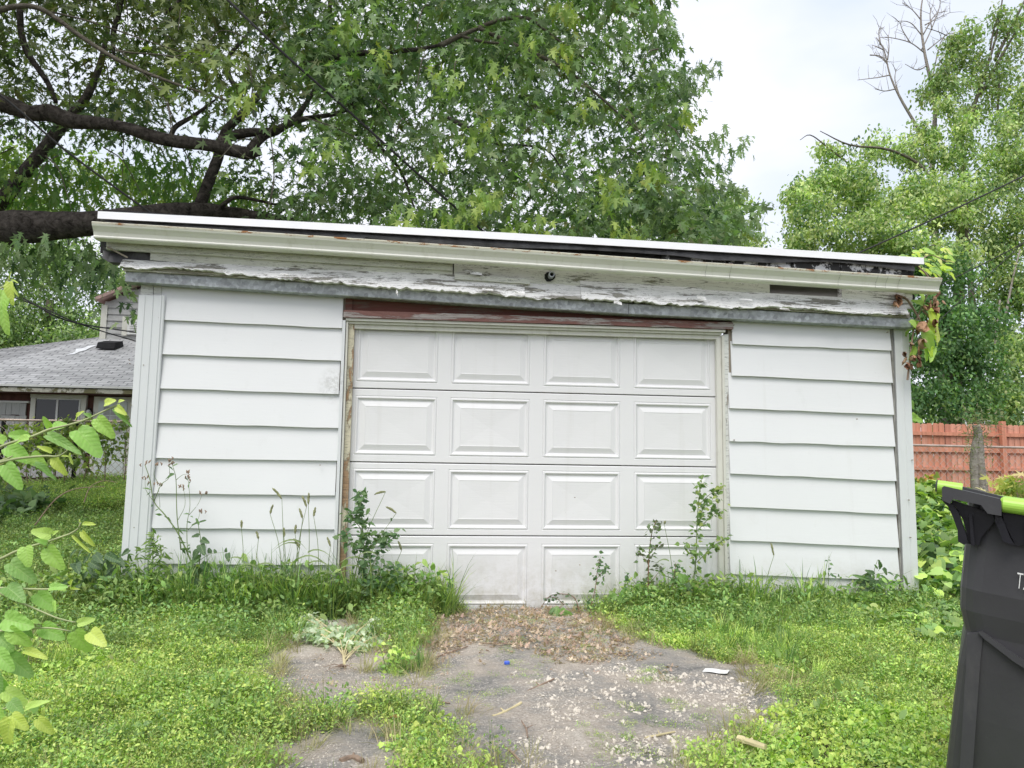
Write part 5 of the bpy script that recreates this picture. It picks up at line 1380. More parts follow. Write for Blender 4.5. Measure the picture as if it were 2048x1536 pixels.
# back yards
x, y = region(9000, -13, -3.0, 0.0, 9.5); k = ~((x > -4.4) & (y < 1.2) & (x < -3.6) & (rng.random(len(x)) < 0.6))
x, y = x[k], y[k]; dk = (inside([(-13, 1.5), (-6.2, 1.5), (-6.6, 5.5), (-13, 7)], x, y))
scatter('yard_weeds', midw, drop(x[~dk], y[~dk]), rots((~dk).sum(), 0.3), rng.uniform(0.6, 1.2, (~dk).sum()) * 1.15, label='green weeds covering the yard behind the garage')
x, y = region(1300, -12, -6.0, 1.4, 6.5)
scatter('dark_ground_leaves', darkb, drop(x, y, 0.05), rots(len(x), 0.4), rng.uniform(0.9, 1.5, len(x)), label='dark heart-shaped ground leaves in the left yard')
x, y = region(1500, -7.2, -3.6, 5.5, 9.6)
scatter('bright_yard_weeds', weeds, drop(x, y, 0.1), rots(len(x), 0.3), rng.uniform(1.6, 2.6, len(x)), label='lime-green weeds near the house door')
x, y = region(2200, 3.0, 12, 6.0, 12)
scatter('far_yard_weeds', midw, drop(x, y), rots(len(x), 0.3), rng.uniform(1.2, 2.2, len(x)), label='weeds at the foot of the red fence')

# vines on the left chain-link fence
def vine_mass(label, cat, blobs, n, size, cols, T=OVAL, per=7, spread=0.15, name='vine'):
    r0 = P(blobs[0][0], blobs[0][1], blobs[0][4]); t = thing(name, label, cat, (r0[0], r0[1], float(ground_z(r0[0], r0[1]))))
    dat = []; tot = sum(b[2] * b[3] for b in blobs)
    for (u, v, ru, rv, Y) in blobs:
        S = max(5, int(n * ru * rv / tot)); s = (Y - CENTRE[1]) / F
        d = rng.normal(size=(S, 3)) * 0.5; p = P(u, v, Y) + d * np.array([ru * s, 0.18, rv * s])
        dat.append(crown_from_sprays(p, per, spread, size, palette(S, cols), T, droop=0.4, jitter=0.8))
    leaf_object('foliage', join(dat), M['leaf'], t)
    mb = MB()
    for (u, v, ru, rv, Y) in blobs:
        a = P(u, v, Y); g_ = np.array([a[0] + rng.normal() * 0.1, Y, float(ground_z(a[0], Y))])
        mb.tube([g_, (a + g_) / 2 + rng.normal(size=3) * 0.05, a], [0.012, 0.009, 0.004], 5, smooth=3)
    mb.build('stems', M['twig'], t); return t
vine_mass('yellow-green vine draped over the chain-link fence below the house window', 'vine', [(110, 860, 45, 14, CL), (150, 865, 40, 20, CL), (190, 860, 40, 20, CL), (80, 885, 40, 25, CL), (210, 880, 25, 25, CL), (130, 900, 60, 20, CL), (60, 910, 60, 20, CL), (130, 925, 50, 14, CL - 0.3), (30, 860, 30, 20, CL), (250, 870, 12, 45, CL), (215, 905, 8, 20, CL), (20, 930, 40, 20, CL)], 330, 0.10, [(0.36, 0.46, 0.13), (0.48, 0.56, 0.17), (0.20, 0.28, 0.09)])

# ------------------------------------------------------------------ litter, gravel, odd things
def pebble(n=8):
    mb = MB(); rows = []
    import itertools
    v = rand_unit(14) * np.array([1, 0.8, 0.55]) * rng.uniform(0.8, 1.1, (14, 1))
    import bmesh
    bm = bmesh.new()
    for q in v: bm.verts.new(q)
    bmesh.ops.convex_hull(bm, input=bm.verts)
    me = bpy.data.meshes.new('pebble'); bm.to_mesh(me); bm.free(); me.materials.append(M['stone']); return me
peb = [pebble() for _ in range(6)]
grav_p = gpoly([(1060, 1350), (1250, 1325), (1480, 1365), (1540, 1430), (1480, 1560), (960, 1640), (980, 1500), (1060, 1450), (1060, 1390)])
x, y = region(26000, -2.4, 1.5, -3.6, -0.6); ins = inside(grav_p, *edge_noise(x, y)); br_ = bare(x, y)
k = ins & (vnoise(np.stack([x * 5, y * 5, 0 * x], 1)) * 0.6 + vnoise(np.stack([x * 14, y * 14, 0 * x + 3], 1)) * 0.4 > 0.36 + 0.2 * rng.random(len(x))); 
scatter('gravel', peb, drop(x[k], y[k], 0.016), rots(k.sum(), 1.0), 0.0035 + 0.0125 * rng.random(k.sum()) ** 2.4, label='loose pale gravel on the drive')
x, y = region(26000, -2.4, 1.6, -3.6, -0.1); k = bare(x, y) & (vnoise(np.stack([x * 2.2, y * 2.2, 0 * x + 2], 1)) > 0.38)
scatter('grit', peb, drop(x[k], y[k], 0.016), rots(k.sum(), 1.0), 0.0018 + 0.003 * rng.random(k.sum()), label='fine pale grit over the broken pavement')
# leaf litter by the door
BROWN = [(0.46, 0.32, 0.25), (0.56, 0.41, 0.33), (0.32, 0.22, 0.17), (0.64, 0.52, 0.42)]
def litter_piece(size, T, n=5):
    p = rng.normal(size=(n, 3)) * 0.03; p[:, 2] = np.abs(p[:, 2]) * 0.3 + 0.006
    v, f, c = leaves(p, rand_unit(n) * (1, 1, 0.3), rand_unit(n) * 0.5 + (0, 0, 0.8), size * rng.uniform(0.6, 1.2, n), palette(n, BROWN), T)
    v[:, 2] = np.abs(v[:, 2]) + rng.random(len(v)) * 0.006
    return fast_mesh('litter_piece', v, f, c, M['weed'])
lit = [litter_piece(0.05, MAPLE), litter_piece(0.035, OVAL, 8), litter_piece(0.02, RHOMB, 12), litter_piece(0.03, (RHOMB[0] * (0.25, 1, 1), RHOMB[1]), 12)]
lit_p = gpoly([(860, 1240), (980, 1224), (1215, 1226), (1290, 1275), (1310, 1305), (1180, 1318), (1000, 1306), (880, 1318), (830, 1305)])
x, y = region(4600, -1.5, 1.4, -1.9, 0.03); k = inside(lit_p, *edge_noise(x, y, 0.45)) | (bare(x, y) & (rng.random(len(x)) < 0.03))
for (u_, v_) in ((1014, 1334), (1432, 1349)):
    q_ = G(u_, v_); k &= np.hypot(x - q_[0], y - q_[1]) > 0.13
scatter('leaf_litter', lit, drop(x[k], y[k], 0.016), rots(k.sum(), 0.2), rng.uniform(0.35, 0.75, k.sum()), label='brown dead leaves and bark drifted in front of the garage door')

def stone(label, u, v, s, k):
    g_ = G(u, v); o = bpy.data.objects.new('stone', peb[k % 6]); COL.objects.link(o)
    o.location = (g_[0], g_[1], s * 0.4); o.scale = (s, s * 0.9, s * 0.8); o.rotation_euler = (0.2, 0.1, k * 1.3)
    o['label'] = label; o['category'] = 'stone'; o['group'] = 'larger stones lying on the drive'
stone('pale cream stone at the left edge of the left bare patch', 577, 1382, 0.021, 0)
stone('white stone right of the bottom gravel, at the weed edge', 1478, 1480, 0.020, 1)
stone('small white stone lying on the right side of the gravel', 1250, 1428, 0.014, 2)
stone('white stone near the bottom edge of the gravel', 1148, 1466, 0.014, 3)
stone('white stone just right of a neighbour in the upper gravel', 1270, 1428, 0.015, 4)
stone('small stone beside the wilted weed root', 634, 1333, 0.014, 5)
stone('pale stone at the lower right corner of the gravel', 1412, 1428, 0.018, 6)
stone('cream stone beside the pale stick end', 1345, 1476, 0.016, 7)

# bottle cap
M['blue'] = simple('blue_plastic', (0.05, 0.12, 0.62), 0.35, var=0.05, bumps=0)
g_ = G(1014, 1334); cap_ = MB()
rows = []
for (r_, z_) in [(0.0, 0.013), (0.0135, 0.013), (0.015, 0.011), (0.015, 0.0), (0.013, 0.0), (0.013, 0.009)]:
    rows.append([(g_[0] + r_ * (1 + 0.03 * (k % 2) * (z_ < 0.012)) * math.cos(2 * PI * k / 32), g_[1] + r_ * (1 + 0.03 * (k % 2) * (z_ < 0.012)) * math.sin(2 * PI * k / 32), 0.016 + z_) for k in range(32)])
cap_.loft(rows, closed=True); o = cap_.build('bottle_cap', M['blue']); o['label'] = 'small blue bottle cap on the grey pavement before the door'; o['category'] = 'bottle cap'
# paper card
g_ = G(1432, 1349); mb = MB()
c_, s_ = math.cos(-0.55), math.sin(-0.55); q = []
for j in range(5):
    row = []
    for i in range(7):
        a0, b0 = (i / 6 - 0.5) * 0.125, (j / 4 - 0.5) * 0.075
        row.append((g_[0] + a0 * c_ - b0 * s_, g_[1] + a0 * s_ + b0 * c_, 0.014 + 0.010 * math.sin(i * 0.9) * 0.4 + 0.012 * (i / 6) ** 2))
    q.append(row)
mb.loft(q); mb.loft([[(x, y, z - 0.0015) for x, y, z in r_] for r_ in q[::-1]])
o = mb.build('paper_card', M['white']); o['label'] = 'small white card lying on the pavement at the right weed edge'; o['category'] = 'paper'
# sticks
def stick(label, px, r, mat='twig', z=0.012):
    pts = [G(u, v) + (0, 0, z + 0.004 * i % 0.01) for i, (u, v) in enumerate(px)]
    mb = MB(); mb.tube(pts, [r * (1 - 0.4 * i / len(pts)) for i in range(len(pts))], 7, smooth=3, wob=0.25)
    a, b3 = pts[0], pts[-1]; m_ = pts[len(pts) // 2]; d = (b3 - a)
    mb.tube([m_, m_ + np.array([-d[1], d[0], 0.1]) * 0.12], [r * 0.5, r * 0.3], 5)
    o = mb.build('stick', M[mat]); o['label'] = label; o['category'] = 'stick'; o['group'] = 'sticks lying on the drive'
stick('straight grey twig lying left of the gravel', [(1055, 1388), (1080, 1378), (1108, 1366)], 0.006)
stick('pale bundle-like twig below the straight grey twig', [(985, 1440), (1010, 1432), (1042, 1415)], 0.008, 'straw')
stick('thin brown twig beside the leaf litter left edge', [(870, 1320), (895, 1312), (935, 1300)], 0.005)
stick('long thin twig lying across the leaf litter', [(960, 1290), (1010, 1293), (1055, 1300)], 0.004)
stick('dark twig crossing the pavement above the lower weed clump', [(825, 1408), (860, 1409), (900, 1416)], 0.004)
stick('short pale stick in front of the right weeds', [(1290, 1482), (1320, 1478), (1350, 1474)], 0.005, 'straw')
stick('thick grey stick at the bottom left of the drive', [(680, 1530), (705, 1524), (725, 1534)], 0.012)
stick('broken pale wood piece among weeds at the bottom right', [(1478, 1505), (1500, 1515), (1532, 1528)], 0.014, 'straw', 0.05)
stick('thin curved twig at the bottom centre of the drive', [(1008, 1500), (1025, 1515), (1040, 1534)], 0.005)
stick('thin bent twig in the lower gravel', [(1040, 1445), (1052, 1465), (1055, 1486)], 0.004)
# brown fallen leaf on the lower weed clump
def one_leaf(name, label, cat, p, tip, nr, size, col, T, parent=None):
    v, f, c = leaves(np.array([p]), np.array([tip], float), np.array([nr], float), np.array([size]), np.array([col], float), T)
    o = leaf_object(name, (v, f, c), M['leaf'], parent, label)
    if cat: o['category'] = cat
    return o
one_leaf('fallen_leaf', 'single orange-brown leaf resting on the lower weed clump', 'leaf', G(778, 1460) + (0, 0, 0.05), (1, 0.1, 0.1), (0, -0.5, 1), 0.045, (0.45, 0.24, 0.10), OVAL)
one_leaf('fallen_leaf', 'tiny orange leaf lying in the brown litter before the door', 'leaf', G(1035, 1250) + (0, 0, 0.02), (1, 0.1, 0.1), (0, -0.3, 1), 0.045, (0.50, 0.36, 0.14), OVAL)

# ------------------------------------------------------------------ individual weeds against the wall
def stems_mesh(t, stems, mat, rscale=1.0, name='stem'):
    mb = MB()
    for (px, Y, r0) in stems:
        pts = [P(u, v, Y + 0.0) for u, v in px]
        mb.tube(pts, [r0 * rscale * (1 - 0.6 * i / max(1, len(pts) - 1)) for i in range(len(pts))], 5, smooth=4)
    return mb.build(name, mat, t, smooth=True)
def along(px, Y, n, t0=0.0):
    op, _ = smooth_path([P(u, v, Y) for u, v in px], [1] * len(px), 8)
    op = np.array(op); t = (t0 + (1 - t0) * rng.random(n)) * (len(op) - 1); i = np.minimum(t.astype(int), len(op) - 2); f = (t - i)[:, None]
    return op[i] * (1 - f) + op[i + 1] * f
def small_leaf_weed(label, stems, nper, size, cols, T=GOOSE, spread=0.02, t0=0.1, mat='stem', name='weed', cat='weed', group=None, droop=0.5):
    px0, Y0, _ = stems[0]; b0 = P(*px0[0], Y0); t = thing(name, label, cat, (b0[0], Y0, 0), group)
    stems_mesh(t, stems, M[mat])
    dat = []
    for (px, Y, r0), n in zip(stems, nper):
        p = along(px, Y, n, t0) + rng.normal(size=(n, 3)) * spread * 0.4
        tip = rand_unit(n) * (1, 0.7, 0.5) + (0, 0, 0.35 - droop)
        nr = rand_unit(n) * 0.6 + (0, -0.5, 0.6)
        dat.append(leaves(p, tip, nr, size * rng.uniform(0.5, 1.25, n), palette(n, cols), T))
    leaf_object('foliage', join(dat), M['leaf'], t); return t
GQ = [(0.12, 0.21, 0.10), (0.16, 0.26, 0.12), (0.09, 0.17, 0.08), (0.2, 0.3, 0.14)]
small_leaf_weed('tall leafy goosefoot weed before the left edge of the garage door', [([(722, 1215), (728, 1110), (724, 1040), (722, 980)], -0.25, 0.006), ([(724, 1180), (755, 1110), (792, 1062)], -0.27, 0.004), ([(722, 1190), (775, 1130), (797, 1160)], -0.30, 0.003), ([(720, 1140), (700, 1085), (678, 1072)], -0.22, 0.003), ([(726, 1120), (755, 1075), (772, 1068)], -0.22, 0.003), ([(722, 1200), (750, 1160), (790, 1185)], -0.28, 0.003), ([(724, 1060), (700, 1030), (690, 1025)], -0.25, 0.003)], [190, 80, 50, 50, 50, 48, 36], 0.050, GQ, spread=0.05)
small_leaf_weed('tallest branching goosefoot weed before the right door jamb', [([(1370, 1230), (1390, 1140), (1395, 1030), (1404, 950)], -0.22, 0.006), ([(1393, 1125), (1430, 1090), (1452, 1078)], -0.2, 0.003), ([(1397, 1010), (1425, 985), (1448, 978)], -0.2, 0.003), ([(1396, 1060), (1425, 1030), (1443, 1022)], -0.24, 0.003), ([(1396, 1050), (1410, 1010), (1440, 1000)], -0.24, 0.003), ([(1392, 1140), (1380, 1100), (1372, 1095)], -0.24, 0.002)], [120, 50, 40, 42, 38, 26], 0.046, [(0.16, 0.26, 0.09), (0.22, 0.33, 0.11), (0.12, 0.2, 0.08), (0.32, 0.38, 0.12)], spread=0.05)
small_leaf_weed('middle-height dark-topped weed between the two door weeds', [([(1296, 1225), (1297, 1130), (1303, 1070), (1312, 1042)], -0.2, 0.005), ([(1298, 1110), (1316, 1090), (1325, 1090)], -0.2, 0.002), ([(1298, 1130), (1285, 1112), (1276, 1105)], -0.2, 0.002), ([(1297, 1170), (1320, 1140), (1318, 1130)], -0.2, 0.002)], [70, 16, 16, 20], 0.040, [(0.14, 0.2, 0.1), (0.2, 0.28, 0.12), (0.12, 0.14, 0.09)], mat='stemred', spread=0.05)
small_leaf_weed('small upright weed left of the middle-height door weed', [([(1177, 1232), (1190, 1180), (1195, 1140), (1201, 1112)], -0.2, 0.004), ([(1192, 1160), (1208, 1140), (1215, 1135)], -0.2, 0.002)], [60, 24], 0.036, GQ, spread=0.05, mat='stemred')
small_leaf_weed('arching weed bent to the left at the door bottom', [([(1160, 1232), (1150, 1197), (1128, 1188), (1100, 1192), (1082, 1215)], -0.16, 0.004), ([(1128, 1210), (1110, 1195), (1090, 1196)], -0.18, 0.003)], [40, 22], 0.026, [(0.10, 0.17, 0.10), (0.14, 0.2, 0.12)], mat='stemred', spread=0.03)
small_leaf_weed('short twiggy weed just right of the middle-height door weed', [([(1338, 1225), (1346, 1170), (1352, 1125)], -0.2, 0.004), ([(1348, 1150), (1360, 1132)], -0.2, 0.002)], [44, 14], 0.032, GQ, mat='stemred')
small_leaf_weed('slanting light green weed leaning on the right door jamb', [([(1375, 1230), (1410, 1180), (1450, 1153)], -0.18, 0.004)], [26], 0.03, LIME[:3], mat='stem')
small_leaf_weed('feathery light green weed at the foot of the left corner trim', [([(300, 1200), (305, 1130), (307, 1068)], -0.16, 0.006), ([(300, 1200), (318, 1140), (322, 1095)], -0.18, 0.004), ([(290, 1200), (278, 1140), (272, 1092)], -0.18, 0.004)], [150, 80, 60], 0.06, [(0.22, 0.33, 0.10), (0.28, 0.38, 0.14), (0.16, 0.26, 0.08)], T=(RHOMB[0] * (0.5, 1, 1), RHOMB[1]), spread=0.04, t0=0.0)
small_leaf_weed('slim stalk with one pair of leaves before the right siding', [([(1655, 1210), (1657, 1160), (1658, 1110)], -0.12, 0.003), ([(1657, 1152), (1668, 1147), (1680, 1150)], -0.12, 0.002)], [8, 3], 0.035, GQ, t0=0.3)
small_leaf_weed('small seedy sprig at the right end of the door weeds', [([(1520, 1215), (1530, 1180), (1545, 1150)], -0.2, 0.003), ([(1500, 1215), (1495, 1180), (1480, 1155)], -0.2, 0.003)], [18, 16], 0.025, GQ, t0=0.2)
small_leaf_weed('short sprig between the door weeds and the big leaves', [([(1240, 1225), (1250, 1170), (1256, 1145)], -0.2, 0.003)], [14], 0.03, GQ, t0=0.4)

# lettuce-like weed with forked seed heads
ls = [([(410, 1195), (385, 1130), (358, 1070), (330, 1030), (308, 1003), (300, 960), (290, 930)], -0.2, 0.006), ([(308, 1003), (322, 970), (338, 955), (338, 925)], -0.2, 0.003), ([(362, 1100), (354, 1030), (352, 960), (345, 930)], -0.22, 0.004),
      ([(352, 960), (365, 950), (376, 948)], -0.22, 0.002), ([(318, 968), (308, 950), (312, 932)], -0.2, 0.002), ([(375, 1110), (374, 1050), (380, 1010), (376, 955)], -0.24, 0.003), ([(378, 1030), (395, 1010), (404, 990)], -0.24, 0.002), ([(356, 1040), (370, 1010), (367, 975)], -0.22, 0.002),
      ([(305, 1000), (292, 980), (290, 960)], -0.2, 0.002), ([(376, 1060), (395, 1040), (400, 1025)], -0.24, 0.002), ([(320, 1015), (318, 985), (315, 970)], -0.2, 0.0015)]
t = small_leaf_weed('tall forked weed with dry seed tips before the left corner trim', ls, [16, 0, 8, 0, 0, 8, 0, 0, 0, 0, 0], 0.07, GQ, T=(RHOMB[0] * (0.6, 1, 1), RHOMB[1]), t0=0.0)
for (px, Y, _) in ls:
    if len(px) < 3: continue
    for k in range(4):
        p = P(*px[-1], Y) + rng.normal(size=3) * (0.018, 0.01, 0.016) * (k > 0)
        mb = MB(); mb.tube([p, p + (rng.normal() * 0.006, 0, 0.012), p + (rng.normal() * 0.008, 0, 0.022)], [0.003, 0.006, 0.002], 5); mb.build('seed_tip', M['twig'], t)

# broad-leaved plants: every leaf a part
def leaf_mesh(name, kind, col, seed=0):
    """detailed heart-shaped leaf, unit length, with serrated rim and raised ribs"""
    r_ = np.random.default_rng(seed); nr_, na = 4, 32; V = [(0, 0.33, 0.0)]; UV = [(0, 0.33)]; Fc = []
    for j in range(1, nr_ + 1):
        q = j / nr_
        for i in range(na):
            a = 2 * PI * i / na; # a=0 -> tip
            ca, sa = math.cos(a), math.sin(a)
            if kind == 'heart': rad = 0.34 + 0.08 * max(0, ca) ** 2 + 0.26 * max(0, ca) ** 16 + 0.03 * math.cos(2 * a) - 0.14 * max(0, -ca) ** 10
            else: rad = 0.30 + 0.37 * max(0, ca) ** 3 + 0.02 - 0.0 * ca
            rad *= (1 + (0.035 if (i % 2 and j == nr_) else 0)) ; wx = 1.0 if kind == 'heart' else 0.62
            x, y = rad * q * sa * wx, 0.33 + rad * q * ca
            z = 0.34 * abs(x) - 0.34 * max(0, y - 0.3) ** 2 - 0.10 * x * x + 0.02 * math.sin(9 * (y - abs(x) * 0.7)) * q + 0.015 * r_.normal() * q
            V.append((x, y, z)); UV.append((x, y))
    for i in range(na): Fc.append((0, 1 + i, 1 + (i + 1) % na))
    for j in range(nr_ - 1):
        for i in range(na):
            a = 1 + j * na + i; b3 = 1 + j * na + (i + 1) % na; Fc += [(a, a + na, b3 + na), (a, b3 + na, b3)]
    me = fast_mesh(name, np.array(V), np.array(Fc), np.tile(np.array(col, float), (len(V), 1)), M['bigleaf'])
    uv = me.uv_layers.new(name='UVMap'); vi = np.zeros(len(me.loops), np.int32); me.loops.foreach_get('vertex_index', vi)
    uv.data.foreach_set('uv', np.array(UV, np.float32)[vi].ravel())
    me.polygons.foreach_set('use_smooth', [True] * len(me.polygons)); return me
def place_leaf(t, me, base, tip, nr, wid=1.0, name='leaf'):
    base, tip = np.asarray(base, float), np.asarray(tip, float); L = np.linalg.norm(tip - base)
    y = (tip - base) / L; n = np.asarray(nr, float); n = n - (n @ y) * y; n /= np.linalg.norm(n); x = np.cross(y, n)
    o = bpy.data.objects.new(name, me); COL.objects.link(o); o.parent = t
    b0 = base - BASE[t.name]; mt = Matrix.Identity(4)
    for i in range(3): mt[i][0] = x[i] * L * wid; mt[i][1] = y[i] * L; mt[i][2] = n[i] * L; mt[i][3] = b0[i]
    o.matrix_basis = mt; return o
lime_l = [leaf_mesh('sapling_leaf', 'heart', c, i) for i, c in enumerate([(0.40, 0.62, 0.15), (0.33, 0.57, 0.14), (0.50, 0.68, 0.18)])]
yel_l = [leaf_mesh('sapling_leaf', 'heart', (0.58, 0.68, 0.16), 5), leaf_mesh('sapling_leaf', 'oval', (0.55, 0.66, 0.16), 6)]
mid_l = [leaf_mesh('sapling_leaf', 'heart', (0.20, 0.36, 0.10), 7), leaf_mesh('sapling_leaf', 'heart', (0.25, 0.42, 0.13), 8)]
dark_l = [leaf_mesh('dark_leaf', 'heart', (0.09, 0.15, 0.08), 9), leaf_mesh('dark_leaf', 'oval', (0.10, 0.17, 0.09), 10)]
ov_l = [leaf_mesh('oval_leaf', 'oval', (0.14, 0.24, 0.10), 11), leaf_mesh('oval_leaf', 'oval', (0.2, 0.32, 0.12), 12)]

def leafy(label, name, cat, stems, lvs, Y, mat='stem', jit=0.02):
    """lvs: (base px, tip px, width factor, mesh)"""
    px0 = stems[0][0][0]; b0 = P(*px0, stems[0][1]); t = thing(name, label, cat, (b0[0], b0[1], 0))
    stems_mesh(t, stems, M[mat])
    for (b3, tp, w, me) in lvs:
        dy = rng.normal() * jit
        pb, pt = P(*b3, Y + dy), P(*tp, Y + dy + rng.normal() * jit * 1.2 - 0.012)
        place_leaf(t, me, pb, pt, (rng.normal() * 0.35, -1.0, 0.55 + rng.normal() * 0.3), w)
    return t
A, B_, C_, D_ = dark_l[0], dark_l[1], ov_l[0], ov_l[1]
leafy('bushy dark-leaved weed in front of the left siding boards', 'weed', 'weed', [([(400, 1195), (398, 1140), (402, 1090), (396, 1045)], -0.17, 0.005), ([(400, 1120), (420, 1108), (432, 1106), (450, 1105)], -0.17, 0.002)],
      [((398, 1045), (412, 1040), .7, B_), ((398, 1045), (383, 1050), .7, B_), ((398, 1050), (392, 1036), .7, C_), ((400, 1072), (382, 1072), .8, A), ((402, 1078), (416, 1085), .9, A), ((400, 1088), (408, 1108), 1, A), ((398, 1098), (385, 1118), 1, A), ((402, 1110), (380, 1128), 1, C_), ((400, 1120), (372, 1130), .9, D_), ((402, 1125), (422, 1140), 1, A),
       ((400, 1135), (376, 1150), 1, A), ((402, 1145), (428, 1160), 1, D_), ((398, 1150), (370, 1172), 1, C_), ((402, 1130), (412, 1158), 1, A), ((400, 1155), (396, 1182), 1.1, A), ((420, 1108), (418, 1095), 1, A), ((432, 1107), (428, 1098), .9, A), ((452, 1105), (452, 1096), 1, A), ((455, 1105), (457, 1122), .9, A), ((400, 1165), (428, 1178), .8, C_), ((396, 1140), (372, 1142), .8, D_)], -0.17)
leafy('cluster of heart-shaped leaves at the door bottom centre', 'weed', 'weed', [([(1128, 1240), (1124, 1222), (1115, 1212)], -0.14, 0.004)],
      [((1115, 1212), (1108, 1238), 1.1, D_), ((1120, 1215), (1130, 1244), 1, mid_l[0]), ((1124, 1225), (1152, 1240), .9, mid_l[0]), ((1118, 1228), (1122, 1252), 1.1, mid_l[1]), ((1110, 1222), (1090, 1240), .8, D_), ((1108, 1215), (1098, 1228), 1, C_)], -0.22)
leafy('large round leaves growing at the foot of the middle-height door weed', 'weed', 'weed', [([(1268, 1232), (1265, 1200), (1268, 1180)], -0.18, 0.004), ([(1340, 1225), (1362, 1190), (1372, 1165)], -0.18, 0.004)],
      [((1270, 1178), (1290, 1172), 1.2, mid_l[1]), ((1260, 1180), (1238, 1205), 1.1, mid_l[0]), ((1235, 1190), (1214, 1200), 1, mid_l[1]), ((1212, 1220), (1205, 1240), 1.2, mid_l[1]), ((1372, 1165), (1358, 1148), 1.3, mid_l[0]), ((1372, 1165), (1385, 1185), 1.1, A), ((1365, 1160), (1345, 1168), .8, D_), ((1250, 1195), (1268, 1205), 1.1, mid_l[1]), ((1222, 1208), (1232, 1222), 1, D_)], -0.2)
leafy('dark bindweed climbing at the right end of the siding', 'bindweed', 'weed', [([(1760, 1225), (1750, 1180), (1748, 1145), (1755, 1120)], -0.12, 0.004), ([(1750, 1150), (1775, 1145), (1800, 1150), (1825, 1140)], -0.12, 0.002), ([(1805, 1200), (1815, 1170), (1812, 1150)], -0.1, 0.002)],
      [((1758, 1140), (1760, 1122), .9, A), ((1765, 1135), (1775, 1150), .9, A), ((1755, 1138), (1750, 1130), .8, C_), ((1775, 1145), (1788, 1150), .9, A), ((1750, 1150), (1732, 1140), .8, A), ((1745, 1152), (1716, 1165), .9, A), ((1748, 1155), (1728, 1180), 1.2, A), ((1752, 1158), (1742, 1190), 1.1, A), ((1758, 1155), (1772, 1175), .8, C_), ((1760, 1150), (1780, 1165), .6, C_), ((1745, 1165), (1715, 1185), 1, A), ((1795, 1148), (1790, 1158), 1, C_), ((1805, 1150), (1817, 1172), .5, D_), ((1735, 1185), (1720, 1205), 1, mid_l[0]), ((1765, 1195), (1785, 1210), .9, mid_l[1]), ((1740, 1160), (1708, 1150), .5, C_)], -0.13)
leafy('pale broad-leaved weed before the middle of the right siding', 'weed', 'weed', [([(1655, 1225), (1652, 1195), (1645, 1170)], -0.14, 0.004), ([(1685, 1225), (1680, 1195), (1675, 1175)], -0.14, 0.003)],
      [((1640, 1175), (1634, 1162), .9, A), ((1645, 1178), (1615, 1185), 1.1, D_), ((1648, 1182), (1610, 1200), .9, D_), ((1652, 1178), (1672, 1176), .9, D_), ((1655, 1188), (1668, 1212), 1, mid_l[1]), ((1675, 1175), (1700, 1172), .5, C_), ((1680, 1190), (1706, 1192), .7, D_), ((1645, 1195), (1625, 1215), 1, D_), ((1585, 1200), (1577, 1205), 1, A), ((1600, 1203), (1580, 1203), .5, A), ((1605, 1215), (1620, 1205), 1, D_)], -0.15)
lv = []
for k in range(60):
    u, v = rng.uniform(140, 265), rng.uniform(1098, 1175); a = rng.uniform(0, 2 * PI); L = rng.uniform(12, 24)
    lv.append(((u, v), (u + L * math.cos(a), v + 10 + L * 0.35 * abs(math.sin(a))), rng.uniform(.5, .9), dark_l[k % 2]))
leafy('patch of dull dark drooping leaves beside the left garage corner', 'weed', 'weed', [([(230, 1190), (225, 1160), (220, 1110)], -0.10, 0.006), ([(180, 1190), (185, 1160), (190, 1120)], -0.1, 0.006)], lv, -0.12, jit=0.05)

# foxtail grass stalks
fx = [(555, 984, 575, 1180, -22, 14), (543, 1016, 572, 1185, 7, 12), (483, 1046, 486, 1180, 0, 10), (609, 1000, 580, 1180, -10, 14), (617, 994, 616, 1185, 1, 15), (602, 1024, 590, 1180, -8, 13), (629, 1021, 640, 1180, 4, 12), (591, 1056, 596, 1180, 2, 12), (568, 1062, 570, 1190, 0, 12), (515, 1068, 505, 1180, -5, 10), (594, 1084, 578, 1190, -14, 12), (658, 1081, 650, 1190, -8, 12), (761, 987, 690, 1180, -26, -4), (783, 1018, 700, 1190, -24, 8), (800, 1089, 770, 1200, -8, 12), (1545, 1095, 1520, 1215, -7, 16), (1330, 1045, 1352, 1210, 4, 3)]
near = ['leaning left high over the others', 'left of the pair under the topmost head', 'short and straight, farthest left', 'left one of the tallest middle pair', 'upright, right one of the tallest middle pair', 'just below the tallest middle pair', 'right of the tallest middle pair', 'low head under the middle pair', 'low head left of the middle', 'small slanting head second from the left', 'lowest slanting head in the middle', 'low head near the door casing', 'arching over the goosefoot weed to the right, upper', 'arching over the goosefoot weed to the right, lower', 'small head right of the goosefoot weed', 'alone before the right siding', 'hair-thin stalk left of the tallest door weed']
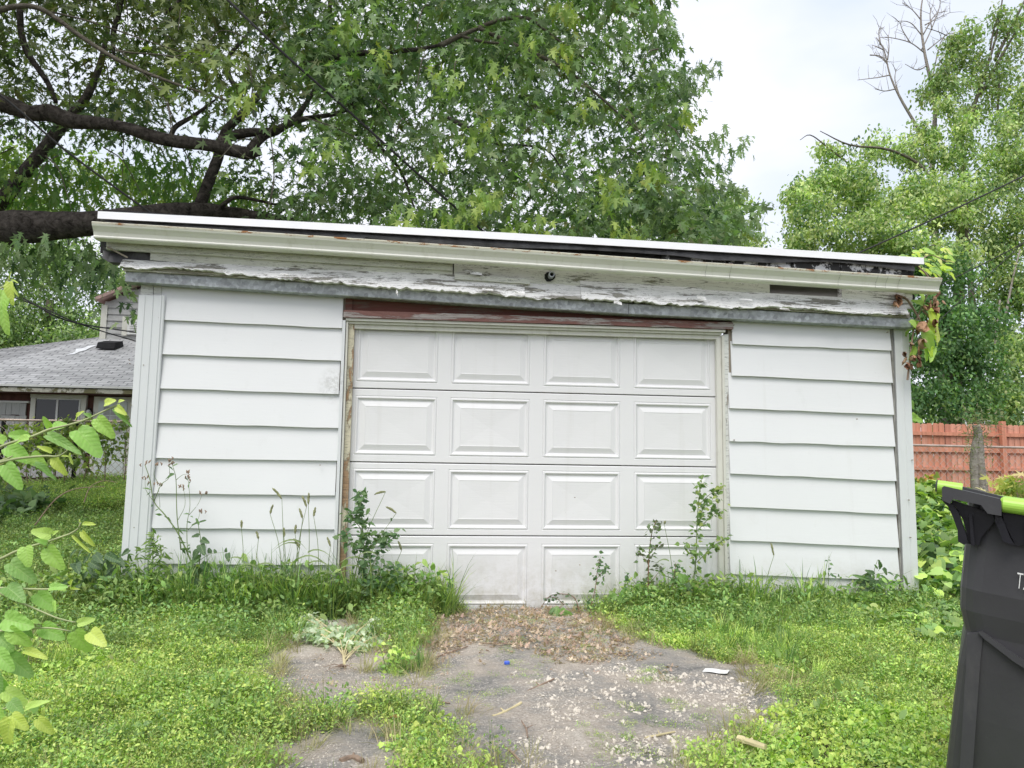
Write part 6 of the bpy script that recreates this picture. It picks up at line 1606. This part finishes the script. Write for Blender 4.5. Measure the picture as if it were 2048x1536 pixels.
for (hu, hv, bu, bv, dx, dy), nm in zip(fx, near):
    Y = -0.18 - 0.1 * rng.random(); g_ = P(bu, bv, Y)
    t = thing('foxtail_grass', 'foxtail grass stalk, ' + nm, 'grass stalk', (g_[0], Y, 0), 'foxtail grass stalks along the wall')
    head = P(hu - dx * 0.4, hv + dy, Y)
    mb = MB(); mb.tube([(g_[0], Y, 0.0), P((hu + bu) / 2 + 2, (hv + bv) / 2, Y), head], [0.0028, 0.0022, 0.0016], 5, smooth=4); mb.build('stem', M['stem'], t)
    tp = P(hu + dx * 0.5, hv - dy * 0.6, Y)
    m_ = (head + tp) / 2 + (0, 0, 0.006)
    mb = MB(); mb.tube([head, head * .7 + m_ * .3, m_, m_ * .3 + tp * .7, tp], [0.002, 0.007, 0.008, 0.006, 0.001], 7, smooth=3, wob=0.7); mb.build('seed_head', M['seed'], t)
    for k in range(2):
        f_ = rng.uniform(0.25, 0.7); c0_ = np.array([g_[0], Y, 0.0]) * (1 - f_) + head * f_; sd = rng.choice([-1, 1]); L = rng.uniform(0.1, 0.2)
        rows = []
        for q in range(6):
            s_ = q / 5; p = c0_ + (sd * L * s_, -0.02 * s_, L * (0.6 * s_ - 0.9 * s_ * s_)); w = 0.005 * (1 - s_) + 0.0006
            rows.append([p + (0, w, w), p - (0, w, w)])
        mb = MB(); mb.loft(rows); mb.build('blade', M['stem'], t)

# uprooted wilted weed on the left bare patch
g_ = G(690, 1335); wil = thing('wilted_weed', 'uprooted wilted grey-green weed lying on the left bare patch', 'weed', (g_[0], g_[1], 0))
mb = MB()
main = [G(690, 1338), G(686, 1310) + (0, 0, .02), G(683, 1285) + (0, 0, 0.04), G(672, 1262) + (0, 0, 0.05)]
mb.tube(main, [0.008, 0.007, 0.006, 0.003], 7, smooth=4)
ends = []
for k in range(16):
    u, v = rng.uniform(585, 770), rng.uniform(1240, 1305); e = G(u, v) + (0, 0, 0.04 + 0.06 * rng.random()); f_ = rng.uniform(0.1, 0.9)
    s0 = main[0] * (1 - f_) + main[2] * f_; mb.tube([s0, (s0 + e) / 2 + (0, 0, 0.02), e], [0.004, 0.003, 0.0015], 5, smooth=3); ends.append((s0, e))
mb.build('stem', M['straw'], wil)
mb = MB()
for k in range(14):
    e = main[0] + (rng.normal() * 0.03 - 0.03, rng.normal() * 0.03 - 0.03, 0.01); mb.tube([main[0] + (0, 0, 0.01), (main[0] + e) / 2 + (0, 0, 0.02), e], [0.003, 0.002, 0.001], 4)
mb.build('roots', M['twig'], wil)
n = 900; idx = rng.integers(0, len(ends), n); f_ = rng.uniform(0.35, 1.05, n)[:, None]
p = np.array([ends[i][0] for i in idx]) * (1 - f_) + np.array([ends[i][1] for i in idx]) * f_ + rng.normal(size=(n, 3)) * (0.03, 0.03, 0.01)
p[:, 2] = np.maximum(p[:, 2], 0.02)
leaf_object('foliage', leaves(p, rand_unit(n) * (1, 1, 0.3) + (0, 0, -0.3), rand_unit(n) * 0.7 + (0, 0, 0.6), rng.uniform(0.025, 0.055, n), palette(n, [(0.55, 0.64, 0.48), (0.68, 0.74, 0.58), (0.42, 0.53, 0.36)]), GOOSE), M['leaf'], wil)
small_leaf_weed('yellowing upright weed beside the wilted plant', [([(775, 1345), (785, 1310), (800, 1295)], G(775, 1345)[1], 0.004), ([(775, 1350), (765, 1310), (755, 1285)], G(775, 1350)[1], 0.003), ([(780, 1350), (800, 1320), (830, 1310)], G(780, 1350)[1], 0.003)], [40, 26, 26], 0.03, LIME, t0=0.0, spread=0.03)

# ------------------------------------------------------------------ grape vine on the right eave corner
vine = thing('grape_vine', 'bright grape vine with shrivelled brown leaves hanging off the right eave corner', 'vine', P(1825, 700, 0.05))
VY = -0.12
mb = MB()
for px in ([(1815, 760), (1822, 700), (1830, 650), (1850, 600), (1868, 570)], [(1868, 572), (1850, 545), (1835, 530), (1860, 510), (1895, 525)], [(1840, 640), (1815, 600), (1795, 590)], [(1845, 620), (1862, 640), (1872, 665)]):
    mb.tube([P(u, v, VY) for u, v in px], [0.008, 0.007, 0.006, 0.004, 0.003][:len(px)], 6, smooth=4)
mb.build('stem', M['twig'], vine)
gl = [leaf_mesh('vine_leaf', 'heart', c, 30 + i) for i, c in enumerate([(0.58, 0.74, 0.09), (0.40, 0.60, 0.13), (0.66, 0.68, 0.24), (0.26, 0.42, 0.12)])]
for (b3, tp, w, k) in [((1855, 610), (1876, 650), 1, 0), ((1858, 620), (1868, 645), 1.3, 0), ((1850, 640), (1880, 680), .7, 2), ((1855, 655), (1882, 690), .6, 0), ((1845, 660), (1868, 700), .9, 1), ((1840, 680), (1858, 722), .8, 1), ((1830, 655), (1810, 668), 1, 3), ((1835, 640), (1822, 655), 1, 1), ((1828, 690), (1822, 718), .9, 1), ((1848, 610), (1825, 600), .8, 1), ((1838, 585), (1850, 605), .9, 1), ((1830, 590), (1812, 580), .5, 3), ((1852, 680), (1866, 712), .6, 0),
                       ((1862, 690), (1864, 720), .6, 1), ((1818, 640), (1835, 655), .9, 1)]:
    place_leaf(vine, gl[k], P(*b3, VY + rng.normal() * 0.05), P(*tp, VY + rng.normal() * 0.05), (rng.normal() * .4, -1, .5), w)
for k in range(80):
    u, v = 1822 + rng.uniform(0, 75), 497 + rng.uniform(0, 50) ; L = rng.uniform(12, 24); a = rng.uniform(-0.4, 1.0)
    if k > 70: u, v = rng.uniform(1790, 1830), rng.uniform(512, 520)
    Yk = 0.25 + rng.normal() * 0.15
    place_leaf(vine, gl[k % 4], P(u, v, Yk), P(u + L * math.cos(a), v + L * math.sin(a), Yk - 0.03), (rng.normal() * .4, -.8, .8), rng.uniform(.7, 1.1))
dead_m = []
for i in range(4):
    r_ = np.random.default_rng(50 + i); rows = []
    for q in range(7):
        s_ = q / 6; w = 0.22 * math.sin(PI * min(1, s_ + 0.08)) ** 0.8 + 0.02
        rows.append([(w * math.cos(a + s_ * 2.5 * r_.uniform(.8, 1.2)) * (0.6 + 0.5 * r_.random()), s_, w * math.sin(a + s_ * 2.5) * (0.6 + 0.5 * r_.random())) for a in np.linspace(0, 4.6, 6)])
    mb = MB(); mb.loft(rows); me = bpy.data.meshes.new('dead_leaf'); me.from_pydata(mb.v, [], mb.f)
    me.materials.append(simple('dead_leaf_brown_%d' % i, [(0.30, 0.15, 0.09), (0.38, 0.22, 0.13), (0.22, 0.12, 0.08), (0.42, 0.28, 0.18)][i], 0.8, var=0.4, scale=3)); dead_m.append(me)
for k in range(38):
    f_ = rng.random(); u = 1868 - 42 * f_ + rng.normal() * 9; v = 590 + 130 * f_ + rng.normal() * 8
    if k < 6: u, v = 1790 + rng.normal() * 8, 592 + rng.normal() * 5
    elif k < 14: u, v = 1872 + rng.normal() * 4, 580 + rng.uniform(0, 50)
    elif k > 33: u, v = 1818 + rng.normal() * 3, 720 + rng.uniform(-20, 30)
    L = rng.uniform(8, 18)
    place_leaf(vine, dead_m[k % 4], P(u, v, VY - 0.02 + rng.normal() * 0.05), P(u + rng.normal() * 5, v + L, VY - 0.02 + rng.normal() * 0.05), (rng.normal(), -1, rng.normal()), rng.uniform(.7, 1.2), 'dead_leaf')
for (b3, tp, w, k) in [((1822, 825), (1832, 845), .9, 1), ((1820, 835), (1848, 842), .8, 1), ((1820, 800), (1828, 818), .8, 3)]:
    place_leaf(vine, gl[k], P(*b3, 0.4), P(*tp, 0.4), (0, -1, .4), w)
# creeper leaves low on the corner: thin tendril
# ------------------------------------------------------------------ twisted stump with cut twigs
SY = 3.2
gs = P(1965, 1000, SY); stump = thing('stump', 'twin grey twisted stems of a cut shrub ringed by clipped twigs', 'stump', (gs[0], SY, float(ground_z(gs[0], SY))))
for px, rp in (([(1968, 1080), (1966, 985), (1960, 930), (1958, 880), (1952, 850)], [12, 11, 10, 9, 8]), ([(1948, 1080), (1950, 985), (1948, 930), (1950, 890), (1960, 860)], [8, 8, 8, 7, 6])):
    pts, rad = limb_path(px, SY, rp); mb = MB(); mb.tube(pts, rad, 10, smooth=5, wob=0.15); mb.build('stem', M['bark3'], stump, smooth=True)
n = 420; cu = 1955 + rng.normal(size=n) * 18; cv = 870 + rng.normal(size=n) * 24; cv[:90] = rng.uniform(890, 960, 90); cu[:90] = 1945 + rng.normal(size=90) * 24; cu[90:150] = 1975 + rng.normal(size=60) * 22; cv[90:150] = 835 + rng.normal(size=60) * 12
p = PV(cu, cv, SY + rng.normal(size=n) * 0.08)
leaf_object('foliage', leaves(p, rand_unit(n) + (0, 0, 0.2), rand_unit(n), rng.uniform(0.03, 0.08, n), palette(n, [(0.30, 0.36, 0.18), (0.20, 0.25, 0.10), (0.36, 0.33, 0.24)]), (RHOMB[0] * (0.35, 1, 1), RHOMB[1])), M['leaf'], stump)
mb = MB()
for k in range(34):
    a = P(1955 + rng.normal() * 12, 880 + rng.normal() * 30, SY); d = rng.normal(size=3) * (0.16, 0.05, 0.12) + (0, 0, 0.06); mb.tube([a, a + d * 0.5 + (0, 0, 0.02), a + d], [0.004, 0.003, 0.0015], 4)
mb.build('twigs', M['twig'], stump, kind='stuff')
# yellow leaved shrub behind the bin, orange one by the wall
def shrub(label, blobs, n, size, cols, T, name='shrub'):
    return vine_mass(label, 'shrub', blobs, n, size, cols, T, per=6, spread=0.10, name=name)
shrub('yellow maple-leaved shrub just above the bin lid at the right edge', [(2030, 960, 40, 16, 2.0), (2070, 985, 40, 20, 2.0), (2000, 975, 20, 12, 2.2), (2040, 1010, 50, 30, 2.4)], 60, 0.11, [(0.62, 0.58, 0.14), (0.50, 0.52, 0.12), (0.66, 0.56, 0.28), (0.3, 0.38, 0.12)], MAPLE)
shrub('small shrub with orange-tinged leaves between wall corner and bin', [(1860, 1000, 14, 22, 3.2), (1850, 960, 20, 12, 4.0)], 22, 0.10, [(0.60, 0.42, 0.12), (0.50, 0.48, 0.10), (0.3, 0.36, 0.1)], HEART)

# ------------------------------------------------------------------ mulberry sapling at the left edge
MY = -3.42
sp = thing('mulberry_sapling', 'light green large-leaved sapling reaching in at the left edge', 'sapling', (P(-260, 1200, MY)[0], MY, 0))
bx0 = P(-260, 1200, MY)
mb = MB(); mb.tube([(bx0[0], MY, 0.0), (bx0[0] + 0.02, MY + .02, 0.6), (bx0[0] + 0.05, MY, 1.2), (bx0[0] + 0.10, MY, 1.9)], [0.016, 0.013, 0.010, 0.005], 8, smooth=4); mb.build('stem', M['bark2'], sp, smooth=True)
BR = [[(-250, 1010), (-120, 950), (0, 894), (64, 873), (98, 859), (133, 851), (164, 842), (187, 832), (221, 816), (240, 808)], [(-240, 1020), (-100, 945), (0, 922), (25, 912)], [(-40, 935), (30, 918), (88, 912), (118, 912), (142, 895)],
      [(-230, 1220), (-100, 1160), (0, 1118), (29, 1104), (64, 1092), (94, 1084), (125, 1073), (141, 1067), (156, 1057), (161, 1045)], [(-200, 1130), (-60, 1160), (0, 1186), (39, 1204), (78, 1221), (117, 1237), (152, 1245)],
      [(-200, 1330), (-80, 1290), (0, 1262), (60, 1257), (100, 1256), (140, 1262)], [(-150, 1180), (-20, 1176), (60, 1178), (100, 1178), (140, 1172)], [(-200, 1480), (-80, 1440), (0, 1420), (30, 1410)], [(-200, 640), (-80, 610), (0, 577), (13, 566), (20, 552)]]
for b_px in BR:
    mb = MB(); mb.tube([P(u, v, MY) for u, v in b_px], list(np.linspace(0.0042, 0.0018, len(b_px))), 6, smooth=4); mb.build('twig', M['stem2'], sp, smooth=True)
LL, YL, ML = lime_l, yel_l, mid_l
lvs = [((150, 856), (200, 908), .95, LL[1]), ((190, 833), (226, 874), .85, LL[0]), ((103, 856), (132, 848), 1.25, LL[1]), ((88, 868), (158, 902), .42, ML[1]), ((208, 808), (228, 800), 1.1, YL[0]), ((232, 812), (250, 828), .8, YL[0]), ((236, 805), (246, 800), .8, YL[0]), ((100, 856), (88, 836), .7, LL[0]), ((225, 815), (262, 852), .30, ML[1]), ((152, 838), (163, 822), .7, YL[0]), ((183, 834), (168, 826), .9, ML[1]),
       ((60, 873), (15, 868), .9, LL[1]), ((62, 876), (22, 884), .75, LL[0]), ((8, 892), (60, 922), .95, LL[1]), ((12, 885), (-20, 868), 1, LL[0]), ((8, 925), (40, 976), .8, LL[1]), ((60, 908), (88, 932), 1.05, LL[0]), ((106, 912), (130, 950), .75, YL[0]), ((106, 905), (76, 892), .6, YL[0]), ((140, 905), (143, 928), .6, YL[1]), ((65, 925), (112, 955), .45, ML[0]), ((122, 912), (138, 912), .6, YL[1]), ((135, 900), (132, 890), .7, YL[1]),
       ((106, 1070), (64, 1062), 1.0, LL[2]), ((50, 1090), (56, 1132), 1.05, LL[0]), ((92, 1092), (123, 1138), .95, LL[0]), ((162, 1060), (187, 1093), .5, YL[0]), ((143, 1070), (179, 1104), .28, YL[1]), ((165, 1048), (185, 1047), .5, YL[1]), ((161, 1046), (158, 1038), .6, YL[1]), ((15, 1122), (70, 1162), .85, ML[1]), ((95, 1088), (70, 1078), .8, LL[1]), ((105, 1070), (113, 1062), .8, LL[2]),
       ((152, 1248), (188, 1238), .85, LL[2]), ((146, 1258), (180, 1305), 1.0, LL[0]), ((178, 1262), (207, 1288), .9, YL[0]), ((196, 1265), (204, 1250), .6, YL[1]), ((10, 1172), (46, 1198), .9, ML[0]), ((0, 1158), (-20, 1190), 1, LL[0]), ((70, 1184), (108, 1218), .95, LL[1]), ((96, 1176), (132, 1172), .75, LL[1]), ((116, 1172), (130, 1180), 1.0, LL[0]), ((142, 1172), (140, 1162), .6, YL[0]), ((140, 1176), (158, 1178), .4, YL[0]), ((108, 1200), (110, 1224), .4, LL[0]),
       ((5, 1236), (58, 1252), .95, LL[1]), ((15, 1255), (58, 1292), .95, LL[0]), ((80, 1252), (124, 1276), .95, LL[1]), ((85, 1250), (60, 1240), .8, LL[0]), ((50, 1252), (64, 1275), .7, ML[0]), ((-10, 1262), (20, 1300), 1.1, ML[1]), ((12, 1308), (62, 1352), .85, ML[1]), ((45, 1300), (92, 1314), .55, YL[0]), ((-10, 1300), (22, 1340), 1, LL[1]), ((-15, 1340), (-2, 1385), 1, ML[0]),
       ((4, 1380), (52, 1408), .85, LL[2]), ((-20, 1350), (14, 1380), .9, LL[1]), ((48, 1420), (92, 1400), .55, LL[2]), ((18, 1400), (44, 1426), 1, ML[1]), ((22, 1432), (10, 1492), .95, YL[0]), ((20, 1428), (54, 1458), .9, YL[0]), ((72, 1434), (106, 1468), .75, YL[0]), ((-20, 1410), (6, 1450), .9, LL[0]),
       ((20, 560), (22, 608), .60, YL[0]), ((20, 562), (34, 590), .35, YL[1]), ((20, 560), (20, 544), .6, YL[1]), ((22, 560), (35, 564), .4, YL[1]), ((2, 600), (12, 666), .55, LL[0]), ((5, 575), (-5, 640), .7, LL[0])]
for (b3, tp, w, me) in lvs:
    dy = rng.normal() * 0.03
    place_leaf(sp, me, P(*b3, MY + dy), P(*tp, MY + dy + rng.normal() * 0.012 - 0.01), (rng.normal() * .3, -1.0, .55 + rng.normal() * .25), w)

# arching bare briar behind, in the left yard
mb = MB(); mb.tube([P(70, 1050, 3), P(110, 1000, 3), P(150, 978, 3), P(210, 973, 3)], [0.008, 0.007, 0.005, 0.003], 6, smooth=5); mb.tube([P(168, 1005, 3), P(180, 975, 3), P(205, 962, 3), P(235, 965, 3)], [0.006, 0.005, 0.004, 0.002], 6, smooth=5)
o = mb.build('briar_cane', M['cable']); o.data.materials[0] = M['twig']; o['label'] = 'thin arching bare cane over the weeds left of the garage'; o['category'] = 'cane'

# ------------------------------------------------------------------ wheeled bin
M['binblack'] = painted('black_bin_plastic_sheen', (0.046, 0.046, 0.050), dirt=(0.17, 0.165, 0.15), dirt_amt=0.32, lo=0.55, stretch=(1, 1, 0.35), scale=3.0, grain=0.03, rough=0.42)  # body grey carries reflected light in its colour; gussets keep the darker tone
_bn = M['binblack'].node_tree; _bb = [q for q in _bn.nodes if q.type == 'BSDF_PRINCIPLED'][0]
_bn.links.new(ramp(_bn, nnoise(_bn, 5, 6, 0.7), [(0.35, 0.34), (0.65, 0.58)]), _bb.inputs['Roughness']); _bb.inputs['Specular IOR Level'].default_value = 0.5
M['bindark'] = simple('deep_black_bin_plastic', (0.010, 0.010, 0.014), 0.35, var=0.1, scale=30, bumps=0.1, spec=0.4)
M['bingreen'] = simple('lime_plastic', (0.36, 0.62, 0.09), 0.38, var=0.05, bumps=0.05)
# local frame: a runs along the handle (right, towards the viewer), c is up, n is the outward normal of the handle side
depth0 = 1.95
o0 = P(1872, 972, CENTRE[1] + depth0)
ang = math.radians(38); roll = math.radians(7.5)
a_h = np.array([math.cos(ang), -math.sin(ang), 0.0]); nrm_h = np.array([-math.sin(ang), -math.cos(ang), 0.0]); upv = np.array([0, 0, 1.0])
av = a_h * math.cos(roll) - upv * math.sin(roll); cv_ = upv * math.cos(roll) + a_h * math.sin(roll); nv_ = nrm_h
def bin_px(u, v, off=0.0):
    """(s, t) on the plane of the handle side (pushed out by off) for a photograph pixel"""
    r = ROT @ np.array([u - 1024.0, -(v - 768.0), -F]); q = o0 + nv_ * off
    k = ((q - CENTRE) @ nv_) / (r @ nv_); w = CENTRE + r * k - o0
    return (w @ av, w @ cv_)
def B3(s, t, off=0.0): return o0 + av * s + cv_ * t + nv_ * off
W_, H_, Dp = 0.62, 1.02, 0.70
bin_ = thing('wheelie_bin', 'tall black wheeled rubbish bin with lime green handle, cut off by the right edge', 'bin', (o0[0] + 0.3, o0[1] - 0.1, 0))
def plate(px, off0, off1, name, mat, st=None):
    q = st or [bin_px(u, v, off1) for u, v in px]; n = len(q)
    mb = MB(); mb.add([B3(s, t_, off0) for s, t_ in q] + [B3(s, t_, off1) for s, t_ in q], [tuple(range(n)), tuple(range(2 * n - 1, n - 1, -1))] + [(i, n + i, n + (i + 1) % n, (i + 1) % n) for i in range(n)])
    return mb.build(name, M[mat], bin_)
# body: rings of rounded rectangle, flaring step as in the photo
sL = [bin_px(1930, 1075)[0], bin_px(1919, 1180)[0], bin_px(1918, 1225)[0], bin_px(1928, 1272)[0], bin_px(1914, 1340)[0], bin_px(1902, 1440)[0], bin_px(1891, 1536)[0]]
tL = [bin_px(1930, 1075)[1], bin_px(1919, 1180)[1], bin_px(1918, 1225)[1], bin_px(1928, 1272)[1], bin_px(1914, 1340)[1], bin_px(1902, 1440)[1], bin_px(1891, 1536)[1]]
sL = [bin_px(1934, 1000)[0]] + sL; tL = [-0.02] + tL
sL.append(sL[-1] + 0.0); tL.append(-1.00)
wfull = 0.60; rows = []
def ring(s0, t_, front, back, r_=0.05):
    s1 = s0 + (wfull - 2 * (s0 - min(sL))) ; pts = []
    for (cs, cn, a0) in ((s0 + r_, front - r_, PI), (s1 - r_, front - r_, PI / 2), (s1 - r_, back + r_, 0), (s0 + r_, back + r_, -PI / 2)):
        for k in range(5):
            aa = a0 - (PI / 2) * k / 4
            pts.append(B3(cs + r_ * math.cos(aa), t_, cn + r_ * math.sin(aa)))
    return pts
fronts = [-0.060, -0.054, -0.050, -0.055, -0.066, -0.070, -0.078, -0.090, -0.105]
for s0, t_, fr_ in zip(sL, tL, fronts):
    rows.append(ring(s0, t_, fr_, -0.66 + abs(t_) * 0.06))
mb = MB(); mb.loft(rows, closed=True); n = len(rows[0]); mb.f.append(tuple(range(n)))
q = len(mb.v); mb.f.append(tuple(q - 1 - i for i in range(n)))
body = mb.build('body', M['binblack'], bin_, smooth=False)
# raised triangular web and vertical rib below it
pw_ = [(1932, 1270), (1952, 1258), (1962, 1262), (2020, 1310), (2120, 1390), (2120, 1400), (1990, 1300), (1962, 1280), (1958, 1300), (1942, 1536), (1915, 1536), (1930, 1300)]
plate(None, -0.11, -0.062, 'body_rib', 'binblack', st=[bin_px(u, v, -0.068) for u, v in [(1934, 1268), (1957, 1264), (1966, 1270), (1960, 1330), (1944, 1560), (1918, 1560), (1932, 1330)]])
plate(None, -0.10, -0.052, 'body_web', 'binblack', st=[bin_px(u, v, -0.064) for u, v in [(1957, 1264), (1965, 1262), (2030, 1308), (2180, 1410), (2180, 1418), (2028, 1322), (1968, 1276)]])
# collar with hanging gussets
col_o = [(1884, 975), (1888, 972), (2000, 998), (2003, 1003), (2003, 1032), (1985, 1029), (1975, 1027), (1962, 1010), (1905, 998), (1900, 1008), (1884, 1000)]
plate(col_o, -0.05, 0.022, 'handle_bracket', 'binblack')
plate([(1884, 1001), (1900, 1007), (1908, 1012), (1918, 1027), (1925, 1050), (1932, 1068), (1936, 1085), (1928, 1090), (1916, 1083), (1915, 1060), (1906, 1035), (1896, 1013)], -0.06, -0.005, 'gusset', 'bindark')
plate([(1930, 1086), (1958, 1092), (1962, 1075), (1985, 1048), (1990, 1040), (1985, 1028), (1905, 1000), (1902, 1008), (1912, 1014), (1926, 1040), (1934, 1070)], -0.065, -0.035, 'gusset_plate', 'bindark')
plate([(1938, 1030), (1944, 1030), (1950, 1093), (1942, 1090)], -0.04, -0.012, 'gusset_fin', 'bindark')
plate([(1990, 1030), (2003, 1034), (2010, 1050), (2022, 1078), (2030, 1090), (2020, 1088), (2006, 1082), (1998, 1060), (1990, 1044)], -0.06, -0.005, 'gusset', 'bindark')
plate([(2004, 1020), (2160, 1060), (2160, 1105), (2060, 1090), (2032, 1092), (2020, 1068), (2008, 1046)], -0.065, -0.03, 'gusset_plate', 'bindark')
plate([(2050, 1045), (2056, 1046), (2062, 1098), (2054, 1096)], -0.04, -0.012, 'gusset_fin', 'bindark')
plate([(1893, 966), (2200, 1040), (2200, 1062), (1890, 985)], -0.10, -0.052, 'rim', 'binblack')
# handle tube in two visible lengths
s_a = bin_px(1874, 972); s_b = bin_px(1905, 978)
mb = MB(); mb.tube([B3(s_a[0], s_a[1], 0.0), B3(s_a[0] + 0.06, s_a[1] - 0.0, 0.0)], [0.0165, 0.0165], 20, smooth=0); mb.build('handle', M['bingreen'], bin_, smooth=False)
mb = MB(); mb.tube([B3(s_a[0] - 0.003, s_a[1], 0.0), B3(s_a[0] + 0.001, s_a[1], 0.0)], [0.0150, 0.0175], 20); mb.build('handle_cap', M['binblack'], bin_)
s_c = bin_px(2000, 1008, 0.0)
mb = MB(); mb.tube([B3(s_c[0], s_c[1], 0.0), B3(s_c[0] + 0.006, s_c[1], 0.0), B3(s_c[0] + 0.30, s_c[1] + 0.003, 0.0)], [0.015, 0.0205, 0.0205], 20); mb.build('handle', M['bingreen'], bin_, smooth=False)
# lid: thin lime slab behind the handle, with a raised edge
mb = MB(); lr = []
for (s0, s1, n0, n1_, t_) in [(0.03, 0.56, -0.11, -0.70, -0.034), (0.025, 0.565, -0.105, -0.705, -0.028), (0.04, 0.55, -0.12, -0.69, -0.020), (0.10, 0.49, -0.16, -0.63, -0.017)]:
    lr.append([B3(s0, t_, n0), B3(s1, t_, n0), B3(s1, t_, n1_), B3(s0, t_, n1_)])
mb.loft(lr, closed=True); mb.f.append((0, 1, 2, 3)); mb.f.append((15, 14, 13, 12)); mb.build('lid', M['bingreen'], bin_)
# wheels and axle
for s_ in (0.06, 0.52):
    c_ = B3(s_, -0.96, -0.16); mb = MB(); mb.tube([c_ - av * 0.03, c_ + av * 0.03], [0.11, 0.11], 20); mb.build('wheel', M['felt'], bin_)
# stamped lettering
sl_ = bin_px(2031, 1176, -0.045); fnt = bpy.data.curves.new('lettering', 'FONT'); fnt.body = 'T2'; fnt.size = 0.062; fnt.extrude = 0.0006; fnt.offset = -0.0008
tmp_o = bpy.data.objects.new('lettering_curve', fnt); COL.objects.link(tmp_o); bpy.context.view_layer.update()
tm = bpy.data.meshes.new_from_object(tmp_o.evaluated_get(bpy.context.evaluated_depsgraph_get())); tm.materials.clear(); tm.materials.append(M['white'])
bpy.data.objects.remove(tmp_o)
o = bpy.data.objects.new('lettering', tm); COL.objects.link(o); o.parent = bin_
mt = Matrix.Identity(4); b0 = B3(sl_[0], sl_[1], -0.0425) - BASE[bin_.name]
for i in range(3): mt[i][0] = av[i] * 0.40; mt[i][1] = cv_[i]; mt[i][2] = nv_[i]; mt[i][3] = b0[i]
o.matrix_basis = mt
